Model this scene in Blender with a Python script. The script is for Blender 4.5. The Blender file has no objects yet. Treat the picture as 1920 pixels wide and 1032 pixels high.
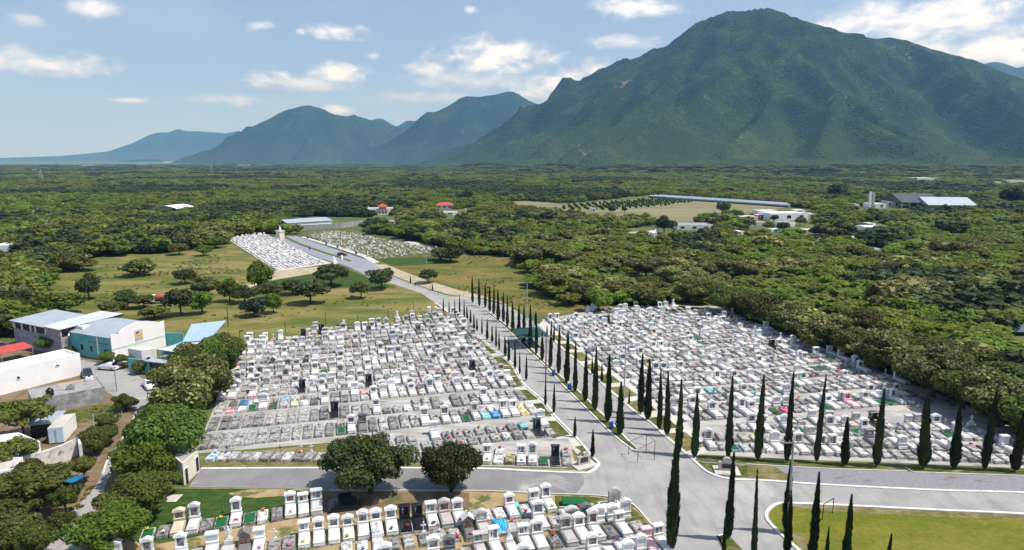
import bpy, math, random
import numpy as np
from mathutils import Vector, Matrix, noise as mnoise
R_ = math.radians
rnd = random.Random(7)
nr = np.random.RandomState(11)
scene = bpy.context.scene
COL = scene.collection

# ------------------------------------------------------------------ camera
CAMH = 42.0            # drone height above the ground, metres
FPX = 1250.0           # focal length for a 1920 wide frame
TILT = math.atan(216 / FPX)
cd = bpy.data.cameras.new('drone_camera')
cam = bpy.data.objects.new('drone_camera', cd)
COL.objects.link(cam)
cam.location = (0, 0, CAMH)
cam.rotation_euler = (math.pi / 2 - TILT, 0, 0)
cd.sensor_width = 36.0
cd.lens = 36.0 * FPX / 1920
cd.clip_start = 0.5
cd.clip_end = 60000
scene.camera = cam

# ------------------------------------------------------------------ exposure
scene.view_settings.view_transform = 'Standard'
scene.view_settings.look = 'None'
scene.view_settings.gamma = 1
scene.view_settings.exposure = 0.16
scene.cycles.max_bounces = 6
scene.cycles.diffuse_bounces = 3
scene.cycles.glossy_bounces = 2
scene.cycles.transmission_bounces = 3
scene.cycles.transparent_max_bounces = 8
scene.cycles.volume_bounces = 0

# ------------------------------------------------------------------ node helpers
def nd(nt, typ, **kw):
    n = nt.nodes.new(typ)
    for k, v in kw.items():
        if k == 'inp':
            for kk, vv in v.items():
                if hasattr(vv, 'is_output') or isinstance(vv, bpy.types.NodeSocket):
                    nt.links.new(vv, n.inputs[kk])
                else:
                    n.inputs[kk].default_value = vv
        else:
            setattr(n, k, v)
    return n

def math_(nt, op, a, b=None, c=None, clamp=False):
    n = nt.nodes.new('ShaderNodeMath'); n.operation = op; n.use_clamp = clamp
    for i, v in enumerate((a, b, c)):
        if v is None: continue
        if isinstance(v, bpy.types.NodeSocket): nt.links.new(v, n.inputs[i])
        else: n.inputs[i].default_value = v
    return n.outputs[0]

def mix_(nt, fac, a, b, mode='MIX'):
    n = nt.nodes.new('ShaderNodeMix'); n.data_type = 'RGBA'; n.blend_type = mode
    for key, v in ((0, fac), (6, a), (7, b)):
        if isinstance(v, bpy.types.NodeSocket): nt.links.new(v, n.inputs[key])
        else: n.inputs[key].default_value = (v if key == 0 else (tuple(v) + (1,))[:4])
    return n.outputs[2]

def ramp_(nt, fac, lo, hi):
    n = nd(nt, 'ShaderNodeMapRange', inp={'Value': fac, 'From Min': lo, 'From Max': hi})
    n.interpolation_type = 'SMOOTHSTEP'
    return n.outputs[0]

def noise_(nt, vec, scale, detail=3.0, rough=0.55, dist=0.0):
    n = nd(nt, 'ShaderNodeTexNoise', inp={'Vector': vec, 'Scale': scale, 'Detail': detail, 'Roughness': rough, 'Distortion': dist})
    return n.outputs[0]

# ------------------------------------------------------------------ sun and sky
SUN_EL, SUN_AZ = R_(60), R_(-11)      # sun high on the right (+X)
sd = bpy.data.lights.new('sun', 'SUN')
sd.energy = 4.8; sd.angle = R_(0.53); sd.color = (1.0, 0.965, 0.91)
so = bpy.data.objects.new('sun', sd); COL.objects.link(so)
sdir = Vector((math.cos(SUN_EL) * math.cos(SUN_AZ), math.cos(SUN_EL) * math.sin(SUN_AZ), math.sin(SUN_EL)))
so.rotation_euler = sdir.to_track_quat('Z', 'Y').to_euler()
so.location = (200, 50, 400)

def az_el(px, py):
    a = (px - 960) / FPX; b = (py - 516) / FPX
    dy = math.cos(TILT) - b * math.sin(TILT); dz = -math.sin(TILT) - b * math.cos(TILT)
    v = Vector((a, dy, dz)).normalized()
    return math.atan2(v.x, v.y), math.asin(v.z)

w = bpy.data.worlds.new('World'); scene.world = w; w.use_nodes = True
nt = w.node_tree; nt.nodes.clear()
sky = nd(nt, 'ShaderNodeTexSky', sky_type='NISHITA', sun_disc=False, sun_elevation=SUN_EL)
sky.sun_rotation = math.pi / 2 - SUN_AZ
sky.altitude = 600; sky.air_density = 1.0; sky.dust_density = 0.4; sky.ozone_density = 2.0
tc = nd(nt, 'ShaderNodeTexCoord')
vec = tc.outputs['Generated']
lift = nd(nt, 'ShaderNodeVectorMath', operation='ADD', inp={0: vec, 1: (0, 0, .19)}).outputs[0]
nt.links.new(nd(nt, 'ShaderNodeVectorMath', operation='NORMALIZE', inp={0: lift}).outputs[0], sky.inputs[0])
sep = nd(nt, 'ShaderNodeSeparateXYZ', inp={0: vec})
vx, vy, vz = sep.outputs
azi = math_(nt, 'ARCTAN2', vx, vy)
ele = math_(nt, 'ARCSINE', vz)
# soft billow noise, stretched along the horizon
cvec = nd(nt, 'ShaderNodeCombineXYZ', inp={0: azi, 1: math_(nt, 'MULTIPLY', ele, 1.9), 2: 0.0}).outputs[0]
nA = noise_(nt, cvec, 16.0, 7.0, 0.60, 0.3)
nB = noise_(nt, cvec, 46.0, 5.0, 0.60, 0.2)
cvu = nd(nt, 'ShaderNodeVectorMath', operation='ADD', inp={0: cvec, 1: (0.0, 0.016, 0.0)}).outputs[0]
nU = noise_(nt, cvu, 16.0, 7.0, 0.60, 0.3)
bill = math_(nt, 'ADD', math_(nt, 'MULTIPLY', math_(nt, 'SUBTRACT', nA, 0.5), 2.6), math_(nt, 'MULTIPLY', math_(nt, 'SUBTRACT', nB, 0.5), 1.3))
# (px, py, half width, half height, strength) : where each cloud stands in the sky
CLOUDS = [(170, 16, 52, 15, .85), (55, 38, 40, 13, .45), (105, 122, 140, 22, .8), (30, 100, 60, 25, .4), (490, 49, 32, 10, .9), (632, 58, 58, 17, 1.0),
          (563, 58, 12, 7, .6), (505, 150, 62, 17, .95), (640, 136, 55, 22, 1.0), (570, 158, 110, 14, .6), (880, 17, 13, 8, .7),
          (425, 188, 80, 12, .6), (252, 189, 46, 7, .6), (930, 105, 118, 36, 1.1), (800, 130, 48, 14, .8), (900, 150, 150, 18, .5), (635, 207, 44, 10, .75),
          (700, 105, 16, 9, .6), (1050, 162, 105, 34, .95), (1120, 130, 35, 20, .8), (1195, 10, 100, 24, 1.0), (1165, 76, 70, 14, .6), (800, 182, 110, 12, .4),
          (1620, 40, 120, 38, 1.1), (1760, 40, 160, 55, 1.15), (1890, 85, 130, 48, 1.15), (1750, 96, 90, 26, .8), (2100, 40, 160, 60, 1.0), (-120, 60, 90, 30, .7)]
dens = None
for (px, py, hw, hh, s) in CLOUDS:
    a0, e0 = az_el(px, py)
    a1, _ = az_el(px + hw, py); _, e1 = az_el(px, py - hh)
    wa, we = abs(a1 - a0) * 1.12, abs(e1 - e0) * 1.18
    da = math_(nt, 'DIVIDE', math_(nt, 'SUBTRACT', azi, a0), wa)
    de = math_(nt, 'DIVIDE', math_(nt, 'SUBTRACT', ele, e0), we)
    r2 = math_(nt, 'SQRT', math_(nt, 'ADD', math_(nt, 'MULTIPLY', da, da), math_(nt, 'MULTIPLY', de, de)))
    # >0 inside the cloud's body; the billow breaks up its rim
    f = math_(nt, 'SUBTRACT', 1.0, r2)
    f = math_(nt, 'ADD', f, math_(nt, 'MULTIPLY', bill, 0.9))
    f = math_(nt, 'MULTIPLY', ramp_(nt, f, -0.12, 1.1), s)
    dens = f if dens is None else math_(nt, 'MAXIMUM', dens, f)
dens = math_(nt, 'MINIMUM', dens, 1.0)
relief = math_(nt, 'MULTIPLY', math_(nt, 'SUBTRACT', nA, nU), 3.2)
shade = math_(nt, 'ADD', 0.66, relief, clamp=True)
ccol = mix_(nt, shade, (5.6, 6.1, 6.7), (7.9, 8.0, 8.1))
veil = math_(nt, 'ADD', 0.13, math_(nt, 'MULTIPLY', ramp_(nt, noise_(nt, cvec, 5.0, 4.0, 0.55), 0.44, 0.78), 0.10))
pale = mix_(nt, veil, sky.outputs[0], (6.4, 7.0, 7.6))
skyc = mix_(nt, math_(nt, 'MULTIPLY', dens, 0.92), pale, ccol)
bg = nd(nt, 'ShaderNodeBackground', inp={'Color': skyc, 'Strength': 0.15})
wo = nd(nt, 'ShaderNodeOutputWorld', inp={'Surface': bg.outputs[0]})

# ------------------------------------------------------------------ survey helpers
def G(px, py, z=0.0):
    """world point at height z seen along the photograph's line of sight (1920 wide frame)"""
    a = (px - 960) / FPX; b = (py - 516) / FPX
    dy = math.cos(TILT) - b * math.sin(TILT); dz = -math.sin(TILT) - b * math.cos(TILT)
    t = (CAMH - z) / -dz
    return Vector((a * t, dy * t, z))
def RAY(px, py, Y):
    a = (px - 960) / FPX; b = (py - 516) / FPX
    dy = math.cos(TILT) - b * math.sin(TILT); dz = -math.sin(TILT) - b * math.cos(TILT)
    return Vector((a / dy * Y, Y, CAMH + dz / dy * Y))
def PPM(p):
    """pixels per metre (1920 frame) at a world point"""
    return FPX / (p[1] * math.cos(TILT) + (CAMH - p[2]) * math.sin(TILT))
_n = math.hypot(.262, 1)
U = Vector((-.262 / _n, 1 / _n, 0)); V = Vector((1 / _n, .262 / _n, 0))   # along / across the avenue
def ST(s, t, z=0.0): return U * s + V * t + Vector((0, 0, z))
def inpoly(x, y, poly):
    x = np.asarray(x, float); y = np.asarray(y, float); c = np.zeros(x.shape, bool)
    n = len(poly)
    for i in range(n):
        x1, y1 = poly[i][0], poly[i][1]; x2, y2 = poly[(i + 1) % n][0], poly[(i + 1) % n][1]
        if y1 == y2: continue
        k = ((y1 > y) != (y2 > y)) & (x < (x2 - x1) * (y - y1) / (y2 - y1) + x1)
        c ^= k
    return c
def GP(pts, z=0.0): return [G(x, y, z) for x, y in pts]

# ------------------------------------------------------------------ mesh helpers
class MB:
    def __init__(s): s.v = []; s.f = []; s.m = []
    def add(s, vs, fs, m=0):
        o = len(s.v); s.v += [tuple(p) for p in vs]; s.f += [tuple(i + o for i in f) for f in fs]; s.m += [m] * len(fs); return s
    def box(s, x0, x1, y0, y1, z0, z1, m=0, taper=0.0, bottom=False):
        t = taper
        vs = [(x0, y0, z0), (x1, y0, z0), (x1, y1, z0), (x0, y1, z0), (x0 + t, y0 + t, z1), (x1 - t, y0 + t, z1), (x1 - t, y1 - t, z1), (x0 + t, y1 - t, z1)]
        fs = [(0, 1, 5, 4), (1, 2, 6, 5), (2, 3, 7, 6), (3, 0, 4, 7), (4, 5, 6, 7)]
        if bottom: fs.append((3, 2, 1, 0))
        return s.add(vs, fs, m)
    def bev(s, x0, x1, y0, y1, z0, z1, b=.03, m=0):
        """box with a chamfered top edge"""
        s.box(x0, x1, y0, y1, z0, z1 - b, m)
        return s.box(x0, x1, y0, y1, z1 - b, z1, m, taper=b)
    def prism(s, poly, z0, z1, m=0, top=True, bottom=False, mtop=None):
        n = len(poly)
        a = sum(poly[i][0] * poly[(i + 1) % n][1] - poly[(i + 1) % n][0] * poly[i][1] for i in range(n))
        if a < 0: poly = poly[::-1]
        vs = [(p[0], p[1], z0) for p in poly] + [(p[0], p[1], z1) for p in poly]
        s.add(vs, [(i, (i + 1) % n, n + (i + 1) % n, n + i) for i in range(n)], m)
        if top: s.add([(p[0], p[1], z1) for p in poly], [tuple(range(n))], m if mtop is None else mtop)
        if bottom: s.add([(p[0], p[1], z0) for p in poly], [tuple(range(n))[::-1]], m)
        return s
    def extr_y(s, prof, y0, y1, m=0):
        """profile in XZ extruded along y (front face at y0)"""
        n = len(prof)
        a = sum(prof[i][0] * prof[(i + 1) % n][1] - prof[(i + 1) % n][0] * prof[i][1] for i in range(n))
        if a < 0: prof = prof[::-1]
        vs = [(x, y0, z) for x, z in prof] + [(x, y1, z) for x, z in prof]
        fs = [(i + n, (i + 1) % n + n, (i + 1) % n, i)[::-1] for i in range(n)]
        fs = [tuple(range(n)), tuple(range(n, 2 * n))[::-1]] + [(i, n + i, n + (i + 1) % n, (i + 1) % n) for i in range(n)]
        return s.add(vs, fs, m)
    def tube(s, pts, r, k=6, m=0, cap=True):
        pts = [Vector(p) for p in pts]
        rr = r if isinstance(r, (list, tuple)) else [r] * len(pts)
        o = len(s.v); vs = []
        for i, p in enumerate(pts):
            d = (pts[min(i + 1, len(pts) - 1)] - pts[max(i - 1, 0)]).normalized()
            a = d.cross(Vector((0, 0, 1)) if abs(d.z) < .9 else Vector((1, 0, 0))).normalized(); b = d.cross(a)
            for j in range(k):
                t = 2 * math.pi * j / k
                vs.append(p + a * (rr[i] * math.cos(t)) + b * (rr[i] * math.sin(t)))
        fs = []
        for i in range(len(pts) - 1):
            for j in range(k):
                fs.append((i * k + j, i * k + (j + 1) % k, (i + 1) * k + (j + 1) % k, (i + 1) * k + j)[::-1])
        if cap: fs += [tuple(range(k)), tuple(range((len(pts) - 1) * k, len(pts) * k))[::-1]]
        return s.add(vs, fs, m)
    def lathe(s, prof, k=10, c=(0, 0), m=0):
        vs = []
        for r, z in prof:
            for j in range(k):
                t = 2 * math.pi * j / k; vs.append((c[0] + r * math.cos(t), c[1] + r * math.sin(t), z))
        fs = []
        for i in range(len(prof) - 1):
            for j in range(k): fs.append((i * k + j, i * k + (j + 1) % k, (i + 1) * k + (j + 1) % k, (i + 1) * k + j))
        fs.append(tuple(range((len(prof) - 1) * k, len(prof) * k)))
        return s.add(vs, fs, m)
    def blob(s, c, r, m=0, k=7, sq=1.0, jit=.12):
        vs = [(c[0], c[1], c[2] + r * sq)]
        for i in (1, 2, 3):
            ph = math.pi * i / 4
            for j in range(k):
                t = 2 * math.pi * j / k + i; q = r * (1 + rnd.uniform(-jit, jit))
                vs.append((c[0] + q * math.sin(ph) * math.cos(t), c[1] + q * math.sin(ph) * math.sin(t), c[2] + q * sq * math.cos(ph)))
        vs.append((c[0], c[1], c[2] - r * sq)); e = len(vs) - 1
        fs = [(0, 1 + j, 1 + (j + 1) % k) for j in range(k)]
        for i in range(2):
            for j in range(k): fs.append((1 + i * k + j, 1 + (i + 1) * k + j, 1 + (i + 1) * k + (j + 1) % k, 1 + i * k + (j + 1) % k))
        fs += [(e, 1 + 2 * k + (j + 1) % k, 1 + 2 * k + j) for j in range(k)]
        return s.add(vs, fs, m)
    def xf(s, M, start=0):
        for i in range(start, len(s.v)): s.v[i] = tuple(M @ Vector(s.v[i]))
        return s
    def mesh(s, name, mats, smooth=False):
        me = bpy.data.meshes.new(name)
        me.from_pydata(s.v, [], s.f)
        for mt in (mats if isinstance(mats, (list, tuple)) else [mats]): me.materials.append(mt)
        me.polygons.foreach_set('material_index', s.m)
        if smooth: me.polygons.foreach_set('use_smooth', [True] * len(s.f))
        me.update()
        return me
    def build(s, name, mats, parent=None, smooth=False):
        return link(name, s.mesh(name, mats, smooth), parent)

def link(name, data, parent=None):
    o = bpy.data.objects.new(name, data); COL.objects.link(o)
    if parent is not None: o.parent = parent
    return o
def tag(o, label=None, cat=None, group=None, kind=None):
    if label: o['label'] = label
    if cat: o['category'] = cat
    if group: o['group'] = group
    if kind: o['kind'] = kind
    return o
def thing(name, label, cat, loc=(0, 0, 0), rz=0.0, group=None):
    o = link(name, None); o.location = loc; o.rotation_euler = (0, 0, rz); o.empty_display_size = .5
    return tag(o, label, cat, group)
def struct(name, mb, mats, smooth=False):
    return tag(mb.build(name, mats, None, smooth), kind='structure')
ORD = ['zeroth', 'first', 'second', 'third', 'fourth', 'fifth', 'sixth', 'seventh', 'eighth', 'ninth', 'tenth', 'eleventh', 'twelfth', 'thirteenth',
       'fourteenth', 'fifteenth', 'sixteenth', 'seventeenth', 'eighteenth', 'nineteenth', 'twentieth']
def ordn(i):
    if i <= 20: return ORD[i]
    t = {2: 'twenty', 3: 'thirty', 4: 'forty'}[i // 10]
    return (t + '-' + ORD[i % 10]) if i % 10 else {3: 'thirtieth', 4: 'fortieth'}[i // 10]
def order_phrase(i, n, end='left', other='right'):
    """i counted from 1"""
    if i == 1: return 'first from the ' + end
    if n - i + 1 < i: return (ordn(n - i + 1) + ' from the ' + other) if n - i + 1 > 1 else 'last on the ' + other
    return ordn(i) + ' from the ' + end

# ------------------------------------------------------------------ materials
def newmat(name):
    m = bpy.data.materials.new(name); m.use_nodes = True
    t = m.node_tree; t.nodes.clear()
    bs = nd(t, 'ShaderNodeBsdfPrincipled'); out = nd(t, 'ShaderNodeOutputMaterial', inp={'Surface': bs.outputs[0]})
    return m, t, bs
def coords(t, obj):
    if obj:
        tc = nd(t, 'ShaderNodeTexCoord'); oi = nd(t, 'ShaderNodeObjectInfo')
        off = math_(t, 'MULTIPLY', oi.outputs['Random'], 97.0)
        cv = nd(t, 'ShaderNodeCombineXYZ', inp={0: off, 1: off, 2: off})
        return nd(t, 'ShaderNodeVectorMath', operation='ADD', inp={0: tc.outputs['Object'], 1: cv.outputs[0]}).outputs[0]
    return nd(t, 'ShaderNodeNewGeometry').outputs['Position']
def bump_(t, bs, h, strength, dist):
    b = nd(t, 'ShaderNodeBump', inp={'Height': h, 'Strength': strength, 'Distance': dist}); t.links.new(b.outputs[0], bs.inputs['Normal'])
def two(name, a, b, scale, lo=.35, hi=.65, rough=.85, bump=0.0, bdist=.02, obj=False, detail=4.0, c=None, cscale=1.0, clo=.5, chi=.7, stretch=None, spec=.3, bscale=None):
    """two colours mixed by noise, a third in patches"""
    m, t, bs = newmat(name)
    v = coords(t, obj)
    if stretch: v = nd(t, 'ShaderNodeMapping', inp={'Vector': v, 'Rotation': (0, 0, stretch[2]), 'Scale': (stretch[0], stretch[1], 1)}).outputs[0]
    n = noise_(t, v, scale, detail, .6)
    col = mix_(t, ramp_(t, n, lo, hi), a, b)
    if c is not None: col = mix_(t, ramp_(t, noise_(t, v, cscale, 5.0, .62), clo, chi), col, c)
    t.links.new(col, bs.inputs['Base Color'])
    bs.inputs['Roughness'].default_value = rough; bs.inputs['Specular IOR Level'].default_value = spec
    if bump: bump_(t, bs, noise_(t, v, bscale or scale * 3, 3.0, .6), bump, bdist)
    return m
def plain(name, c, rough=.6, metal=0.0, spec=.4, vary=.12, scale=.8):
    a = tuple(x * (1 - vary) for x in c); b = tuple(min(1, x * (1 + vary)) for x in c)
    m = two(name, a, b, scale, rough=rough, obj=True, spec=spec)
    m.node_tree.nodes['Principled BSDF'].inputs['Metallic'].default_value = metal
    return m
# ------------------------------------------------------------------ ground materials
def tinted(name, grime=(.55, .53, .5), amt=.55, gs=1.6, rough=.55, attr=False, lo=.45, hi=.72, spec=.35, streak=True):
    """stone, paint or concrete whose own colour is the object's (or the mesh's) tint, with weather stains"""
    m, t, bs = newmat(name)
    if attr:
        base = nd(t, 'ShaderNodeAttribute', attribute_name='tint').outputs['Color']; v = coords(t, False)
    else:
        base = nd(t, 'ShaderNodeObjectInfo').outputs['Color']; v = coords(t, True)
    n1 = noise_(t, v, gs, 5.0, .65, .4)
    st = math_(t, 'MULTIPLY', ramp_(t, n1, lo, hi), amt)
    dirty = mix_(t, 1.0, base, grime, 'MULTIPLY')
    col = mix_(t, st, base, dirty)
    fine = nd(t, 'ShaderNodeMapRange', inp={'Value': noise_(t, v, gs * 9, 2.0, .6), 'To Min': .86, 'To Max': 1.1}).outputs[0]
    col = mix_(t, 1.0, col, nd(t, 'ShaderNodeCombineXYZ', inp={0: fine, 1: fine, 2: fine}).outputs[0], 'MULTIPLY')
    t.links.new(col, bs.inputs['Base Color'])
    bs.inputs['Roughness'].default_value = rough; bs.inputs['Specular IOR Level'].default_value = spec
    bump_(t, bs, noise_(t, v, gs * 6, 3.0, .6), .25, .01)
    return m
M = {}
M['stone'] = tinted('painted_stone', (.62, .6, .57), .5)
M['conc'] = tinted('weathered_concrete', (.22, .215, .20), 1.0, 1.7, .85, lo=.40, hi=.66)
M['stone_f'] = tinted('painted_stone_field', (.62, .6, .57), .5, 1.2, attr=True)
M['conc_f'] = tinted('weathered_concrete_field', (.25, .245, .23), 1.0, 1.3, .85, attr=True, lo=.4, hi=.66)
M['granite'] = two('polished_black_granite', (.012, .012, .014), (.03, .03, .034), 30, rough=.16, spec=.6, obj=True)
def niche_mat(name, obj):
    m, t, bs = newmat(name); v = coords(t, obj)
    vo = nd(t, 'ShaderNodeTexVoronoi', inp={'Vector': v, 'Scale': 2.2})
    n = noise_(t, v, 2.6, 4.0, .6); nic = (.26, .27, .29)
    if obj:
        rr_ = nd(t, 'ShaderNodeObjectInfo').outputs['Random']
        nic = mix_(t, ramp_(t, rr_, .55, .60), (.26, .27, .29), mix_(t, ramp_(t, rr_, .74, .77), (.38, .14, .10), mix_(t, ramp_(t, rr_, .86, .9), (.14, .20, .33), (.36, .33, .24))))
    col = mix_(t, ramp_(t, n, .4, .62), (.05, .055, .06), nic)
    t.links.new(col, bs.inputs['Base Color']); bs.inputs['Roughness'].default_value = .22; bs.inputs['Specular IOR Level'].default_value = .6
    return m
M['niche'] = niche_mat('niche_glass', True); M['niche_f'] = niche_mat('niche_glass_field', False)
M['turf'] = two('artificial_turf', (.006, .085, .028), (.012, .13, .045), 14, rough=.9, obj=True, bump=.4)
M['bloom'] = tinted('petals', (.8, .8, .8), .3, 8, .7)
M['bloom_f'] = tinted('petals_field', (.8, .8, .8), .3, 6, .7, attr=True)
M['stem'] = two('flower_stems', (.03, .07, .02), (.06, .11, .03), 20, rough=.8, obj=True)
M['iron'] = plain('dark_iron', (.03, .03, .03), .5, .4)
M['galv'] = plain('galvanised_steel', (.42, .42, .41), .45, .6)
M['conpole'] = plain('pole_concrete', (.40, .39, .36), .85)
M['wood'] = plain('creosoted_wood', (.06, .045, .03), .9)
M['white'] = two('white_wall_paint', (.86, .855, .845), (.80, .79, .775), .35, rough=.75, c=(.68, .66, .63), cscale=.5, clo=.66, chi=.9)
M['pinkwhite'] = two('pinkish_white_wall_paint', (.86, .81, .785), (.82, .77, .745), .5, rough=.75)
M['teal'] = two('turquoise_wall_paint', (.15, .47, .45), (.11, .40, .39), .5, rough=.75, c=(.2, .42, .4), cscale=1.2, clo=.6, chi=.85)
M['mint'] = two('pale_mint_paint', (.55, .68, .62), (.5, .62, .57), 1.0, rough=.75)
M['cream'] = two('cream_wall_paint', (.70, .66, .52), (.62, .58, .45), .6, rough=.8)
M['block'] = two('grey_block_wall', (.34, .34, .34), (.22, .22, .23), 1.1, rough=.92, bump=.5, c=(.5, .5, .5), cscale=.7)
M['roofgrey'] = two('dusty_roof_screed', (.36, .35, .345), (.25, .24, .24), .7, rough=.9, c=(.40, .37, .35), cscale=.35)
M['rust'] = plain('rust_orange_paint', (.42, .20, .05), .8)
def corrugated(name, a, b, ang, period=.9, rough=.45):
    m, t, bs = newmat(name)
    v = coords(t, False)
    mp = nd(t, 'ShaderNodeMapping', inp={'Vector': v, 'Rotation': (0, 0, ang)}).outputs[0]
    wv = nd(t, 'ShaderNodeTexWave', inp={'Vector': mp, 'Scale': 1 / period})
    col = mix_(t, ramp_(t, noise_(t, v, .35, 5.0, .6), .35, .7), a, b)
    t.links.new(col, bs.inputs['Base Color']); bs.inputs['Roughness'].default_value = rough; bs.inputs['Metallic'].default_value = .25
    bump_(t, bs, wv.outputs['Fac'], .5, .05)
    return m
M['metalroof'] = corrugated('grey_sheet_metal_roof', (.47, .52, .56), (.40, .45, .50), .45)
M['blueroof'] = corrugated('pale_blue_sheet_roof', (.43, .57, .70), (.40, .53, .66), .3)
M['whiteroof'] = corrugated('white_sheet_roof', (.76, .77, .78), (.62, .64, .66), .3)
M['redroof'] = plain('red_roof', (.48, .07, .06), .7)
M['tileroof'] = plain('orange_red_roof_tiles', (.42, .09, .05), .8)
M['dark'] = plain('dark_opening', (.012, .012, .014), .4)
M['glass'] = plain('dark_window_glass', (.02, .025, .03), .1, spec=.8)
M['tank'] = plain('black_plastic', (.015, .015, .016), .5)
M['bluepl'] = plain('blue_plastic', (.015, .07, .30), .4)
M['tarp'] = plain('blue_tarpaulin', (.01, .17, .36), .6)
M['canopy'] = plain('dark_green_shade_cloth', (.012, .06, .055), .9)
M['carwhite'] = plain('white_car_paint', (.78, .78, .78), .22, spec=.6, vary=.02)
M['cardark'] = plain('dark_car_paint', (.02, .022, .028), .2, spec=.6)
M['carred'] = plain('dark_red_car_paint', (.09, .012, .015), .25, spec=.6)
M['tyre'] = plain('tyre_rubber', (.015, .015, .015), .9)
M['rim'] = plain('alloy_rim', (.5, .5, .5), .3, .8)
M['lampw'] = plain('lamp_lens', (.7, .7, .68), .15, spec=.7)
M['lampr'] = plain('tail_lamp_red', (.35, .01, .01), .2)
M['tankred'] = plain('faded_red_tank', (.40, .10, .07), .6)
M['ltblue'] = plain('light_blue_panel', (.50, .62, .74), .5)
M['tealpaint'] = plain('turquoise_paint', (.14, .55, .50), .7)
M['plast'] = two('plastic_greenhouse_film', (.30, .36, .42), (.24, .30, .36), .05, rough=.85, stretch=(6, .3, .3))

# ------------------------------------------------------------------ tombs
TINT = dict(w=(.82, .81, .80), c=(.78, .70, .52), g=(.40, .39, .375), d=(.20, .195, .195), k=(.02, .02, .022), p=(.74, .44, .46), b=(.42, .58, .72), t=(.28, .58, .54),
            y=(.66, .57, .33), r=(.22, .02, .02), o=(.56, .535, .505), u=(.12, .32, .58), m=(.70, .16, .32), l=(.62, .615, .61))
TNAME = dict(w='white', c='cream', g='grey', d='dark grey', k='black', p='pink', b='pale blue', t='turquoise', y='yellow', r='dark red', o='weathered pale', u='bright blue', m='magenta', l='light grey')
def cross_prof(w, h, t): return [(-t, 0), (t, 0), (t, h * .58), (w, h * .58), (w, h * .58 + 2 * t), (t, h * .58 + 2 * t), (t, h), (-t, h), (-t, h * .58 + 2 * t), (-w, h * .58 + 2 * t), (-w, h * .58), (-t, h * .58)]
def arch(w, z, rise, n=7, drop=.16):
    return [(-w, z - drop), (-w, z)] + [(-w * .86 + 2 * w * .86 * i / n, z + rise * math.sin(math.pi * i / n)) for i in range(n + 1)] + [(w, z), (w, z - drop)]
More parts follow.
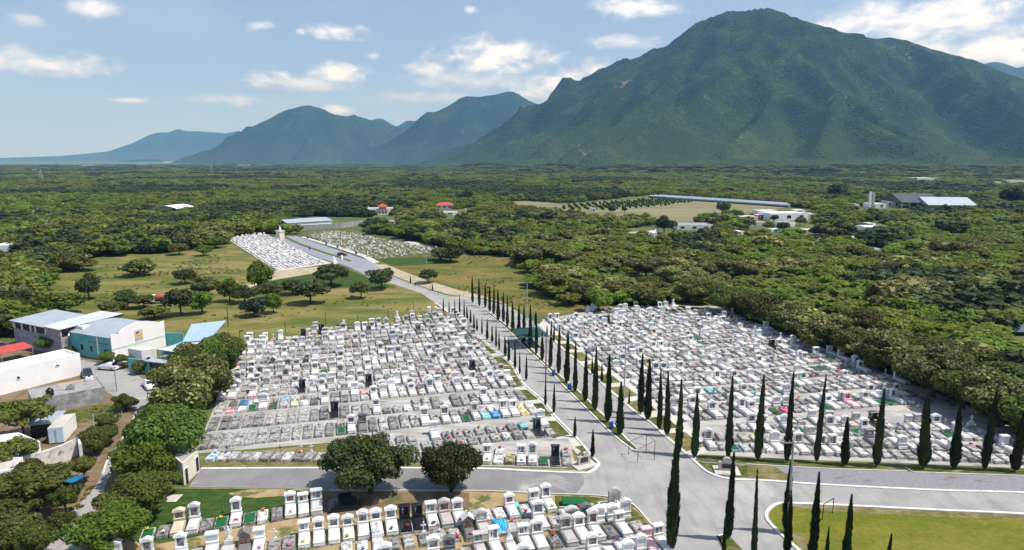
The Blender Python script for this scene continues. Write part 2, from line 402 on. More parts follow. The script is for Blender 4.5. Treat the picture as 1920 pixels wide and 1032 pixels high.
def tomb_parts(kind, var):
    """list of (part name, parent index or None, material key, colour role, MB); foot at y=0, head towards +y"""
    P = []; r = random.Random(kind + str(var))
    W = .56 + .03 * (var % 3)
    def pt(n, par, mk, role, mb): P.append((n, par, mk, role, mb)); return len(P) - 1
    def lid(y0, y1, z, role='m', mk='stone', w=None, h=.12):
        w = w or W - .07
        return MB().bev(-w, w, y0, y1, z, z + h, .05)
    if kind in 'NMGPHQ':            # slab tombs with a tall head structure
        hh = 1.86 + .13 * (var % 4 - 1.2); sl = .52 + .06 * (var % 2)
        pt('plinth', None, 'conc', 'g', MB().box(-W - .08, W + .08, -.06, 3.25, 0, .2))
        sb = pt('slab', None, 'stone', 'm', MB().box(-W, W, 0, 2.38, .2, sl).bev(-W - .03, W + .03, -.03, 2.38, sl, sl + .08, .03))
        lb = lid(.3, 2.2, sl + .08)
        if var % 3 == 0: lb.bev(-.2, .2, .12, .28, sl + .08, sl + .26, .03)
        pt('lid', sb, 'stone', 'm', lb)
        y0, y1 = 2.38, 2.98; pz = .86
        h = MB()
        h.bev(-W - .06, W + .06, y0 - .04, y1 + .06, .2, .42, .04).box(-W, W, y0, y1, .42, pz)
        h.bev(-W - .05, W + .05, y0 - .05, y1 + .05, pz, pz + .09, .03)
        top = hh
        if kind in 'NMG':
            for sx in (-1, 1): h.box(sx * (W - .1) - .09, sx * (W - .1) + .09, y0 + .04, y1 - .04, pz + .09, top)
            h.box(-W + .02, W - .02, y1 - .22, y1 - .06, pz + .09, top)
        else:
            h.box(-W + .02, W - .02, y0 + .08, y1 - .08, pz + .09, top)
            for sx in (-1, 1): h.box(sx * (W - .06) - .07, sx * (W - .06) + .07, y0 + .03, y1 - .03, pz + .09, top - .02)
        hb = pt('headstone', None, 'stone', 'm', h)
        c = MB()
        if kind in 'NPH' : c.extr_y(arch(W + .08, top + .13, .2 + .05 * (var % 2), drop=.13), y0 - .08, y1 + .08)
        elif kind == 'G': c.extr_y([(-W - .12, top), (W + .12, top), (W + .12, top + .08), (0, top + .38), (-W - .12, top + .08)], y0 - .08, y1 + .08)
        else: c.bev(-W - .1, W + .1, y0 - .09, y1 + .09, top, top + .2, .06)
        pt('cap', hb, 'stone', 'm', c)
        if kind == 'N': pt('niche', hb, 'niche', 'n', MB().extr_y([(-W + .18, pz + .12), (W - .18, pz + .12), (W - .18, top - .28)] + [((W - .18) * math.cos(a), top - .28 + .24 * math.sin(a)) for a in (.5, 1.0, 1.57, 2.1, 2.6)] + [(-W + .18, top - .28)], y0 + .2, y1 - .24))
        elif kind == 'M':
            s = (-1, 1)[var % 2]
            pt('niche', hb, 'niche', 'n', MB().box(min(.02 * s, s * (W - .2)), max(.02 * s, s * (W - .2)), y0 + .2, y1 - .24, pz + .14, top - .08))
            h.box(min(-.02 * s, -s * (W - .19)), max(-.02 * s, -s * (W - .19)), y0 + .12, y1 - .2, pz + .09, top)
            pt('cross', hb, 'iron', 'n', MB().extr_y([(x - s * .24, z + pz + .3) for x, z in cross_prof(.14, .6, .028)], y0 + .07, y0 + .115))
        elif kind == 'G': pt('niche', hb, 'niche', 'n', MB().box(-W + .2, W - .2, y0 + .2, y1 - .24, pz + .14, top - .08))
        else:
            pt('plaque', hb, 'stone', 'l', MB().box(-.28, .28, y0 + .045, y0 + .075, pz + .3, top - .25))
    elif kind == 'K':
        pt('plinth', None, 'conc', 'g', MB().box(-W - .12, W + .12, -.1, 3.2, 0, .22))
        sb = pt('slab', None, 'granite', 'k', MB().bev(-W, W, 0, 2.4, .22, .52, .04))
        pt('lid', sb, 'granite', 'k', MB().bev(-W + .12, W - .12, .2, 2.2, .52, .66, .06).bev(-.3, .3, .25, .6, .66, .8, .03))
        h = MB().box(-W, W, 2.4, 3.05, .22, .9).box(-W + .02, W - .02, 2.75, 3.0, .9, 1.95)
        for sx in (-1, 1): h.box(sx * (W - .1) - .09, sx * (W - .1) + .09, 2.42, 2.75, .9, 1.95)
        hb = pt('headstone', None, 'granite', 'k', h)
        pt('cap', hb, 'granite', 'k', MB().bev(-W - .07, W + .07, 2.36, 3.1, 1.95, 2.1, .06))
        pt('cross', hb, 'stone', 'l', MB().extr_y([(x - .2, z + 1.0) for x, z in cross_prof(.17, .8, .04)], 2.70, 2.745))
    elif kind == 'C':
        pt('plinth', None, 'conc', 'g', MB().box(-W - .1, W + .1, -.06, 3.3, 0, .2))
        sb = pt('slab', None, 'stone', 'm', MB().bev(-W, W, 0, 2.0, .2, .5, .04)); pt('lid', sb, 'stone', 'm', MB().bev(-W + .1, W - .1, .15, 1.85, .5, .6, .04))
        hb = pt('chapel', None, 'stone', 'm', MB().extr_y([(-W + .03, .2), (W - .03, .2), (W - .03, 1.55), (0, 1.95), (-W + .03, 1.55)], 2.05, 3.15))
        rf_ = MB()
        for sx in (-1, 1): rf_.add([(0, 1.95, 2.08), (sx * (W + .12), 1.95, 1.50), (sx * (W + .12), 3.25, 1.50), (0, 3.25, 2.08), (0, 1.95, 2.0), (sx * (W + .12), 1.95, 1.42), (sx * (W + .12), 3.25, 1.42), (0, 3.25, 2.0)], [(0, 1, 2, 3), (7, 6, 5, 4), (0, 4, 5, 1), (1, 5, 6, 2), (2, 6, 7, 3)] if sx > 0 else [(3, 2, 1, 0), (4, 5, 6, 7), (1, 5, 4, 0), (2, 6, 5, 1), (3, 7, 6, 2)])
        pt('roof', hb, 'stone', 'l' if var % 2 else 'm', rf_)
        pt('niche', hb, 'niche', 'n', MB().box(-.3, .3, 2.01, 2.046, .5, 1.4)); pt('cross', hb, 'iron' if var % 2 else 'stone', 'l', MB().extr_y([(x, z + 2.05) for x, z in cross_prof(.16, .55, .03)], 2.2, 2.26))
    elif kind == 'A':
        sb = pt('slab', None, 'stone', 'm', MB().box(-W - .03, W + .03, 0, 2.5, 0, .4).bev(-W + .05, W - .05, .1, 2.0, .4, .52, .04))
        pd = pt('pedestal', None, 'stone', 'm', MB().bev(-.42, .42, 2.05, 2.85, .0, .95, .05).bev(-.3, .3, 2.15, 2.75, .95, 1.1, .04))
        f_ = MB().lathe([(.23, 1.1), (.2, 1.45), (.14, 1.75), (.19, 1.95), (.15, 2.08), (.06, 2.12), (.06, 2.16), (.11, 2.24), (.11, 2.34), (.03, 2.42)], 9, (0, 2.45))
        for sx in (-1, 1): f_.add([(sx * .08, 2.55, 1.95), (sx * .42, 2.62, 2.25), (sx * .36, 2.62, 1.6), (sx * .1, 2.55, 1.5), (sx * .08, 2.60, 1.95), (sx * .42, 2.67, 2.25), (sx * .36, 2.67, 1.6), (sx * .1, 2.60, 1.5)], [(0, 1, 2, 3), (7, 6, 5, 4), (0, 4, 5, 1), (1, 5, 6, 2), (2, 6, 7, 3)])
        f_.tube([(.17, 2.42, 1.92), (.2, 2.25, 1.7), (.02, 2.2, 1.78)], [.05, .045, .04], 5).tube([(-.17, 2.42, 1.92), (-.2, 2.25, 1.7), (-.02, 2.2, 1.78)], [.05, .045, .04], 5)
        pt('statue', pd, 'stone', 'l', f_)
    elif kind == 'S' or kind == 'X' or kind == 'B':
        z = .34 + .05 * (var % 4)
        sb = pt('slab', None, 'conc', 'm', MB().box(-W - .03, W + .03, 0, 2.45, 0, z))
        l = MB()
        if var % 3 == 2:
            for i in range(3): l.bev(-W + .03, W - .03, .08 + i * .78, .82 + i * .78, z, z + .08, .025)
        else: l.bev(-W + .04, W - .04, .1, 2.35, z, z + .08, .03)
        pt('lid', sb, 'conc', 'm', l)
        if kind == 'X':
            if var % 2: pt('cross', None, 'iron', 'n', MB().extr_y([(x, zz + z) for x, zz in cross_prof(.28, 1.1, .035)], 2.3, 2.36))
            else: pt('cross', None, 'stone', 'l', MB().box(-.22, .22, 2.15, 2.43, z, z + .25).extr_y([(x, zz + z + .25) for x, zz in cross_prof(.3, 1.1, .06)], 2.22, 2.36))
        if kind == 'B':
            b = MB().bev(-W, W, 2.45, 2.95, 0, .9, .05); b.box(-.3, .3, 2.5, 2.9, .9, 1.25)
            b.extr_y([(x, zz + 1.25) for x, zz in cross_prof(.3, 1.0, .07)], 2.62, 2.78)
            pt('headstone', None, 'stone', 'l', b)
    elif kind == 'D':
        z = .24 + .04 * (var % 3)
        sb = pt('slab', None, 'conc', 'm', MB().box(-W - .1, W + .1, 0, 5.0, 0, z))
        pt('lid', sb, 'conc', 'm', MB().bev(-W + .02, W - .02, .12, 2.42, z, z + .13, .04))
        pt('lid', sb, 'conc', 'm', MB().bev(-W + .02, W - .02, 2.58, 4.86, z, z + .16 + .12 * (var % 2), .04))
    elif kind == 'T':
        c = MB()
        c.box(-W - .05, W + .05, 0, .14, 0, .34).box(-W - .05, W + .05, 2.3, 2.45, 0, .34)
        for sx in (-1, 1): c.box(sx * W - .06, sx * W + .06, .14, 2.3, 0, .34)
        sb = pt('kerb', None, 'conc', 'm', c)
        pt('turf', sb, 'turf', 'n', MB().bev(-W + .06, W - .06, .14, 2.3, .0, .38, .05))
        if var % 2: pt('cross', None, 'iron', 'n', MB().extr_y([(x, zz + .2) for x, zz in cross_prof(.24, 1.0, .04)], 2.34, 2.4))
    return P
KNAME = dict(C='little chapel tomb', A='tomb with angel statue', N='arched niche tomb', M='flat-topped niche tomb', G='gabled niche tomb', P='arched headstone tomb', H='tomb seen from behind', Q='square headstone tomb', K='black granite tomb', S='flat slab tomb', X='slab tomb with cross', B='pedestal cross tomb', D='double slab tomb', T='green turf tomb')
_proto = {}
MATKEY = {'stone': 'stone', 'conc': 'conc', 'niche': 'niche', 'granite': 'granite', 'turf': 'turf', 'iron': 'iron'}
def proto(kind, var):
    k = (kind, var)
    if k not in _proto:
        _proto[k] = [(n, par, mk, role, mb, None) for n, par, mk, role, mb in tomb_parts(kind, var)]
    return _proto[k]
_pm = {}
def part_mesh(kind, var, i):
    k = (kind, var, i)
    if k not in _pm:
        n, par, mk, role, mb, _ = proto(kind, var)[i]
        _pm[k] = mb.mesh('tomb_' + n, M[mk])
    return _pm[k]
def role_col(role, c):
    if role == 'm': return TINT[c]
    if role == 'g': return (.42, .41, .39)
    if role == 'k': return TINT['k']
    if role == 'l': return (.74, .73, .71)
    return (.3, .3, .3)
TOMBS = []     # every grave as a record first: the 300 nearest the drone become things, the rest one field
def grave(tok, pos, rz, label, jit=1.0, sc=1.0, keep=False):
    kind, c = tok[0], (tok[1] if len(tok) > 1 else 'w')
    v = rnd.randrange(6)
    k = rnd.uniform(.74, 1.03) if c in 'wclo' else rnd.uniform(.7, 1.3)
    TOMBS.append(dict(kind=kind, c=c, var=v, pos=Vector(pos), rz=rz + R_(rnd.uniform(-1.2, 1.2) * jit), k=k, sc=sc * rnd.uniform(.96, 1.05), label=label, keep=keep))
def label_of(tok, place):
    kind, c = tok[0], (tok[1] if len(tok) > 1 else 'w')
    nm = KNAME[kind]
    if kind in 'KT': return nm + ', ' + place
    return TNAME[c] + ' ' + nm + ', ' + place
def row(tokens, a, b, rowname, rz=None, rev=False, jit=1.0, end=('left', 'right')):
    """graves with their near edges spaced from a to b"""
    a, b = Vector(a), Vector(b); d = (b - a).normalized()
    if rz is None: rz = math.atan2(d.y, d.x)
    n = len(tokens)
    cnt = sum(1 for t in tokens if t != '.'); j = 0
    for i, tk in enumerate(tokens):
        if tk == '.': continue
        j += 1
        p = a + (b - a) * (i / max(1, n - 1)) + Vector((rnd.uniform(-.05, .05), rnd.uniform(-.08, .08), 0))
        q = rz
        if rev or tk[0] == 'H':
            L = {'S': 2.45, 'X': 2.45, 'T': 2.45, 'D': 5.0}.get(tk[0], 3.2)
            nrm = Vector((-math.sin(rz), math.cos(rz), 0)); p = p + nrm * L; q = rz + math.pi
        grave(tk, p, q, label_of(tk, order_phrase(j, cnt, *end) + ' in ' + rowname), jit)

# front (foreground) plot -------------------------------------------------------
row('Tw Sg Nc Nw Sg Tg Nw Tg Sw Sg Nw Mw Ml'.split(), G(274, 1016), G(595, 967), "the front plot's back row")
row('Pw Sg Nw Sd Gw Sg Qw Ao Cd Qw Xg Sg Mw Nw Nw Gw Nw Nw Nw K K Mw No Nw Sg Sw Sw Nw Sl Mw Nw'.split(),
    G(570, 1030) + (G(570, 1030) - G(1037, 963)) * (12 / 18.0), G(1037, 963), "the front plot's second row")
row('Sw Sw Bw Sg Sg Xg Xg Sg Cd Po Sg Sg Sg Nw Sg Ho Hd Hw Hw Hw'.split(), ST(67.6, -.6), ST(66.9, 31.6), "the front plot's third row", math.atan2(V.y, V.x))
row('Sg Nw Sg Sg Nw Nd Sg Mo Mw Aw Mw Nw Sg No Nw Nw Sd Mw Sg'.split(), ST(63.0, 1.8), ST(63.5, 31.9), "the front plot's fourth row", math.atan2(V.y, V.x))
row('Sg Sg Nw Sg Sw Sg Nw Sg Sg Sw Sg Nw Sw Hw Hw Qp Mw'.split(), ST(59.2, 8), ST(59.6, 33.2), "the front plot's nearest row", math.atan2(V.y, V.x))

# left field --------------------------------------------------------------------
row('Sb Xw Sg So Sl Sg Xg Sw Xd Xg Sg Sg Sg Sg Sg Sg Sw Sg Xg Sg Sg'.split(), G(392, 867), G(800, 867), "the left field's roadside row", 0.0)
row('Mw D.'.split()[:1] + 'Dw Sy Mw Nw Td K Dg'.split(), G(912, 872), G(1064, 876), "the left field's corner row", -.03)
RND_L = ['Nw'] * 4 + ['Nl'] * 4 + ['No'] * 5 + ['Mw'] * 2 + ['Mo'] * 3 + ['Pw'] * 3 + ['Po'] * 5 + ['Pl'] * 5 + ['Gw'] * 2 + ['Qw'] * 3 + ['Qo'] * 4 + ['Sw'] * 9 + ['Sg'] * 36 + ['So'] * 12 + ['Sl'] * 12 + ['Xg'] * 3 + ['Tg', 'K', 'Nd', 'Sb', 'Bw', 'Bo', 'Sd', 'Sd', 'Cl', 'Cd', 'Ao', 'Aw']
RND_F = ['Nw'] * 5 + ['Mw'] * 3 + ['Pw'] * 4 + ['Gw'] * 1 + ['Sw'] * 5 + ['Sg'] * 9 + ['So'] * 5 + ['Xg', 'Xw', 'Tg', 'Bw', 'Qw', 'Dg', 'Dg']
RND_R = ['Nw'] * 7 + ['Mw'] * 4 + ['Pw'] * 3 + ['Hw'] * 5 + ['Qw'] * 3 + ['Sw'] * 10 + ['Sl'] * 12 + ['Sg'] * 18 + ['So'] * 5 + ['Tg'] * 1 + ['St', 'Xw', 'Xw', 'Xg', 'Nc', 'Bw', 'Bo', 'K', 'Td', 'Cl', 'Cw', 'Aw', 'Ao', 'Sd']
def ch(lst, n): return [rnd.choice(lst) for _ in range(n)]
LB = [
 (92.2, 2.5, 30.6, 'Bw Sg Sg Sg Sg Sg Sg Sg Sg Sg Sg Sg Sl Sg Sl K Sg', '. . Sl Sg Sg . Qw Sg Sg Sg Sg Sg Sg Sg St . Pw'),
 (100.6, -20.8, 30.6, 'Dg Dg Dg Dg Dg Dg Do Dg XD XD XD Dg Tg Nw Nr Sg Do Dg Xg Do Nw Sg Nw Sw Tg Nw St Su Mw Mw Dy Dw', '. . . . . . . . Sg Sg Sg . So Sg So Sg . . Sg . . Sg . Sg So Sg Sg Sw . . . .'),
 (107.6, -20.6, 30.6, 'Dg Dd Dg Dg Dg Dg Dg Dg Dg Dg Dg K Dg Dg Dg Nw Sg So Sw Dg Dg Dg Sw Dg Dg Dg Nw Dl Dg Dg Dg', None),
 (114.9, -20.6, 30.6, 'Sl Sp Sw Tg Pw Td Sl Xc Xw Sd Nw Sg Sg Sg Sg Nw Pw Sw Sw Nw Sw Nw Sw Sg Pw Nw Sw Sd Sg Nw Sg', 'Sg Sd Su Sw Pw Sg Sb Sl So Sg . Sg Qo Qw Sp Sw Nw Pw Xw Gw Sd Nw Mw So Pw Sg Mw So Nw Pw Qw'),
]
for bi, (s0, t0, t1, near, far) in enumerate(LB):
    nm, nm2 = [("the left field's first row", "the left field's second row"), ("the left field's third row", "the left field's fourth row"), ("the left field's fifth row", ''), ("the left field's sixth row", "the left field's seventh row")][bi]
    near = near.replace('XD', 'Xg').replace('Nr', 'Nd').split()
    row(near, ST(s0, t0), ST(s0 + (.7 if bi else 0), t1), nm, math.atan2(V.y, V.x))
    if far:
        row(far.split(), ST(s0 + 2.7, t0), ST(s0 + 3.4, t1), nm2, math.atan2(V.y, V.x))
s0 = 121.6; k = 0
while s0 < 174:
    t0 = -21.4 + (s0 - 121) * .0; t1 = 30.4 - max(0, s0 - 150) * .02
    lim = max(t0, -22 + (s0 - 160) * 3.2) if s0 > 160 else t0
    if t1 - lim > 4:
        n = int((t1 - lim) / 1.62)
        row(ch(RND_L, n), ST(s0, lim), ST(s0 + .9, t1), "the left field's %s row" % ordn(8 + 2 * k), math.atan2(V.y, V.x))
        row(ch(RND_L, n), ST(s0 + 3.3, lim + .3), ST(s0 + 4.2, t1), "the left field's %s row" % ordn(9 + 2 * k), math.atan2(V.y, V.x))
    s0 += 7.1; k += 1

# right field --------------------------------------------------------------------
axR = math.atan2(-.05, 1) + 0.0
pa, pb = G(1338, 846), G(1920, 873)
row('Nw Sg Tb Sl Sw Sw Pw Sw Nw Sg Mw Mw Sl Sl Sg Sl Sl So Sg Sl Sl Sl Sg Sl So Sl Sg Sl Sl'.split(), pa, pb + (pb - pa) * .08, "the right field's front row", .05)
up = Vector((-.06, 1, 0)) * 3.4
row('Sd So Xg Sg Sy Xg Bw Sl Bo Qo Sg Sl Sg Xg Qd Sg Hw Sw Hw Bo Hw Xw Sg Sd Sl Qw Sg'.split(), pa + up + Vector((1, 0, 0)), pb + up + (pb - pa) * .08, "the right field's second row", .05)
pa2, pb2 = G(1378, 810), G(1896, 831)
row('Sl Sl Nw Mw Sd Pw Td Sw So Nw Sw Tg Nw Td Sl So Sl Sw Sl Td Nw Sl Sl Sw Sl Sg'.split(), pa2, pb2 + (pb2 - pa2) * .06, "the right field's third row", .03)
row('Sl Sw Sg . Qw So Qo Hw So Qo . K Sl Sg Sl Qw Qo So Nw Xw Xw Sg Bw'.split(), pa2 + Vector((9, 3.1, 0)), pb2 + Vector((-2, 3.1, 0)), "the right field's fourth row", .03)
r3a, r3b = ST(92.0, 53.7), ST(89.2, 99.3)
rzR = math.atan2((r3b - r3a).y, (r3b - r3a).x)
row('Sw Sg So Nw Sg Sg Nw Nw Sl Td Sm Sg Sw Sw Td Nw Sw Np Sg Nw Tg Tg Nw Sl Sg Sd'.split(), r3a, r3b, "the right field's fifth row", rzR)
row('Pl Sg Nw Sg . Sg Nw Hw Hw Qw Hw Hw Sg Sg So Hw Mw Hw Sg Sl Sg Nw Hw Pc Nw Sd'.split(), r3a + U * 3.2, r3b + U * 3.2, "the right field's sixth row", rzR)
s0 = 99.6; k = 0
while s0 < 172:
    t0 = 53.6 - (s0 - 92) * .02
    t1 = 103.2 + max(0, (s0 - 150)) * .08
    if s0 > 160: t1 = min(t1, 104 - (s0 - 160) * 1.3); t0 = t0 + (s0 - 160) * 1.8
    if t1 - t0 > 4:
        n = int((t1 - t0) / 1.72)
        fl = k in (1, 3)
        for q, dz in ((0, 0), (1, 3.3)):
            row(ch(RND_R if not (fl and q == 0) else ['Sg'] * 6 + ['Sl'] * 3 + ['Nw', 'Pw'], n), ST(s0 + dz, t0 + .2 * q), ST(s0 + dz - 1.6, t1), "the right field's %s row" % ordn(7 + 2 * k + q), rzR)
    s0 += 7.6; k += 1
# the two far plots on the hill road: small there, part of the field of graves
def far_plot(corner, e1, e2, n1, n2, lst, sc, jit):
    for i in range(n1):
        for j in range(n2):
            if rnd.random() < .06: continue
            p = corner + e1 * ((i + .5) / n1) + e2 * ((j + .5) / n2) + Vector((rnd.uniform(-jit, jit), rnd.uniform(-jit, jit), 0))
            d = e1.normalized(); grave(rnd.choice(lst), p, math.atan2(d.y, d.x), None, 3, sc)
# far plots
fl = GP([(430, 447), (472, 441), (612, 494), (520, 507)])
far_plot(fl[3], fl[2] - fl[3], fl[0] - fl[3], 12, 66, ['Nw'] * 2 + ['Pw'] * 2 + ['Qw'] * 1 + ['Sw'] * 22 + ['Sl'] * 5 + ['Bw', 'Sb', 'Sg', 'Sg'], .85, .3)
fr = GP([(575, 442), (640, 433), (838, 470), (816, 482), (706, 487)])
fa, fb = fr[0], fr[4]
for i in range(900):
    a, b = rnd.random(), rnd.random()
    p = (fa + (fb - fa) * a) + ((fr[1] + (fr[2] - fr[1]) * a) - (fa + (fb - fa) * a)) * b
    grave(rnd.choice(['Sw'] * 4 + ['Sl'] * 3 + ['So'] * 3 + ['Bl'] * 4 + ['Xw'] * 4 + ['Sy', 'Sr'] + ['Pw', 'Sg', 'So', 'Sl', 'Tg', 'Sp', 'Bl', 'Xg']), p, R_(rnd.choice((35, 125)) + rnd.uniform(-8, 8)), None, 4, rnd.uniform(.4, .6))

def inframe(p, m=10):
    d = (p - Vector((0, 0, CAMH)))
    z = d.y * math.cos(TILT) - d.z * math.sin(TILT)
    if z < 1: return False
    x = 960 + FPX * d.x / z
    y = 516 - FPX * (d.y * math.sin(TILT) + d.z * math.cos(TILT)) / z
    return -m < x < 1920 + m and -m < y < 1032 + m
def tomb_seen(t):
    c, s = math.cos(t['rz']), math.sin(t['rz'])
    for y, z in ((.4, .4), (2.4, .4), (2.8, 1.8)):
        if inframe(t['pos'] + Vector((-s * y, c * y, z)), -6): return True
    return False
for t in TOMBS: t['d'] = (t['pos'] - Vector((0, 0, CAMH))).length
vis = sorted([t for t in TOMBS if tomb_seen(t) and t['label']], key=lambda t: t['d'])
NEAR = vis[:300]
for t in NEAR: t['near'] = True
_cnt = {}
def put_tomb(t):
    o = thing('tomb', t['label'], 'tomb', t['pos'] + Vector((0, 0, .02)), t['rz'], 'tombs of the cemetery')
    o.scale = (t['sc'],) * 3
    made = []
    for i, (n, par, mk, role, mb, _) in enumerate(proto(t['kind'], t['var'])):
        c = link(n, part_mesh(t['kind'], t['var'], i), o if par is None else made[par])
        rc = role_col(role, t['c']); q = t['k'] if role == 'm' else 1
        c.color = tuple(min(.86, x * q) for x in rc) + (1,)
        made.append(c)
for t in NEAR: put_tomb(t)
# every farther grave: one field of graves that nobody could count
acc = {}
for t in TOMBS:
    if t.get('near'): continue
    if t['d'] < 95 and not tomb_seen(t): continue
    c, s = math.cos(t['rz']), math.sin(t['rz']); sc = t['sc']
    for i, (n, par, mk, role, mb, _) in enumerate(proto(t['kind'], t['var'])):
        if t['d'] > 230 and n in ('lid', 'plaque', 'plinth'): continue
        vv = np.array(mb.v) * sc * np.array((1, 1, .88 if t['d'] > 115 else 1))
        w_ = np.stack([vv[:, 0] * c - vv[:, 1] * s + t['pos'].x, vv[:, 0] * s + vv[:, 1] * c + t['pos'].y, vv[:, 2] + .02], 1)
        key = {'stone': 'stone_f', 'conc': 'conc_f', 'niche': 'niche_f'}.get(mk, mk)
        rc = role_col(role, t['c']); q = t['k'] if role == 'm' else 1
        acc.setdefault(key, []).append((w_, mb.f, [min(.86, x * q) for x in rc]))
FLC = [(.75, .06, .10), (.78, .20, .42), (.80, .62, .08), (.80, .30, .05), (.12, .2, .55), (.8, .8, .78), (.55, .03, .08)]
for t in TOMBS:          # flowers left on the farther graves
    if t.get('near') or t['d'] > 230 or rnd.random() > .26: continue
    c, s = math.cos(t['rz']), math.sin(t['rz']); b = MB(); x0 = rnd.uniform(-.3, .3); y0 = rnd.choice((.4, 2.0, 2.2))
    for i in range(3): b.blob((x0 + rnd.uniform(-.18, .18), y0 + rnd.uniform(-.15, .15), .68 + rnd.uniform(-.05, .1)), rnd.uniform(.1, .17), k=5, jit=.25)
    vv = np.array(b.v)
    acc.setdefault('bloom_f', []).append((np.stack([vv[:, 0] * c - vv[:, 1] * s + t['pos'].x, vv[:, 0] * s + vv[:, 1] * c + t['pos'].y, vv[:, 2]], 1), b.f, list(rnd.choice(FLC))))
keys = list(acc); V_ = []; F_ = []; Mi = []; Tn = []; off = 0
for ki, key in enumerate(keys):
    for w_, fs, rc in acc[key]:
        V_.append(w_)
        for f in fs: F_.append(tuple(a + off for a in f)); Mi.append(ki)
        Tn.append(np.tile(np.array(rc + [1.0]), (len(w_), 1))); off += len(w_)
me = bpy.data.meshes.new('distant_tombs'); me.from_pydata(np.concatenate(V_).tolist(), [], F_)
for key in keys: me.materials.append(M[key])
me.polygons.foreach_set('material_index', Mi)
at = me.color_attributes.new('tint', 'FLOAT_COLOR', 'POINT'); at.data.foreach_set('color', np.concatenate(Tn).ravel())
tag(link('distant_tombs', me), 'close-packed white and grey tombs filling the farther rows of the cemetery', 'tombs', kind='stuff')

# ------------------------------------------------------------------ ground
M['earth'] = two('scrub_earth', (.065, .095, .024), (.12, .135, .042), .035, rough=.95, c=(.13, .11, .06), cscale=.012, clo=.55, chi=.8, detail=6)
def field_mat(name, green, straw, brown, s1=.06, s2=.02, lo=.42, hi=.62, clo=.52, chi=.72, stretch=(1, 2.2, .3)):
    m, t, bs = newmat(name); v = coords(t, False)
    v2 = nd(t, 'ShaderNodeMapping', inp={'Vector': v, 'Rotation': (0, 0, stretch[2]), 'Scale': (stretch[0], stretch[1], 1)}).outputs[0]
    col = mix_(t, ramp_(t, noise_(t, v2, s1, 6, .62), lo, hi), green, straw)
    col = mix_(t, ramp_(t, noise_(t, v2, s2, 5, .6, .5), clo, chi), col, brown)
    f = nd(t, 'ShaderNodeMapRange', inp={'Value': noise_(t, v, 1.6, 4, .7), 'From Min': .25, 'From Max': .75, 'To Min': .7, 'To Max': 1.25}).outputs[0]
    col = mix_(t, 1.0, col, nd(t, 'ShaderNodeCombineXYZ', inp={0: f, 1: f, 2: f}).outputs[0], 'MULTIPLY')
    t.links.new(col, bs.inputs['Base Color']); bs.inputs['Roughness'].default_value = .95; bs.inputs['Specular IOR Level'].default_value = .1
    bump_(t, bs, noise_(t, v, 2.2, 4, .7), .7, .15)
    return m
M['field'] = field_mat('dry_meadow_grass', (.095, .122, .026), (.22, .19, .06), (.27, .205, .095), .045, .03, .40, .66, .50, .70)
M['meadow'] = field_mat('brown_meadow_grass', (.10, .12, .026), (.21, .16, .05), (.23, .14, .06), .05, .03)
M['lawn'] = field_mat('mown_lawn', (.125, .145, .016), (.175, .17, .026), (.22, .195, .045), .14, .03, clo=.5, chi=.75)
M['deeplawn'] = field_mat('deep_green_lawn', (.035, .075, .016), (.06, .095, .022), (.15, .13, .05), .4, .12, clo=.6, chi=.75)  # a deeper green grass than the mown lawn
M['verge'] = field_mat('verge_grass', (.055, .085, .016), (.16, .145, .05), (.26, .22, .13), .5, .22, clo=.55, chi=.72)
M['dryverge'] = field_mat('dry_verge_grass', (.13, .125, .04), (.22, .185, .085), (.27, .225, .14), .5, .22, clo=.5, chi=.7)
M['sand'] = two('sandy_soil', (.40, .30, .16), (.30, .22, .115), .6, rough=.95, c=(.11, .12, .035), cscale=.35, clo=.5, chi=.62, bump=.4)
M['brownsoil'] = two('brown_dirt', (.23, .165, .10), (.16, .11, .065), .7, rough=.95, c=(.09, .10, .035), cscale=.25, clo=.5, chi=.7, bump=.5, bdist=.08)
M['track'] = two('pale_dirt_track', (.44, .37, .26), (.36, .30, .21), .3, rough=.95, c=(.2, .18, .09), cscale=.12, clo=.55, chi=.75)
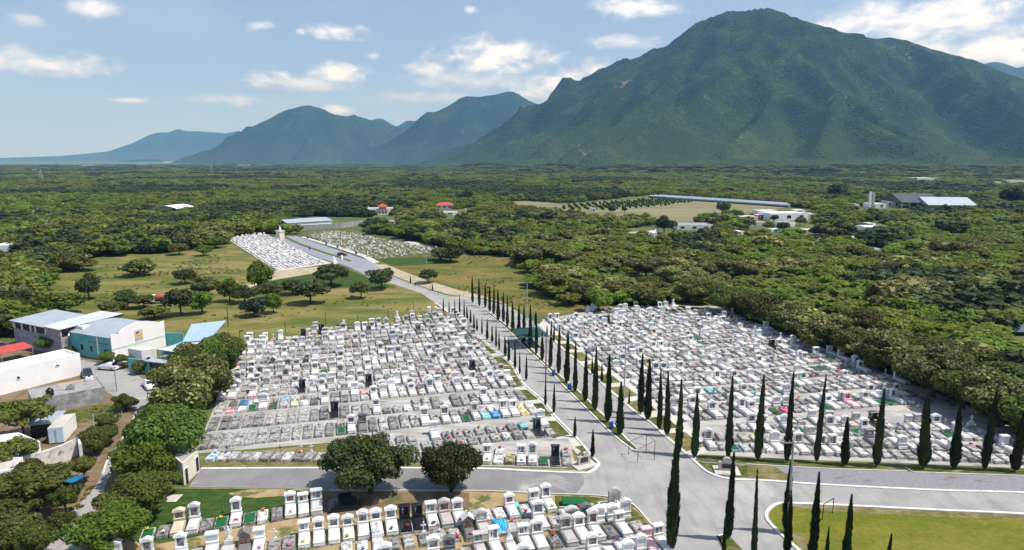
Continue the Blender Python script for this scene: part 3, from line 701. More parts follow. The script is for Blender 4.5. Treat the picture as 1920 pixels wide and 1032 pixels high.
def road_mat(name, a, b, worn, ang, cracks=.28, pale=.6):
    m, t, bs = newmat(name); v = coords(t, False)
    mp = nd(t, 'ShaderNodeMapping', inp={'Vector': v, 'Rotation': (0, 0, ang), 'Scale': (1, .12, 1)}).outputs[0]
    col = mix_(t, ramp_(t, noise_(t, v, .22, 6, .62), .35, .68), a, b)
    col = mix_(t, math_(t, 'MULTIPLY', ramp_(t, noise_(t, mp, .75, 4, .6), .48, .72), .45), col, tuple(x * .72 for x in b))     # tyre-worn streaks along the lane
    col = mix_(t, ramp_(t, noise_(t, v, .10, 6, .65, .6), pale, pale + .2), col, worn)
    vo = nd(t, 'ShaderNodeTexVoronoi', feature='DISTANCE_TO_EDGE', inp={'Vector': nd(t, 'ShaderNodeVectorMath', operation='ADD', inp={0: v, 1: nd(t, 'ShaderNodeTexNoise', inp={'Vector': v, 'Scale': .6, 'Detail': 4}).outputs[1]}).outputs[0], 'Scale': .16})
    ck = math_(t, 'MULTIPLY', math_(t, 'SUBTRACT', 1.0, ramp_(t, vo.outputs['Distance'], .0, .010)), ramp_(t, noise_(t, v, .07, 3, .5), .46, .6))
    col = mix_(t, math_(t, 'MULTIPLY', ck, cracks), col, (.07, .068, .065))
    st = ramp_(t, noise_(t, v, .55, 5, .7), .70, .78); col = mix_(t, math_(t, 'MULTIPLY', st, .5), col, (.10, .098, .095))
    g = nd(t, 'ShaderNodeMapRange', inp={'Value': noise_(t, v, 5, 2, .6), 'To Min': .9, 'To Max': 1.08}).outputs[0]
    col = mix_(t, 1.0, col, nd(t, 'ShaderNodeCombineXYZ', inp={0: g, 1: g, 2: g}).outputs[0], 'MULTIPLY')
    t.links.new(col, bs.inputs['Base Color']); bs.inputs['Roughness'].default_value = .92; bs.inputs['Specular IOR Level'].default_value = .2
    return m
M['asphalt'] = road_mat('worn_asphalt', (.36, .35, .335), (.285, .28, .272), (.47, .455, .42), .262, pale=.55)
M['asphalt2'] = road_mat('patched_asphalt', (.20, .195, .195), (.245, .24, .24), (.46, .445, .42), math.pi / 2, pale=.56)
M['farasph'] = two('far_asphalt', (.27, .29, .32), (.23, .25, .28), .1, rough=.9)
M['gravel'] = two('grey_gravel', (.27, .27, .295), (.205, .205, .23), 2.6, rough=.95, c=(.13, .125, .05), cscale=.22, clo=.55, chi=.68, bump=.7, bdist=.05, stretch=(.7, 1.6, .05))
M['pave'] = two('stained_cemetery_concrete', (.46, .44, .41), (.30, .285, .265), .35, rough=.9, c=(.12, .115, .11), cscale=.6, clo=.56, chi=.74, detail=7, stretch=(.45, 1.3, .262))
M['palepave'] = two('pale_concrete', (.58, .55, .50), (.48, .455, .42), .4, rough=.9, c=(.28, .26, .23), cscale=.5, clo=.58, chi=.78, detail=6)
M['kerb'] = two('whitewashed_kerb', (.72, .71, .68), (.58, .56, .52), .8, rough=.85, c=(.34, .32, .29), cscale=1.4, clo=.6, chi=.75)
M['crop'] = two('ploughed_strips', (.19, .17, .085), (.26, .23, .13), .035, rough=.95, c=(.10, .125, .045), cscale=.03, clo=.48, chi=.66, stretch=(.25, 2.2, -.12), detail=6)
M['cropgreen'] = two('green_crop_rows', (.15, .17, .07), (.20, .195, .09), .05, rough=.95)

def sheet(name, pts, mk, z, smoothn=0):
    """flat ground sheet from an outline, laid at height z"""
    mb = MB(); mb.add([(p[0], p[1], z) for p in pts], [tuple(range(len(pts)))])
    me = mb.mesh(name, M[mk])
    if me.polygons[0].normal.z < 0: me.flip_normals()
    return tag(link(name, me), kind='structure')
def spline(pts, per=5):
    P = [Vector(p) for p in pts]; out = []
    for i in range(len(P) - 1):
        p0, p1, p2, p3 = P[max(i - 1, 0)], P[i], P[i + 1], P[min(i + 2, len(P) - 1)]
        for j in range(per):
            t = j / per
            out.append(.5 * ((2 * p1) + (p2 - p0) * t + (2 * p0 - 5 * p1 + 4 * p2 - p3) * t * t + (3 * p1 - p0 - 3 * p2 + p3) * t ** 3))
    return out + [P[-1]]
def offset(pts, d):
    out = []
    for i, p in enumerate(pts):
        a = pts[max(i - 1, 0)]; b = pts[min(i + 1, len(pts) - 1)]
        t = (Vector(b) - Vector(a)).normalized(); out.append(Vector(p) + Vector((-t.y, t.x, 0)) * d)
    return out
def kerb(pts, wd=.28, h=.14, mk='kerb', name='kerb', z=0.0):
    a, b = offset(pts, wd / 2), offset(pts, -wd / 2); n = len(pts)
    vs = [(p.x, p.y, z) for p in a] + [(p.x, p.y, z + h) for p in a] + [(p.x, p.y, z + h) for p in b] + [(p.x, p.y, z) for p in b]
    fs = []
    for i in range(n - 1):
        for k in range(3): fs.append((k * n + i, k * n + i + 1, (k + 1) * n + i + 1, (k + 1) * n + i)[::-1])
    fs += [(0, n, 2 * n, 3 * n), (n - 1, 4 * n - 1, 3 * n - 1, 2 * n - 1)]
    mb = MB(); mb.add(vs, fs); return struct(name, mb, M[mk])

GX, GY0, GY1 = 15500, -400, 18500
_g = MB()
xs = [-GX, -4000, -1200, -400, -100, 100, 400, 1200, 4000, GX]; ys = [GY0, 0, 100, 200, 400, 900, 2000, 5000, GY1]
_g.add([(x, y, 0) for y in ys for x in xs], [(j * len(xs) + i, j * len(xs) + i + 1, (j + 1) * len(xs) + i + 1, (j + 1) * len(xs) + i) for j in range(len(ys) - 1) for i in range(len(xs) - 1)])
struct('ground', _g, M['earth'])

# meadows
sheet('meadow_left', GP([(40, 605), (70, 548), (110, 508), (175, 482), (320, 470), (430, 456), (520, 510), (610, 500), (650, 505), (790, 550), (845, 590), (700, 615), (458, 652), (330, 640), (180, 650)]), 'field', .02)
sheet('lawn_strip', GP([(455, 545), (500, 528), (575, 515), (660, 508), (700, 525), (745, 540), (640, 540), (560, 545)]), 'deeplawn', .035)
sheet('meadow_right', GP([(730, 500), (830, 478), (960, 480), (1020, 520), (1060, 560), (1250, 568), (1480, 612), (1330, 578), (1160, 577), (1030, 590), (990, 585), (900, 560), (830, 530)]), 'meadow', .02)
sheet('grass_bank', GP([(700, 486), (840, 481), (850, 494), (740, 500)]), 'deeplawn', .03)
# avenue, junction and cross roads: one asphalt sheet, islands and verges are raised kerbs and grass on it
lk = spline(GP([(1114, 862), (1082, 823), (1041, 781), (1015, 749), (980, 718), (963, 685), (916, 647), (881, 615), (850, 588), (835, 577), (818, 567), (790, 556), (740, 536), (700, 520)]))
rk = spline(GP([(1300, 863), (1248, 820), (1219, 793), (1192, 775), (1169, 755), (1128, 720), (1091, 685), (1056, 656), (1030, 630), (1009, 609), (986, 598), (960, 580), (935, 566), (905, 560), (872, 557), (840, 556), (790, 540), (745, 524), (716, 510)]))
sheet('avenue_asphalt', lk + rk[::-1], 'asphalt', .008)
sheet('junction_asphalt', GP([(354, 913), (535, 915), (619, 921), (886, 921), (1011, 926), (1119, 930), (1162, 937), (1184, 945), (1200, 959), (1227, 991), (1249, 1016), (1275, 1060), (1520, 1060), (1497, 1032), (1465, 1003), (1445, 983), (1437, 969), (1443, 955), (1461, 945), (1489, 945), (1546, 947), (1749, 957), (1920, 965), (2200, 985), (2200, 940), (1920, 925), (1749, 920), (1546, 910), (1432, 902), (1367, 899), (1327, 886), (1300, 863), (1114, 862), (1122, 869), (1119, 877), (1106, 886), (1087, 888), (984, 884), (892, 880), (600, 879), (377, 880)]), 'asphalt', .004)
sheet('cross_street', GP([(354, 912), (535, 914), (619, 920), (886, 920), (1011, 925), (1080, 927), (1096, 905), (1092, 889), (984, 885), (892, 881), (600, 880), (377, 881)]), 'asphalt2', .0125)
# median of the avenue
ml = spline(GP([(1189, 846), (1163, 827), (1137, 804), (1091, 758), (1053, 720), (1021, 685), (992, 659), (963, 630), (937, 606), (913, 588), (896, 577), (878, 572)]))
mr = spline(GP([(1197, 845), (1175, 824), (1146, 793), (1120, 769), (1091, 740), (1050, 705), (1015, 673), (980, 638), (951, 612), (930, 596), (906, 580), (886, 572)]))
med = ml + mr[::-1]
sheet('median_grass', med, 'verge', .11)
kerb([ml[0] + (mr[0] - ml[0]) * .5] + ml, .24, .15)
kerb(([mr[0] + (ml[0] - mr[0]) * .5] + mr)[::-1], .24, .15)
# lower median
lm = GP([(1345, 1007), (1362, 1040), (1375, 1070), (1425, 1070), (1395, 1036), (1369, 1008), (1357, 1003)])
sheet('median_grass', lm, 'verge', .11); kerb(lm[::-1][2:] + [lm[-1]], .22, .15); kerb(lm[:3], .22, .15)
kerb(spline(GP([(377, 880), (600, 879), (892, 880), (984, 884), (1087, 888), (1106, 886), (1119, 877), (1122, 869), (1114, 860)]))[::-1], .45, .16)
kerb(lk[1:46], .3, .14); kerb(rk[::-1], .26, .14)
kerb(spline(GP([(1300, 863), (1327, 886), (1367, 899), (1432, 902), (1546, 910), (1749, 920), (1920, 925), (2150, 937)]))[::-1], .4, .14)
kerb(spline(GP([(2150, 982), (1920, 965), (1749, 957), (1546, 947), (1489, 945), (1461, 945), (1443, 955), (1437, 969), (1445, 983), (1465, 1003), (1497, 1032), (1530, 1062)])), .4, .14)
kerb(spline(GP([(619, 921), (886, 921), (1011, 926), (1119, 930), (1162, 937), (1184, 945), (1200, 959), (1227, 991), (1249, 1016), (1270, 1045)])), .22, .12, 'palepave')
# blocks of the cemetery: paved bodies, soil between the front graves
sheet('front_plot_soil', GP([(300, 940), (330, 915), (535, 916), (619, 922), (886, 922), (1011, 927), (1119, 931), (1162, 938), (1184, 947), (1200, 961), (1227, 993), (1249, 1018), (1300, 1090), (120, 1090), (260, 1000)]), 'sand', .012)
sheet('front_plot_lawn', GP([(290, 950), (330, 916), (535, 917), (592, 924), (600, 950), (520, 975), (400, 1000), (300, 1020), (240, 1015)]), 'deeplawn', .018)
sheet('bare_patch', GP([(428, 925), (470, 918), (536, 918), (534, 930), (480, 934), (440, 932)]), 'sand', .024)
sheet('corner_lawn', GP([(1040, 930), (1119, 933), (1162, 941), (1182, 949), (1198, 962), (1225, 994), (1236, 1010), (1195, 1010), (1178, 985), (1130, 962), (1042, 962)]), 'verge', .018)
sheet('tree_litter', GP([(590, 922), (880, 924), (880, 950), (720, 968), (610, 975)]), 'brownsoil', .021)
sheet('front_plot_paving', [ST(57, 33), ST(66.5, 33), ST(66, 22), ST(57, 22)], 'pave', .024)
Lb = [ST(90.3, 31), ST(90.6, 5), ST(98.5, -2), ST(99.6, -21.6), ST(163, -22.6), ST(178.5, 28), ST(150, 29.5), ST(120, 31)]
sheet('left_field_paving', Lb, 'pave', .012)
sheet('lower_paving', GP([(930, 879), (1098, 884), (1078, 842), (1064, 822), (1005, 826), (900, 836), (840, 845), (820, 878)]), 'pave', .016)
sheet('left_field_verge', [ST(98.4, -22), ST(98.2, -3), ST(89, 5), ST(88, 14)] + GP([(860, 879), (600, 876), (380, 876)]), 'dryverge', .008)
# verge strips with cross paths between the left field and its kerb
def on_kerb(pts, s):
    best = min(pts, key=lambda p: abs(p.dot(U) - s)); return best
def verge_patches(pts, sgn, edges, inner, mk):
    for i, (a, b) in enumerate(edges):
        pa_, pb_ = on_kerb(pts, a), on_kerb(pts, b)
        q = V * (.5 * sgn)
        sheet('verge_grass', [pa_ + q, pb_ + q, ST(b, inner), ST(a, inner)], mk[i % len(mk)], .022)
sheet('left_verge_path', [ST(84, 31)] + [p - V * .2 for p in lk[3:52]] + [ST(165, 28.6), ST(120, 30.6)], 'palepave', .0145)
verge_patches(lk, -1, [(91.5, 98.6), (100.5, 106.4), (108.2, 113.8), (115.4, 121), (122.6, 128.5), (130, 136), (137.5, 143.5), (145, 151)], 30.4, ['verge', 'verge', 'verge', 'verge', 'dryverge'])
sheet('corner_grass', GP([(1072, 842), (1096, 864), (1112, 868), (1114, 876), (1098, 883), (1060, 881), (940, 879), (880, 877), (880, 874), (940, 875), (1062, 878), (1078, 870)]), 'dryverge', .026)
sheet('corner_grass', GP([(1077, 838), (1090, 836), (1106, 852), (1098, 852)]), 'verge', .026)
Rb = GP([(1310, 852), (1500, 862), (1700, 869), (1960, 880)]) + [G(2060, 875), ST(88, 104.5), ST(112, 104.5), ST(169, 105.5), ST(176, 78), ST(165.5, 51.5), ST(120, 52.6), ST(95, 53.2)]
sheet('right_field_paving', Rb, 'pave', .012)
sheet('right_verge_path', [p + V * .2 for p in rk[:46]] + [ST(165, 52), ST(120, 53), ST(96, 54), G(1335, 846), G(1312, 852)], 'palepave', .0145)
verge_patches(rk, 1, [(83, 88.5), (90.5, 95.6), (98, 103.5), (105.6, 111), (113, 118.6), (120.6, 126), (128, 134), (136, 141), (143.5, 149)], 51.2, ['dryverge', 'verge', 'dryverge'])
sheet('cypress_lawn', GP([(1304, 856), (1425, 861), (1670, 875), (1690, 882), (1560, 879), (1400, 869), (1316, 866)]), 'verge', .022)
sheet('cypress_lawn', GP([(1698, 876), (1930, 884), (2100, 893), (2100, 900), (1930, 891), (1712, 885)]), 'verge', .022)
sheet('gravel_strip', GP([(1304, 862), (1330, 880), (1370, 897), (1432, 900), (1546, 908), (1749, 918), (1920, 923), (2120, 935), (2120, 902), (1920, 892), (1690, 884), (1560, 880), (1400, 870), (1316, 866)]), 'gravel', .016)
sheet('corner_grass', GP([(1304, 864), (1320, 868), (1400, 872), (1402, 896), (1370, 895), (1330, 879)]), 'verge', .022)
sheet('dry_patch', GP([(1400, 872), (1450, 873), (1490, 900), (1432, 899), (1402, 896)]), 'dryverge', .0235)
kerb(GP([(1700, 884), (1560, 880), (1400, 871)]), .2, .1, 'palepave'); kerb(GP([(1930, 893), (1712, 886), (1698, 877)]), .2, .1, 'palepave')
sheet('round_lawn', GP([(1497, 1032), (1465, 1003), (1446, 984), (1439, 969), (1445, 956), (1463, 947), (1489, 946), (1546, 948), (1749, 958), (1920, 966), (2200, 986), (2300, 1100), (1560, 1100)]), 'lawn', .016)
_ra = spline(GP([(1461, 946), (1489, 946.5), (1546, 948.5), (1749, 958.5), (1920, 966.5), (2200, 986.5)]))
sheet('dry_lawn_edge', _ra + offset(_ra, -1.3)[::-1], 'dryverge', .0205)
sheet('bare_patch', GP([(1480, 1000), (1500, 1000), (1530, 1032), (1540, 1060), (1510, 1050)]), 'dryverge', .02)
# far plots, hill road, track
frd = [(694, 520), (650, 499), (615, 489), (535, 463), (502, 446), (528, 443.5), (556, 443), (600, 455), (640, 468), (700, 489), (712, 499), (728, 512), (722, 522)]
sheet('hill_road', GP(frd), 'farasph', .022)
sheet('hill_median', GP([(528, 444), (560, 459), (600, 473), (656, 491), (660, 489), (604, 471), (564, 457), (536, 444)]), 'verge', .06)
sheet('plot_paving', GP([(425, 447), (474, 440), (622, 494), (520, 509)]), 'palepave', .018)
sheet('plot_verge', GP([(561, 445), (585, 444), (700, 483), (690, 488)]), 'deeplawn', .03)
sheet('plot_path', GP([(563, 445), (570, 444), (640, 464), (690, 480), (712, 492), (700, 494), (680, 482), (630, 465)]), 'palepave', .04)
sheet('plot_grass', GP([(572, 443), (640, 431), (842, 470), (820, 483), (706, 488)]), 'verge', .016)
sheet('dirt_track', GP([(698, 496), (722, 496), (748, 506), (800, 526), (862, 545), (908, 556), (930, 564), (905, 559), (872, 556), (842, 553), (790, 537), (745, 520), (715, 506)]), 'track', .024)
sheet('dirt_track', GP([(430, 545), (480, 528), (540, 513), (610, 502), (640, 500), (645, 504), (570, 516), (500, 530), (450, 546)]), 'track', .026)
sheet('dirt_patch', GP([(505, 512), (520, 508), (600, 500), (618, 498), (560, 512), (500, 524)]), 'track', .028)
sheet('plot_slab', GP([(757, 454), (770, 453), (835, 466), (830, 471)]), 'palepave', .05)
# the street and lane on the left
st_ = GP([(153, 675), (183, 680), (247, 697), (275, 715), (296, 732), (270, 764), (256, 771), (235, 757), (200, 735), (158, 711), (120, 680)])
sheet('street', st_, 'asphalt', .02)
sheet('town_dirt', GP([(0, 640), (150, 660), (300, 690), (330, 730), (290, 760), (240, 900), (150, 1050), (-250, 1050), (-250, 640)]), 'brownsoil', .008)
sheet('town_grass', GP([(112, 772), (200, 757), (240, 762), (215, 775), (150, 795), (110, 790)]), 'verge', .014)
M['lanegrey'] = road_mat('lane_concrete', (.36, .35, .33), (.29, .28, .265), (.42, .39, .34), .5)
sheet('lane', GP([(250, 772), (270, 765), (262, 790), (238, 830), (215, 872), (196, 915), (178, 960), (152, 1032), (142, 1060), (58, 1060), (74, 1032), (130, 963), (170, 925), (192, 890), (202, 862), (224, 835), (247, 797)]), 'lanegrey', .022)
kerb(spline(GP([(256, 771), (249, 790), (225, 832), (203, 862), (193, 890)])), .25, .12, 'kerb')
# farmland and settlements far off
sheet('farmland', GP([(925, 380), (985, 377), (1060, 384), (1240, 370), (1300, 372), (1480, 388), (1440, 396), (1380, 402), (1345, 411), (1250, 420), (1130, 412), (1030, 401)]), 'crop', .05)
sheet('green_crop', GP([(1030, 392), (1080, 384), (1240, 373), (1310, 378), (1230, 388), (1110, 395)]), 'cropgreen', .07)
sheet('fallow', GP([(1120, 414), (1200, 404), (1260, 405), (1240, 414), (1180, 419)]), 'crop', .08)
# ------------------------------------------------------------------ vegetation
def leafmat(name, dark, light, tr=.25, hue=True):
    m, t, bs = newmat(name)
    oi = nd(t, 'ShaderNodeObjectInfo'); at = nd(t, 'ShaderNodeAttribute', attribute_name='leaf')
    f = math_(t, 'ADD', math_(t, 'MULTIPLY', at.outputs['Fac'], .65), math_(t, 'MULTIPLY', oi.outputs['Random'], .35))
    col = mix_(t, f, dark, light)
    hs = nd(t, 'ShaderNodeHueSaturation', inp={'Color': col, 'Hue': nd(t, 'ShaderNodeMapRange', inp={'Value': oi.outputs['Random'], 'To Min': .475, 'To Max': .525}).outputs[0],
            'Value': nd(t, 'ShaderNodeMapRange', inp={'Value': math_(t, 'FRACT', math_(t, 'MULTIPLY', oi.outputs['Random'], 7.31)), 'To Min': .68, 'To Max': 1.38}).outputs[0]})
    c = hs.outputs[0] if hue else col
    t.links.new(c, bs.inputs['Base Color']); bs.inputs['Roughness'].default_value = .6; bs.inputs['Specular IOR Level'].default_value = .2
    tl = nd(t, 'ShaderNodeBsdfTranslucent', inp={'Color': c})
    mx = nd(t, 'ShaderNodeMixShader', inp={0: tr, 1: bs.outputs[0], 2: tl.outputs[0]})
    t.links.new(mx.outputs[0], t.nodes['Material Output'].inputs['Surface'])
    return m
LM = dict(
    wbright=leafmat('bright_wood_leaves', (.100, .150, .016), (.23, .31, .040), .42), wmid=leafmat('wood_leaves', (.095, .130, .018), (.21, .25, .042), .4), wolive=leafmat('scrub_leaves', (.11, .122, .022), (.235, .24, .054), .38), wdark=leafmat('dark_wood_leaves', (.026, .044, .013), (.075, .100, .028), .2),  # bright to dark leaf tones belong to different kinds of tree
    bright=leafmat('bright_green_leaves', (.060, .105, .011), (.155, .235, .028), .36),
    mid=leafmat('green_leaves', (.050, .082, .013), (.140, .185, .032), .34),
    dark=leafmat('dark_green_leaves', (.020, .034, .010), (.080, .100, .026), .2),
    olive=leafmat('olive_leaves', (.066, .080, .016), (.165, .176, .042), .34),
    feather=leafmat('feathery_yellow_green_leaves', (.07, .09, .015), (.17, .19, .04), .35),
    bluish=leafmat('blue_green_needles', (.018, .038, .026), (.05, .082, .052), .1),
    cypress=leafmat('cypress_leaves', (.012, .024, .008), (.056, .074, .024), .12),
    bloom=leafmat('cream_blossom', (.24, .25, .09), (.42, .41, .18), .35),
    brown=leafmat('browning_leaves', (.08, .075, .025), (.17, .14, .05), .2))
M['bark'] = two('bark', (.05, .04, .03), (.11, .09, .07), 6, rough=.95, obj=True, bump=.6)

def leaf_cards(cen, nrm, size, elong=1.5, spread=.9, sky=.5):
    """quads at points, facing roughly along nrm"""
    n = len(cen)
    d = nrm * (1.25 - sky) + np.array((0, 0, sky)) + nr.normal(0, spread, (n, 3)) * .6; d /= np.linalg.norm(d, axis=1)[:, None] + 1e-9
    a = np.cross(d, nr.normal(0, 1, (n, 3))); a /= np.linalg.norm(a, axis=1)[:, None] + 1e-9
    b = np.cross(d, a)
    s = size * nr.uniform(.6, 1.4, n)[:, None]
    a *= s * elong * .5; b *= s * .5
    q = np.stack([cen - a - b * .5, cen + a * .1 - b, cen + a + b * .2, cen - a * .2 + b], 1)
    return q.reshape(-1, 3)
def crown_mesh(name, lobes, nleaf, leaf, mats, bloomfrac=0.0, core=True, elong=1.5, fill=.28, up=.25, sky=.5, coresize=.72, coreval=.25):
    """lobes: (centre, radii). Leaves lie through the outer shell of every lobe, a rough inner mass behind them"""
    wts = np.array([l[1][0] * l[1][1] + l[1][0] * l[1][2] for l in lobes]); wts = wts / wts.sum()
    cs = []; ns = []
    for l, w_ in zip(lobes, wts):
        k = max(6, int(nleaf * w_))
        d = nr.normal(0, 1, (k, 3)); d[:, 2] = d[:, 2] + up; d /= np.linalg.norm(d, axis=1)[:, None]
        rr = 1 - fill * nr.rand(k) ** 1.6 + .10 * nr.rand(k) ** 3
        rad = np.array(l[1])
        cs.append(np.array(l[0]) + d * rad * rr[:, None]); ns.append(d / rad)
    cs = np.concatenate(cs); ns = np.concatenate(ns); ns /= np.linalg.norm(ns, axis=1)[:, None]
    keep = np.ones(len(cs), bool)
    for l in lobes:               # drop leaves buried inside another lobe
        e = (((cs - np.array(l[0])) / (np.array(l[1]) * .62)) ** 2).sum(1); keep &= e > 1
    cs, ns = cs[keep], ns[keep]
    q = leaf_cards(cs, ns, leaf, elong, sky=sky)
    nq = len(cs); mi = np.zeros(nq, int); val = nr.rand(nq)
    if bloomfrac: mi[(nr.rand(nq) < bloomfrac * np.clip(.4 + 1.1 * ns[:, 2], 0, 1.5))] = 1
    vs = [q]; fs = np.arange(nq * 4).reshape(-1, 4).tolist(); vals = [np.repeat(val, 4)]; mis = mi.tolist(); o = nq * 4
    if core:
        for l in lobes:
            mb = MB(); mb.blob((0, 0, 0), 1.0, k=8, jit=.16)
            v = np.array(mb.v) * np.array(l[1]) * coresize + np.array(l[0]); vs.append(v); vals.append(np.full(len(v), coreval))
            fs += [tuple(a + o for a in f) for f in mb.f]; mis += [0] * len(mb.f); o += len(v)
    me = bpy.data.meshes.new(name); me.from_pydata(np.concatenate(vs).tolist(), [], fs)
    for m_ in mats: me.materials.append(m_)
    me.polygons.foreach_set('material_index', mis)
    at = me.attributes.new('leaf', 'FLOAT', 'POINT'); at.data.foreach_set('value', np.concatenate(vals))
    me.update(); return me
def lobes_round(n, flat=.42, zc=.6, spread=.27, rmin=.15, rmax=.27, low=.2):
    """unit tree (width 1, height 1): scattered lobes filling a lumpy dome"""
    L = [((rnd.uniform(-.05, .05), rnd.uniform(-.05, .05), zc * .95), (.24, .24, flat * .62))]
    for i in range(n):
        a = i * 2.399 + rnd.uniform(-.4, .4); q = math.sqrt((i + .5) / n) * spread * rnd.uniform(.95, 1.5)
        r = rnd.uniform(rmin, rmax)
        z = zc + (flat * .75) * math.sqrt(max(0, 1 - (q / .46) ** 2)) * rnd.uniform(-.55, .62)
        z = max(low, min(z, .98 - r * .7))
        L.append(((q * math.cos(a), q * math.sin(a), z), (r, r * rnd.uniform(.85, 1.15), r * rnd.uniform(.6, .85))))
    return L
def trunk_mb(h0, r, spread, k=6, limbs=4, top=.75):
    mb = MB()
    mb.tube([(0, 0, -.02), (.01, .0, h0 * .5), (.015, .01, h0)], [r * 1.3, r, r * .85], k)
    for i in range(limbs):
        a = i * 2 * math.pi / limbs + rnd.uniform(-.4, .4); q = spread * rnd.uniform(.6, 1)
        mb.tube([(.01, 0, h0 * rnd.uniform(.7, 1)), (q * .5 * math.cos(a), q * .5 * math.sin(a), h0 + (top - h0) * .5), (q * math.cos(a), q * math.sin(a), top)], [r * .7, r * .45, r * .2], 5)
    return mb
# kinds: (mesh list, leaf count etc.); unit size meshes, scaled per tree
TK = {}
def kind(name, mat_, n, nleaf, leaf, variants=3, bloom=0.0, second='bloom', trunk=(.22, .03), limbs=4, **kw):
    if name.startswith('near') or name.startswith('field'): kw.setdefault('sky', .22); kw.setdefault('coresize', .58)
    if name.startswith('wood'): kw.setdefault('coresize', .86); kw.setdefault('coreval', .5)
    lk_ = {k_: kw.pop(k_) for k_ in list(kw) if k_ in ('flat', 'zc', 'spread', 'rmin', 'rmax', 'low')}
    L = []
    for v in range(variants):
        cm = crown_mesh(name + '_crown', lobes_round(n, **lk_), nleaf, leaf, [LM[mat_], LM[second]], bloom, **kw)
        tm = trunk_mb(trunk[0], trunk[1], .28, limbs=limbs).mesh('trunk', M['bark'], True)
        L.append((cm, tm))
    TK[name] = L
kind('near_dark', 'dark', 34, 17000, .026, 2, .10, 'olive', flat=.5, zc=.46, rmin=.09, rmax=.19, low=.10, fill=.5, spread=.33)
kind('near_mid', 'mid', 19, 8500, .034, 3, rmin=.10, rmax=.24, flat=.5, zc=.5, low=.12)
kind('near_bright', 'bright', 18, 8500, .036, 2, rmin=.10, rmax=.25, flat=.5, zc=.5, low=.12)
kind('near_feather', 'feather', 24, 5200, .036, 2, rmin=.09, rmax=.17, core=False, flat=.4, zc=.62, fill=.6, elong=2.0, trunk=(.34, .02), limbs=6, spread=.32, low=.32)
kind('near_bloom', 'olive', 20, 8500, .034, 3, .25, rmin=.09, rmax=.23, flat=.52, zc=.48, low=.10)
kind('near_olive', 'olive', 17, 7500, .036, 2, .02, rmin=.10, rmax=.24, flat=.5, zc=.48, low=.10, fill=.4)
kind('field_dark', 'dark', 18, 2600, .06, 4, .03, 'olive', flat=.42, zc=.56, low=.24, trunk=(.30, .028))
kind('field_olive', 'olive', 18, 2600, .06, 3, flat=.4, zc=.56, low=.24, trunk=(.30, .028), fill=.4)
kind('field_bright', 'bright', 18, 2600, .06, 2, flat=.46, zc=.55, low=.25)
kind('field_blue', 'bluish', 18, 2600, .06, 1, flat=.46, zc=.5, low=.2)
kind('bush', 'olive', 14, 1900, .075, 2, .03, flat=.5, zc=.45, low=.12, trunk=(.15, .02))
kind('wood_mid', 'wmid', 12, 900, .10, 4, flat=.5, zc=.5, low=.2, trunk=(.3, .025), limbs=2, fill=.35)
kind('wood_bright', 'wbright', 12, 900, .10, 3, flat=.5, zc=.5, low=.2, trunk=(.3, .025), limbs=2, fill=.35)
kind('wood_dark', 'wdark', 12, 900, .10, 3, flat=.5, zc=.5, low=.2, trunk=(.3, .025), limbs=2, fill=.3)
kind('wood_olive', 'wolive', 12, 900, .10, 3, .02, flat=.48, zc=.5, low=.2, trunk=(.3, .025), limbs=2, fill=.45)
kind('wood_bloom', 'wolive', 12, 900, .10, 2, .35, flat=.5, zc=.5, low=.2, trunk=(.3, .025), limbs=2, fill=.35)
TREE_N = [0]
def tree_at(kd, p, w_, h, label, group=None, cat='tree', name=None, v=None, rz=None):
    TREE_N[0] += 1
    cm, tm = TK[kd][rnd.randrange(len(TK[kd])) if v is None else v % len(TK[kd])]
    o = thing(name or 'tree', label, cat, p, rnd.uniform(0, 6.28) if rz is None else rz, group)
    o.scale = (w_, w_, h)
    link('crown', cm, o); link('trunk', tm, o)
    return o
def tree(kd, bx, by, wpx, hpx, label, group=None, cat='tree', name=None):
    p = G(bx, by); m = PPM(p)
    el = math.atan2(CAMH, p.length); return tree_at(kd, p, wpx / m, hpx / m / math.cos(el) * (1 - .35 * math.sin(el)), label, group, cat, name)
EXCL = []      # where hand-placed trees stand
# two big dark trees by the cross street
tree('near_dark', 695, 925, 152, 158, 'larger of two big dark round trees beside the cross street', 'trees of the cemetery')
tree('near_dark', 846, 921, 116, 126, 'smaller of two big dark round trees, yellowish-lit, beside the cross street', 'trees of the cemetery')
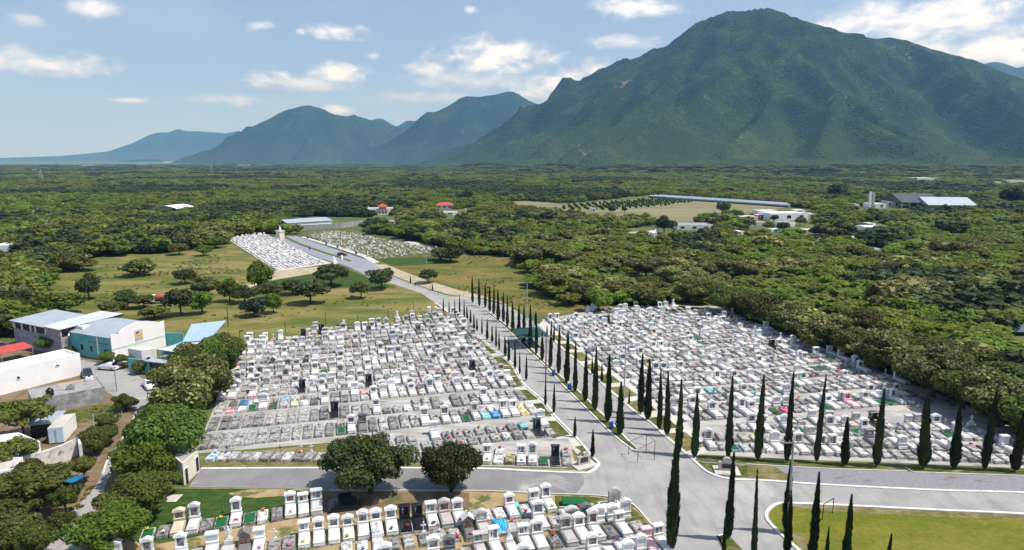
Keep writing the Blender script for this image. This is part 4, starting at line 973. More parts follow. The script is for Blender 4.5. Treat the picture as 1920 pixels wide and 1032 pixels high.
# strip between the lane and the cemetery wall, near to far
STRIP = [('near_bright', 212, 1040, 136, 116, 'bright green tree overhanging the lane at the bottom edge'), ('near_mid', 262, 975, 120, 108, 'dark leafy tree beside the grey boundary wall'),
         ('near_mid', 244, 960, 84, 78, 'mid green tree leaning over the narrow lane'), ('near_bright', 272, 905, 118, 104, 'bright green tree left of the cream gatehouse'),
         ('near_mid', 320, 872, 115, 110, 'dark green tree with brown patches above the gatehouse'), ('near_bloom', 345, 805, 120, 118, 'large cream-flowered tree on the left edge of the tombs'),
         ('near_bloom', 380, 765, 105, 100, 'cream-flowered tree behind the larger one on the left edge'), ('near_bloom', 352, 778, 85, 84, 'yellowish flowering tree near the parked white car'),
         ('near_mid', 366, 725, 80, 70, 'green tree in front of the blue metal roof'), ('near_mid', 392, 712, 84, 76, 'mid green tree beside the upper left corner of the tombs'),
         ('near_olive', 425, 688, 72, 66, 'dark bushy tree at the far left corner of the tombs'), ('near_mid', 268, 830, 60, 56, 'small green tree at the bend of the lane'),
         ('near_mid', 300, 935, 70, 55, 'low green tree hiding the gatehouse back'), ('near_mid', 400, 745, 60, 60, 'dark tree touching the left rows of slabs'),
         ('near_feather', 46, 825, 118, 98, 'feathery yellow-green tree beside the block wall'), ('near_feather', 30, 885, 88, 80, 'loose feathery tree over the white roofs'),
         ('near_feather', 70, 960, 130, 106, 'tall feathery tree in front of the blue tarpaulin'), ('near_olive', 22, 1040, 105, 100, 'olive thicket tree in the bottom left corner'),
         ('near_mid', 62, 1048, 80, 85, 'green tree next to the lane in the bottom left'), ('near_feather', 125, 970, 66, 78, 'slender leaning tree beside the lane verge'),
         ('near_olive', 178, 850, 56, 60, 'shrubby tree between the white container and lane'), ('near_feather', 160, 905, 50, 62, 'thin small tree beside the ragged white wall'),
         ('near_mid', 235, 770, 46, 40, 'little round tree at the street corner'), ('near_mid', 233, 690, 36, 34, 'bright palm-like bush beside the gatehouse of the warehouse'),
         ('near_mid', 98, 660, 46, 44, 'leafy tree in front of the two-storey shell building'), ('near_mid', 200, 682, 30, 30, 'shrub against the turquoise warehouse wall'),
         ('near_olive', 264, 700, 34, 34, 'grey-green bush beside the turquoise gate'), ('near_mid', 128, 668, 30, 24, 'shrub below the turquoise warehouse windows'),
         ('near_olive', 200, 800, 40, 34, 'low scrubby bush on the dirt verge')]
STRIP += [('near_mid', 108, 930, 70, 70, 'dark green tree between the blue tarpaulin and the lane'), ('near_olive', 60, 905, 64, 60, 'olive tree rising behind the blue tarpaulin'), ('near_mid', 196, 835, 54, 50, 'green tree on the dirt bank left of the lane'), ('near_olive', 118, 1000, 60, 60, 'olive shrub on the near bank of the lane'),
          ('near_mid', 300, 842, 96, 92, 'dark tree rising in the middle of the left tree belt'), ('near_olive', 338, 770, 90, 92, 'olive tree filling the tree belt beside the slab rows'), ('near_mid', 412, 720, 70, 70, 'dark green tree at the upper end of the left tree belt'),
          ('near_mid', 262, 895, 76, 80, 'shaded green tree inside the left tree belt above the lane'), ('near_olive', 376, 708, 76, 66, 'olive tree just below the blue sheet roof'), ('near_mid', 442, 670, 44, 44, 'last small dark tree at the top of the left tree belt'),
          ('near_olive', 10, 950, 90, 84, 'olive tree at the left edge beside the blue tarpaulin'), ('near_feather', 20, 1000, 90, 80, 'loose green tree at the left edge below the tarpaulin')]
for k_, x, y, w_, h, l in STRIP:
    big = 1.16 if (x > 290 and w_ > 60) else 1.0
    tree(k_, x, y, w_ * big, h * big * (1.14 if x > 290 else 1), l, 'trees along the lane')
# trees in the meadow
FIELD = [('field_dark', 582, 570, 62, 48, 'dark spreading tree standing alone in the middle of the dry meadow'), ('field_olive', 677, 560, 34, 36, 'small grey-green round-headed tree on the meadow'),
         ('field_dark', 716, 542, 50, 42, 'dark round tree right beside the hill road'), ('field_dark', 622, 538, 66, 46, 'wide dark tree on the green lawn strip'),
         ('field_dark', 548, 553, 40, 32, 'dark low tree left of the lone spreading tree'), ('field_bright', 513, 588, 32, 42, 'slim light green tree on the meadow'),
         ('field_blue', 477, 594, 44, 44, 'blue-green conifer-like tree with a black shadow'), ('field_dark', 459, 568, 40, 35, 'dark tree left of the blue-green tree'),
         ('field_olive', 503, 562, 46, 36, 'olive spreading tree behind the blue-green tree'), ('field_bright', 431, 566, 36, 48, 'upright green tree at the meadow track'),
         ('near_bloom', 385, 556, 56, 44, 'pale flowering tree beside the tanker truck'), ('field_bright', 487, 548, 42, 60, 'tall green tree at the end of the dirt track'),
         ('field_dark', 803, 531, 36, 28, 'dark bush at the foot of the pole beside the road'), ('field_dark', 846, 492, 46, 30, 'green tree at the right tip of the far graves'),
         ('field_olive', 826, 488, 34, 26, 'grey bush left of the tree by the far graves'), ('field_dark', 340, 592, 52, 56, 'dark thick tree in front of the tanker truck'),
         ('field_bright', 379, 589, 42, 46, 'bright green tree right of the tanker truck'), ('field_dark', 347, 533, 36, 30, 'round dark tree behind the tanker truck'),
         ('field_olive', 290, 599, 46, 28, 'flat olive tree behind the turquoise warehouse'), ('field_olive', 211, 595, 50, 34, 'flat-topped dark olive tree behind the warehouse'),
         ('field_dark', 240, 580, 34, 34, 'small dark tree left of the truck'), ('field_olive', 270, 578, 38, 28, 'thin grey-green tree left of the truck'),
         ('bush', 260, 517, 60, 38, 'big round bush alone in the upper meadow'), ('bush', 148, 508, 54, 38, 'dark dome-shaped bush on the left edge of the meadow'),
         ('field_dark', 168, 562, 40, 52, 'tall dark tree standing in the left meadow'), ('field_bright', 56, 552, 84, 48, 'wide green tree at the left of the meadow'),
         ('field_bright', 120, 590, 70, 44, 'light green tree behind the two-storey shell'), ('field_olive', 336, 478, 32, 24, 'sparse small tree at the top of the meadow'),
         ('field_bright', 382, 480, 28, 22, 'bright bush at the top of the meadow'), ('field_bright', 405, 465, 38, 22, 'bright green bush next to the far white plot'),
         ('field_dark', 15, 600, 70, 60, 'dark tree on the left border of the meadow'), ('field_bright', 60, 625, 84, 44, 'dark green tree left of the shell building'),
         ('field_bright', 1123, 584, 46, 46, 'bright green rounded tree behind the right tombs'), ('field_olive', 1040, 552, 72, 48, 'olive bush at the left of the right-hand thicket'),
         ('bush', 1086, 566, 48, 44, 'grey-green bush beside the bright green tree'), ('bush', 1150, 562, 66, 44, 'olive thicket bush behind the bright green tree'),
         ('bush', 1205, 570, 70, 40, 'wide bush above the far edge of the right tombs'), ('field_bright', 1032, 574, 8, 9, 'tiny shrub alone on the brown meadow'), ('field_bright', 1044, 576, 9, 11, 'tiny shrub beside the tiniest one on the brown meadow'),
         ('bush', 985, 494, 42, 30, 'bush at the left end of the thicket'), ('bush', 235, 560, 30, 20, 'low bush in the long meadow grass'), ('bush', 690, 440, 22, 16, 'bush on the upper edge of the far graves'),
         ('near_bloom', 1003, 498, 82, 50, 'cream-flowered tree at the left end of the thicket'), ('near_bloom', 1062, 498, 64, 36, 'cream-flowered tree second along the thicket'),
         ('near_bloom', 1150, 512, 62, 42, 'pale flowered tree in the middle of the thicket'), ('near_bloom', 1212, 520, 64, 44, 'broad cream-flowered tree in the thicket middle'),
         ('near_bloom', 1255, 542, 70, 52, 'yellow-cream flowered tree in front of the thicket'), ('near_bloom', 1305, 535, 56, 38, 'pale flowered tree right of the yellow-cream one'),
         ('near_bloom', 1352, 520, 64, 40, 'pale flowered tree in the right part of the thicket'), ('near_bloom', 1395, 524, 52, 38, 'small pale flowered tree at the thicket right'),
         ('near_olive', 1300, 566, 80, 50, 'dark olive tree hanging over the top of the right tombs'), ('near_mid', 1375, 588, 84, 60, 'dark tree at the upper right corner of the tombs')]
for k_, x, y, w_, h, l in FIELD: tree(k_, x, y, w_ * 1.12, h * 1.1, l, 'trees of the meadow')
# the tall row along the right edge of the tombs
EDGE = [('near_olive', 1430, 608, 84, 62), ('near_bloom', 1484, 628, 84, 62), ('near_bloom', 1548, 655, 96, 72), ('near_olive', 1598, 668, 80, 60), ('near_bloom', 1655, 694, 106, 86), ('near_olive', 1700, 712, 90, 74),
        ('near_bloom', 1748, 745, 120, 104), ('near_mid', 1805, 768, 100, 84), ('near_bloom', 1868, 800, 130, 116), ('near_mid', 1930, 822, 110, 110), ('near_bloom', 1985, 845, 120, 110), ('near_olive', 1620, 640, 80, 60), ('near_mid', 1780, 700, 110, 70), ('near_mid', 1880, 730, 100, 60)]
for i, (k_, x, y, w_, h) in enumerate(EDGE):
    d_ = {'near_olive': 'olive', 'near_bloom': 'cream-flowered', 'near_mid': 'dark green'}[k_]
    tree(k_, x, y, w_ * 1.15, h * 1.22, '%s tree shading the right edge of the tombs, %s' % (d_, order_phrase(i + 1, len(EDGE), 'far end', 'near end')), 'trees shading the tombs')

# ------------------------------------------------------------------ cypresses
def cypress_mesh(v):
    n = 2400; z = nr.rand(n) ** .9; a = nr.rand(n) * 6.283
    def R(z_): return np.where(z_ < .16, .55 + .45 * np.sin(np.clip(z_ / .16, 0, 1) * 1.57), np.clip(1 - (z_ - .16) / .84, 0, 1) ** .78) * .5
    ph = nr.rand(3) * 6
    lump = .97 + .17 * np.sin(a * 2 + z * 11 + ph[0]) + .14 * np.sin(a * 3 - z * 27 + ph[1]) + .08 * np.sin(z * 60 + a)
    rr = R(z) * lump * (1 - .2 * nr.rand(n) + .22 * nr.rand(n) ** 4)
    zz = .035 + .965 * z
    bend = .10 * np.sin(z * 2.2 + ph[2]) * z
    c = np.stack([rr * np.cos(a) + bend, rr * np.sin(a), zz], 1)
    # flame-like upright sprays; radial unit is 1 wide, height 1 -> squash back when scaled
    s = .17 * nr.uniform(.6, 1.3, n)
    t_ = np.stack([-np.sin(a), np.cos(a), np.zeros(n)], 1) * (s * .75)[:, None]
    u_ = np.stack([np.cos(a) * .12, np.sin(a) * .12, np.full(n, .030)], 1) * nr.uniform(.7, 1.4, n)[:, None]
    tip = np.clip((1 - z) * 3, .25, 1)[:, None]; t_ *= tip
    q = np.stack([c - t_, c + t_ - u_ * .2, c + u_ + t_ * .3, c + u_ * .8 - t_ * .5], 1).reshape(-1, 3)
    vs = [q]; fs = np.arange(n * 4).reshape(-1, 4).tolist(); val = [np.repeat(nr.rand(n), 4)]
    mb = MB(); zs = np.linspace(0, 1, 14); b2 = .10 * np.sin(zs * 2.2 + ph[2]) * zs
    k = 9
    cv = []
    for i, z_ in enumerate(zs):
        for j in range(k):
            t = 2 * math.pi * j / k; r_ = float(R(np.array(z_))) * .86 * (1 + .12 * math.sin(2 * t + z_ * 14 + ph[0]))
            cv.append((r_ * math.cos(t) + b2[i], r_ * math.sin(t), .035 + .955 * z_))
    cf = [(i * k + j, i * k + (j + 1) % k, (i + 1) * k + (j + 1) % k, (i + 1) * k + j) for i in range(13) for j in range(k)] + [tuple(range(k))[::-1]]
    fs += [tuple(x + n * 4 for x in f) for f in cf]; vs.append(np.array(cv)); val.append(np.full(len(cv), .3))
    me = bpy.data.meshes.new('cypress_crown'); me.from_pydata(np.concatenate(vs).tolist(), [], fs); me.materials.append(LM['cypress'])
    at = me.attributes.new('leaf', 'FLOAT', 'POINT'); at.data.foreach_set('value', np.concatenate(val)); me.update(); return me
CYM = [cypress_mesh(i) for i in range(5)]
CYT = MB().tube([(0, 0, -.01), (0, 0, .06)], [.12, .10], 6).mesh('trunk', M['bark'])
def cypress(base, top, wpx, label, lean=0.0):
    p = G(*base); m = PPM(p); el = math.atan2(CAMH, p.length)
    h = (base[1] - top[1]) / m / (math.cos(el) + .0) * .97
    o = thing('cypress_tree', label, 'cypress tree', p, rnd.uniform(0, 6.28), 'cypresses of the cemetery avenue')
    wd = wpx / m * rnd.uniform(.70, 1.06); o.scale = (wd, wd, h); o.rotation_euler.y = R_(lean * .3 + rnd.uniform(-1.3, 1.3))
    link('crown', rnd.choice(CYM), o); link('trunk', CYT, o)
def z6(x, y): return (800 + x / 3.44, 560 + y / 3.44)
MED = [((1245, 880), (1255, 545), 14), ((1168, 800), (1190, 375), 15), ((1085, 725), (1108, 325), 12), ((1022, 668), (1035, 345), 11), ((957, 607), (970, 280), 10), ((903, 547), (917, 215), 10), ((850, 490), (865, 178), 9),
       ((797, 450), (807, 148), 8.5), ((745, 400), (752, 218), 9), ((707, 362), (717, 90), 8), ((668, 325), (680, 45), 8), ((628, 285), (632, 45), 7), ((595, 248), (602, 40), 7), ((555, 215), (568, 20), 7), ((520, 190), (524, -20), 6.5),
       ((495, 155), (500, -40), 6), ((462, 145), (465, -60), 6), ((432, 105), (433, -75), 6), ((407, 85), (408, -85), 5.5), ((378, 60), (378, -95), 5.5), ((340, 50), (342, -130), 5.5), ((297, 30), (298, -145), 5.5)]
for i, (b, t, w_) in enumerate(MED): cypress(z6(*b), z6(*t), w_, 'tall dark cypress on the avenue median, %s' % order_phrase(i + 1, len(MED), 'near end', 'far end'))
LEFT = [((1070, 1020), (1090, 850), 7), ((955, 895), (958, 765), 5.5), ((820, 740), (835, 555), 6.5), ((766, 690), (768, 530), 6), ((642, 530), (643, 368), 4.5), ((600, 490), (601, 340), 4.5), ((570, 455), (573, 275), 5), ((530, 405), (535, 252), 5),
        ((507, 375), (512, 245), 5), ((468, 335), (472, 215), 4.5), ((448, 315), (456, 168), 5), ((422, 285), (422, 170), 4), ((390, 268), (393, 132), 5), ((357, 232), (357, 122), 4), ((325, 207), (326, 125), 4), ((305, 203), (308, 95), 4),
        ((283, 160), (283, 70), 3.6), ((262, 138), (265, 45), 3.6), ((243, 130), (246, 5), 3.2), ((213, 105), (213, -30), 3.2), ((183, 130), (184, 5), 2.8), ((145, 100), (146, 10), 2.8), ((107, 93), (106, -5), 3)]
for i, (b, t, w_) in enumerate(LEFT): cypress(z6(*b), z6(*t), w_, 'slim cypress along the left kerb of the avenue, %s' % order_phrase(i + 1, len(LEFT), 'near end', 'far end'))
RIGHT = [((1625, 1010), (1640, 540), 13), ((1550, 890), (1570, 490), 11), ((1500, 850), (1512, 465), 11), ((1425, 785), (1440, 405), 13), ((1380, 745), (1388, 365), 12), ((1305, 680), (1306, 590), 4), ((1130, 540), (1136, 418), 4.5), ((1068, 490), (1072, 380), 4.5), ((820, 282), (828, 165), 4), ((776, 245), (780, 170), 4), ((700, 175), (703, 80), 4)]
for i, (b, t, w_) in enumerate(RIGHT): cypress(z6(*b), z6(*t), w_, 'cypress on the right side of the avenue, %s' % order_phrase(i + 1, len(RIGHT), 'near end', 'far end'))
FRONT = [((1302, 858), (1310, 740), 13), ((1365, 861), (1375, 712), 14), ((1420, 864), (1432, 710), 15), ((1475, 868), (1490, 704), 15), ((1530, 868), (1545, 712), 15), ((1583, 873), (1589, 785), 14), ((1643, 875), (1672, 733), 16), ((1731, 879), (1757, 735), 18), ((1788, 879), (1820, 763), 17), ((1845, 882), (1874, 734), 17), ((1902, 884), (1934, 770), 18)]
for i, (b, t, w_) in enumerate(FRONT): cypress(b, t, w_, 'cypress in the hedge row before the right tombs, %s' % order_phrase(i + 1, len(FRONT)), .6 + i * .5)
LOW = [((1258, 1034), (1275, 822), 24, 'tallest cypress in front, beside the front plot corner'), ((1365, 1012), (1382, 858), 14, 'cypress at the tip of the lower median'), ((1357, 1040), (1362, 975), 9, 'short cypress at the tip of the lower median'),
       ((1412, 1070), (1438, 898), 13, 'slender cypress rising from the lower road, middle of the three'), ((1474, 1000), (1486, 872), 15, 'cypress beside the tall light pole'), ((1474, 1046), (1489, 937), 12, 'shorter cypress below the light pole'),
       ((1522, 1056), (1540, 897), 15, 'cypress at the left of the round lawn'), ((1548, 1062), (1560, 992), 10, 'stubby cypress between two taller ones on the lawn'), ((1585, 1066), (1606, 936), 14, 'cypress on the round lawn, third from its edge'), ((1664, 1060), (1669, 1002), 9, 'cypress tip alone on the round lawn, rightmost')]
for b, t, w_, l in LOW: cypress(b, t, w_, l, .4)
for x, y, tx, ty, w_ in ((804, 541, 804, 520, 3),): pass
# far saplings by the hill road
for (x, y, ty) in ((770, 532, 516), (779, 536, 529), (811, 546, 532)):
    cypress((x, y), (x, ty), 3, 'small cypress sapling beside the dirt track, with its foot at %s' % {770: 'the far bend', 779: 'the middle', 811: 'the near end'}[x])
# ------------------------------------------------------------------ mountains
def forest_mat(name, dark, light, rock, sc=1.0, rocklo=.66):
    m, t, bs = newmat(name); v = coords(t, False)
    vo = nd(t, 'ShaderNodeTexVoronoi', inp={'Vector': v, 'Scale': .10 / sc, 'Randomness': 1.0}); n0 = noise_(t, v, .03 / sc, 3, .7)
    n1 = math_(t, 'SUBTRACT', 1.05, math_(t, 'MULTIPLY', vo.outputs['Distance'], 1.0)); n1 = math_(t, 'MULTIPLY', math_(t, 'ADD', math_(t, 'MULTIPLY', n1, .8), n0), .62); n2 = noise_(t, v, .006 / sc, 5, .6); n3 = noise_(t, v, .0022 / sc, 6, .65, .6)
    f = math_(t, 'ADD', math_(t, 'MULTIPLY', n1, .55), math_(t, 'MULTIPLY', n2, .55))
    hgt = nd(t, 'ShaderNodeSeparateXYZ', inp={0: v}).outputs[2]
    low = math_(t, 'SUBTRACT', 1.0, ramp_(t, math_(t, 'ADD', hgt, math_(t, 'MULTIPLY', n2, 160)), 90, 420))
    col = mix_(t, ramp_(t, f, .50, .92), mix_(t, low, dark, tuple(min(.05, x * 3) for x in dark)), mix_(t, low, light, (.088, .122, .036)))
    st = nd(t, 'ShaderNodeMapping', inp={'Vector': v, 'Scale': (.004 / sc, .004 / sc, .02 / sc)}).outputs[0]
    rk_ = math_(t, 'MULTIPLY', ramp_(t, n3, rocklo, rocklo + .08), ramp_(t, noise_(t, v, .03 / sc, 4, .7), .5, .65))
    col = mix_(t, rk_, col, rock)
    t.links.new(col, bs.inputs['Base Color']); bs.inputs['Roughness'].default_value = 1; bs.inputs['Specular IOR Level'].default_value = .05
    h = math_(t, 'ADD', math_(t, 'MULTIPLY', n1, 9.0 * sc), math_(t, 'MULTIPLY', noise_(t, v, .16 / sc, 3, .6), 3.0 * sc))
    bump_(t, bs, h, .9, 1.4)
    return m
M['mtn'] = forest_mat('forested_mountain', (.010, .026, .009), (.094, .132, .038), (.20, .18, .165), 1.0, .60)
M['mtn2'] = forest_mat('forested_far_mountain', (.012, .030, .014), (.075, .112, .042), (.26, .24, .22), 1.6, .68)

def fbm(x, y, f, oct=5, seed=0.0, ridged=False):
    out = np.zeros(x.shape); amp = 1.0; tot = 0
    for o in range(oct):
        n = np.array([mnoise.noise((a * f, b * f, seed + o * 7.7)) for a, b in zip(x.ravel(), y.ravel())]).reshape(x.shape)
        out += amp * ((1 - 2 * np.abs(n)) if ridged else n); tot += amp; amp *= .5; f *= 2.05
    return out / tot
def mountain(name, x0, x1, y0, y1, step, ridges, mk, rough, rf, seed, base=-4, drop=1.6, pw=1.25, rib=60, lam=230):
    """height = the highest of the ridge lines' flanks; ridges: (points [(px, py, Y)], flank factor)"""
    xs = np.arange(x0, x1 + 1, step); ys = np.arange(y0, y1 + 1, step); X, Y = np.meshgrid(xs, ys)
    wob = fbm(X, Y, 1 / (rf * 3.2), 3, seed + 50) * rf * .55; wob2 = fbm(X, Y, 1 / (rf * 3.2), 3, seed + 80) * rf * .55
    H = np.zeros(X.shape); Dm = np.full(X.shape, 1e9); S_ = np.zeros(X.shape); Db = np.zeros(X.shape)
    for ri, (pts, fl_) in enumerate(ridges):
        P = [RAY(*p) for p in pts]; arc = ri * 3700.0
        for a, b in zip(P, P[1:]):
            ax, ay, bx, by = a.x, a.y, b.x, b.y; L2 = (bx - ax) ** 2 + (by - ay) ** 2
            for XX, YY, wk in ((X, Y, 0),):
                t_ = np.clip(((XX - ax) * (bx - ax) + (YY - ay) * (by - ay)) / L2, 0, 1)
                d_ = np.hypot(XX - ax - t_ * (bx - ax), YY - ay - t_ * (by - ay)); hr = np.maximum(a.z + t_ * (b.z - a.z), 4)
                dd = np.maximum(0, d_ + wob * np.clip(d_ / (rf * 1.2), 0, 1))
                w_ = hr * drop * fl_
                h = hr * np.clip(1 - dd / w_, 0, 1) ** pw
                up = h > H; S_ = np.where(up, arc + t_ * math.sqrt(L2), S_); Db = np.where(up, d_, Db)
                H = np.maximum(H, h); Dm = np.minimum(Dm, d_)
            arc += math.sqrt(L2)
    rn = fbm(X, Y, 1 / rf, 5, seed, True)
    amp = rough * np.clip(H / 260, 0, 1) * np.clip((Dm - 25) / (rf * .5), .03, 1)
    H = H + (rn - .35) * amp
    H += (fbm(X, Y, 3.1 / rf, 4, seed + 13, True) - .3) * amp * .42
    rb = fbm(S_ + wob * .5, Db * .22 + wob2, 1 / lam, 3, seed + 31, True)      # spurs and gullies running down from each crest
    H += (rb - .4) * rib * np.clip((Dm - 20) / (lam * .9), 0, 1) * np.clip(H / 170, 0, 1)
    H += fbm(X, Y, 1 / 60.0, 2, seed + 3) * 7 * np.clip(H / 60, 0, 1)
    H = np.where(H < 1.5, base, H)
    nx = len(xs); ny = len(ys)
    vs = np.stack([X.ravel(), Y.ravel(), H.ravel()], 1)
    i, j = np.meshgrid(np.arange(nx - 1), np.arange(ny - 1)); q = (j * nx + i).ravel()
    F = np.stack([q, q + 1, q + nx + 1, q + nx], 1)
    hz = H.ravel(); F = F[(hz[F] > base + .5).any(1)]
    me = bpy.data.meshes.new(name); me.from_pydata(vs.tolist(), [], F.tolist()); me.materials.append(M[mk]); me.polygons.foreach_set('use_smooth', [True] * len(F)); me.update()
    tag(link(name, me), kind='structure')
    return xs, ys, H
main = [(842, 277, 5200), (925, 262, 5100), (967, 237, 5000), (1008, 211, 4950), (1048, 190, 4900), (1091, 165, 4800), (1120, 137, 4700), (1158, 113, 4600), (1170, 108, 4580), (1189, 111, 4560), (1225, 90, 4450), (1249, 86, 4400), (1310, 40, 4250), (1370, 19, 4150), (1405, 19, 4080), (1440, 13, 4000), (1467, 23, 4000), (1494, 36, 4020), (1551, 48, 4050), (1599, 67, 4100), (1640, 70, 4120), (1695, 72, 4150), (1719, 81, 4150), (1786, 101, 4150), (1834, 115, 4200), (1886, 136, 4200), (1930, 150, 4200), (2050, 190, 4200), (2200, 250, 4200)]
MGX, MGY, MGH = mountain('big_mountain', -1300, 5600, 1560, 6300, 26, [(main, 1.0),
    ([(1010, 298.5, 2900), (1150, 297, 2620), (1300, 296, 2450), (1600, 296, 2380), (1900, 297, 2450), (2150, 297, 2500)], 7.0),
    ([(1440, 13, 4000), (1431, 53, 3740), (1470, 82, 3570), (1508, 105, 3420), (1570, 163, 3120), (1623, 192, 2920), (1700, 240, 2600), (1767, 284, 2300)], 0.73),
    ([(1431, 53, 3740), (1398, 103, 3480), (1460, 165, 3120), (1527, 196, 2900), (1623, 220, 2680), (1719, 268, 2350), (1790, 298, 2100)], 0.69),
    ([(1398, 103, 3480), (1340, 150, 3200), (1287, 192, 2980), (1192, 249, 2600), (1100, 288, 2300)], 0.65),
    ([(1695, 72, 4150), (1767, 105, 3740), (1815, 139, 3420), (1886, 187, 3050), (1960, 235, 2650), (2050, 285, 2250)], 0.73),
    ([(1310, 40, 4250), (1287, 100, 3850), (1230, 170, 3420), (1150, 235, 2950), (1060, 285, 2500)], 0.65),
    ([(1249, 86, 4400), (1200, 150, 3950), (1120, 215, 3500), (1020, 265, 3100)], 0.65),
    ([(1158, 113, 4600), (1110, 180, 4250), (1040, 235, 3900), (950, 275, 3600)], 0.65),
    ([(1460, 165, 3120), (1420, 225, 2750), (1350, 278, 2400)], 0.61), ([(1570, 163, 3120), (1560, 215, 2750), (1540, 270, 2350)], 0.58), ([(1834, 115, 4200), (1900, 170, 3700), (2010, 230, 3200)], 0.69)],
    'mtn', 120, 430, 1.0, drop=1.8, pw=1.45, rib=120, lam=280)
mountain('middle_mountain', -5600, -300, 6700, 9400, 45, [([(332, 298, 8300), (401, 276, 8200), (458, 252, 8100), (499, 232, 8050), (513, 218, 8000), (533, 207, 8000), (553, 202, 8000), (564, 198, 8000), (579, 197, 8000), (602, 203, 8000), (636, 217, 8050), (665, 215, 8100), (688, 222, 8150), (722, 232, 8200), (751, 241, 8250), (790, 262, 8300)], 1.0),
    ([(579, 197, 8000), (590, 240, 7550), (570, 280, 7100)], .8), ([(665, 215, 8100), (690, 255, 7600), (700, 288, 7150)], .8), ([(533, 207, 8000), (500, 250, 7600), (450, 285, 7250)], .8)], 'mtn2', 130, 480, 11.0, rib=190, lam=380)
mountain('rear_peaks', -3200, 300, 10000, 11600, 55, [([(660, 240, 10800), (688, 224, 10800), (705, 221, 10800), (713, 219, 10800), (738, 233, 10800), (752, 238, 10800), (765, 224, 10800), (782, 226, 10800), (802, 214, 10800), (820, 212, 10800), (900, 205, 10800), (1000, 192, 10800), (1017, 188, 10800), (1040, 198, 10800), (1100, 230, 10800)], 1.0)], 'mtn2', 70, 400, 21.0)
mountain('second_mountain', -2700, 1500, 5900, 8200, 42, [([(640, 292, 7300), (675, 283, 7300), (737, 262, 7250), (771, 247, 7250), (800, 229, 7200), (833, 212, 7200), (850, 196, 7200), (862, 185, 7200), (875, 180, 7200), (900, 182, 7200), (933, 177, 7200), (948, 172, 7200), (962, 171, 7200), (983, 184, 7250), (1017, 199, 7300), (1060, 215, 7350), (1150, 240, 7400)], 1.0),
    ([(962, 171, 7200), (925, 215, 6800), (880, 250, 6450), (820, 283, 6150)], .85), ([(875, 180, 7200), (840, 235, 6800), (770, 275, 6400)], .8), ([(983, 184, 7250), (990, 230, 6800), (960, 270, 6300)], .8)], 'mtn2', 130, 460, 31.0, rib=190, lam=380)
mountain('far_range', -13500, -3800, 13800, 16200, 110, [([(-150, 298, 15000), (0, 296, 15000), (115, 292, 15000), (200, 284, 15000), (246, 269, 15000), (281, 252, 15000), (301, 247, 15000), (312, 249, 15000), (331, 242, 15000), (338, 241, 15000), (348, 246, 15000), (367, 245, 15000), (400, 248, 15000), (424, 250, 15000), (445, 245, 15000), (453, 246, 15000), (475, 255, 15000), (560, 275, 15000), (650, 296, 15000)], 1.1)], 'mtn2', 100, 700, 41.0, rib=110, lam=500)
mountain('right_range', 4800, 9800, 8200, 10200, 75, [([(1700, 170, 9000), (1790, 140, 9000), (1838, 120, 9000), (1858, 114, 9000), (1872, 113, 9000), (1890, 120, 9000), (1905, 126, 9000), (1925, 121, 9000), (1960, 128, 9000), (2100, 190, 9000), (2200, 260, 9000)], 1.1)], 'mtn2', 70, 500, 51.0)

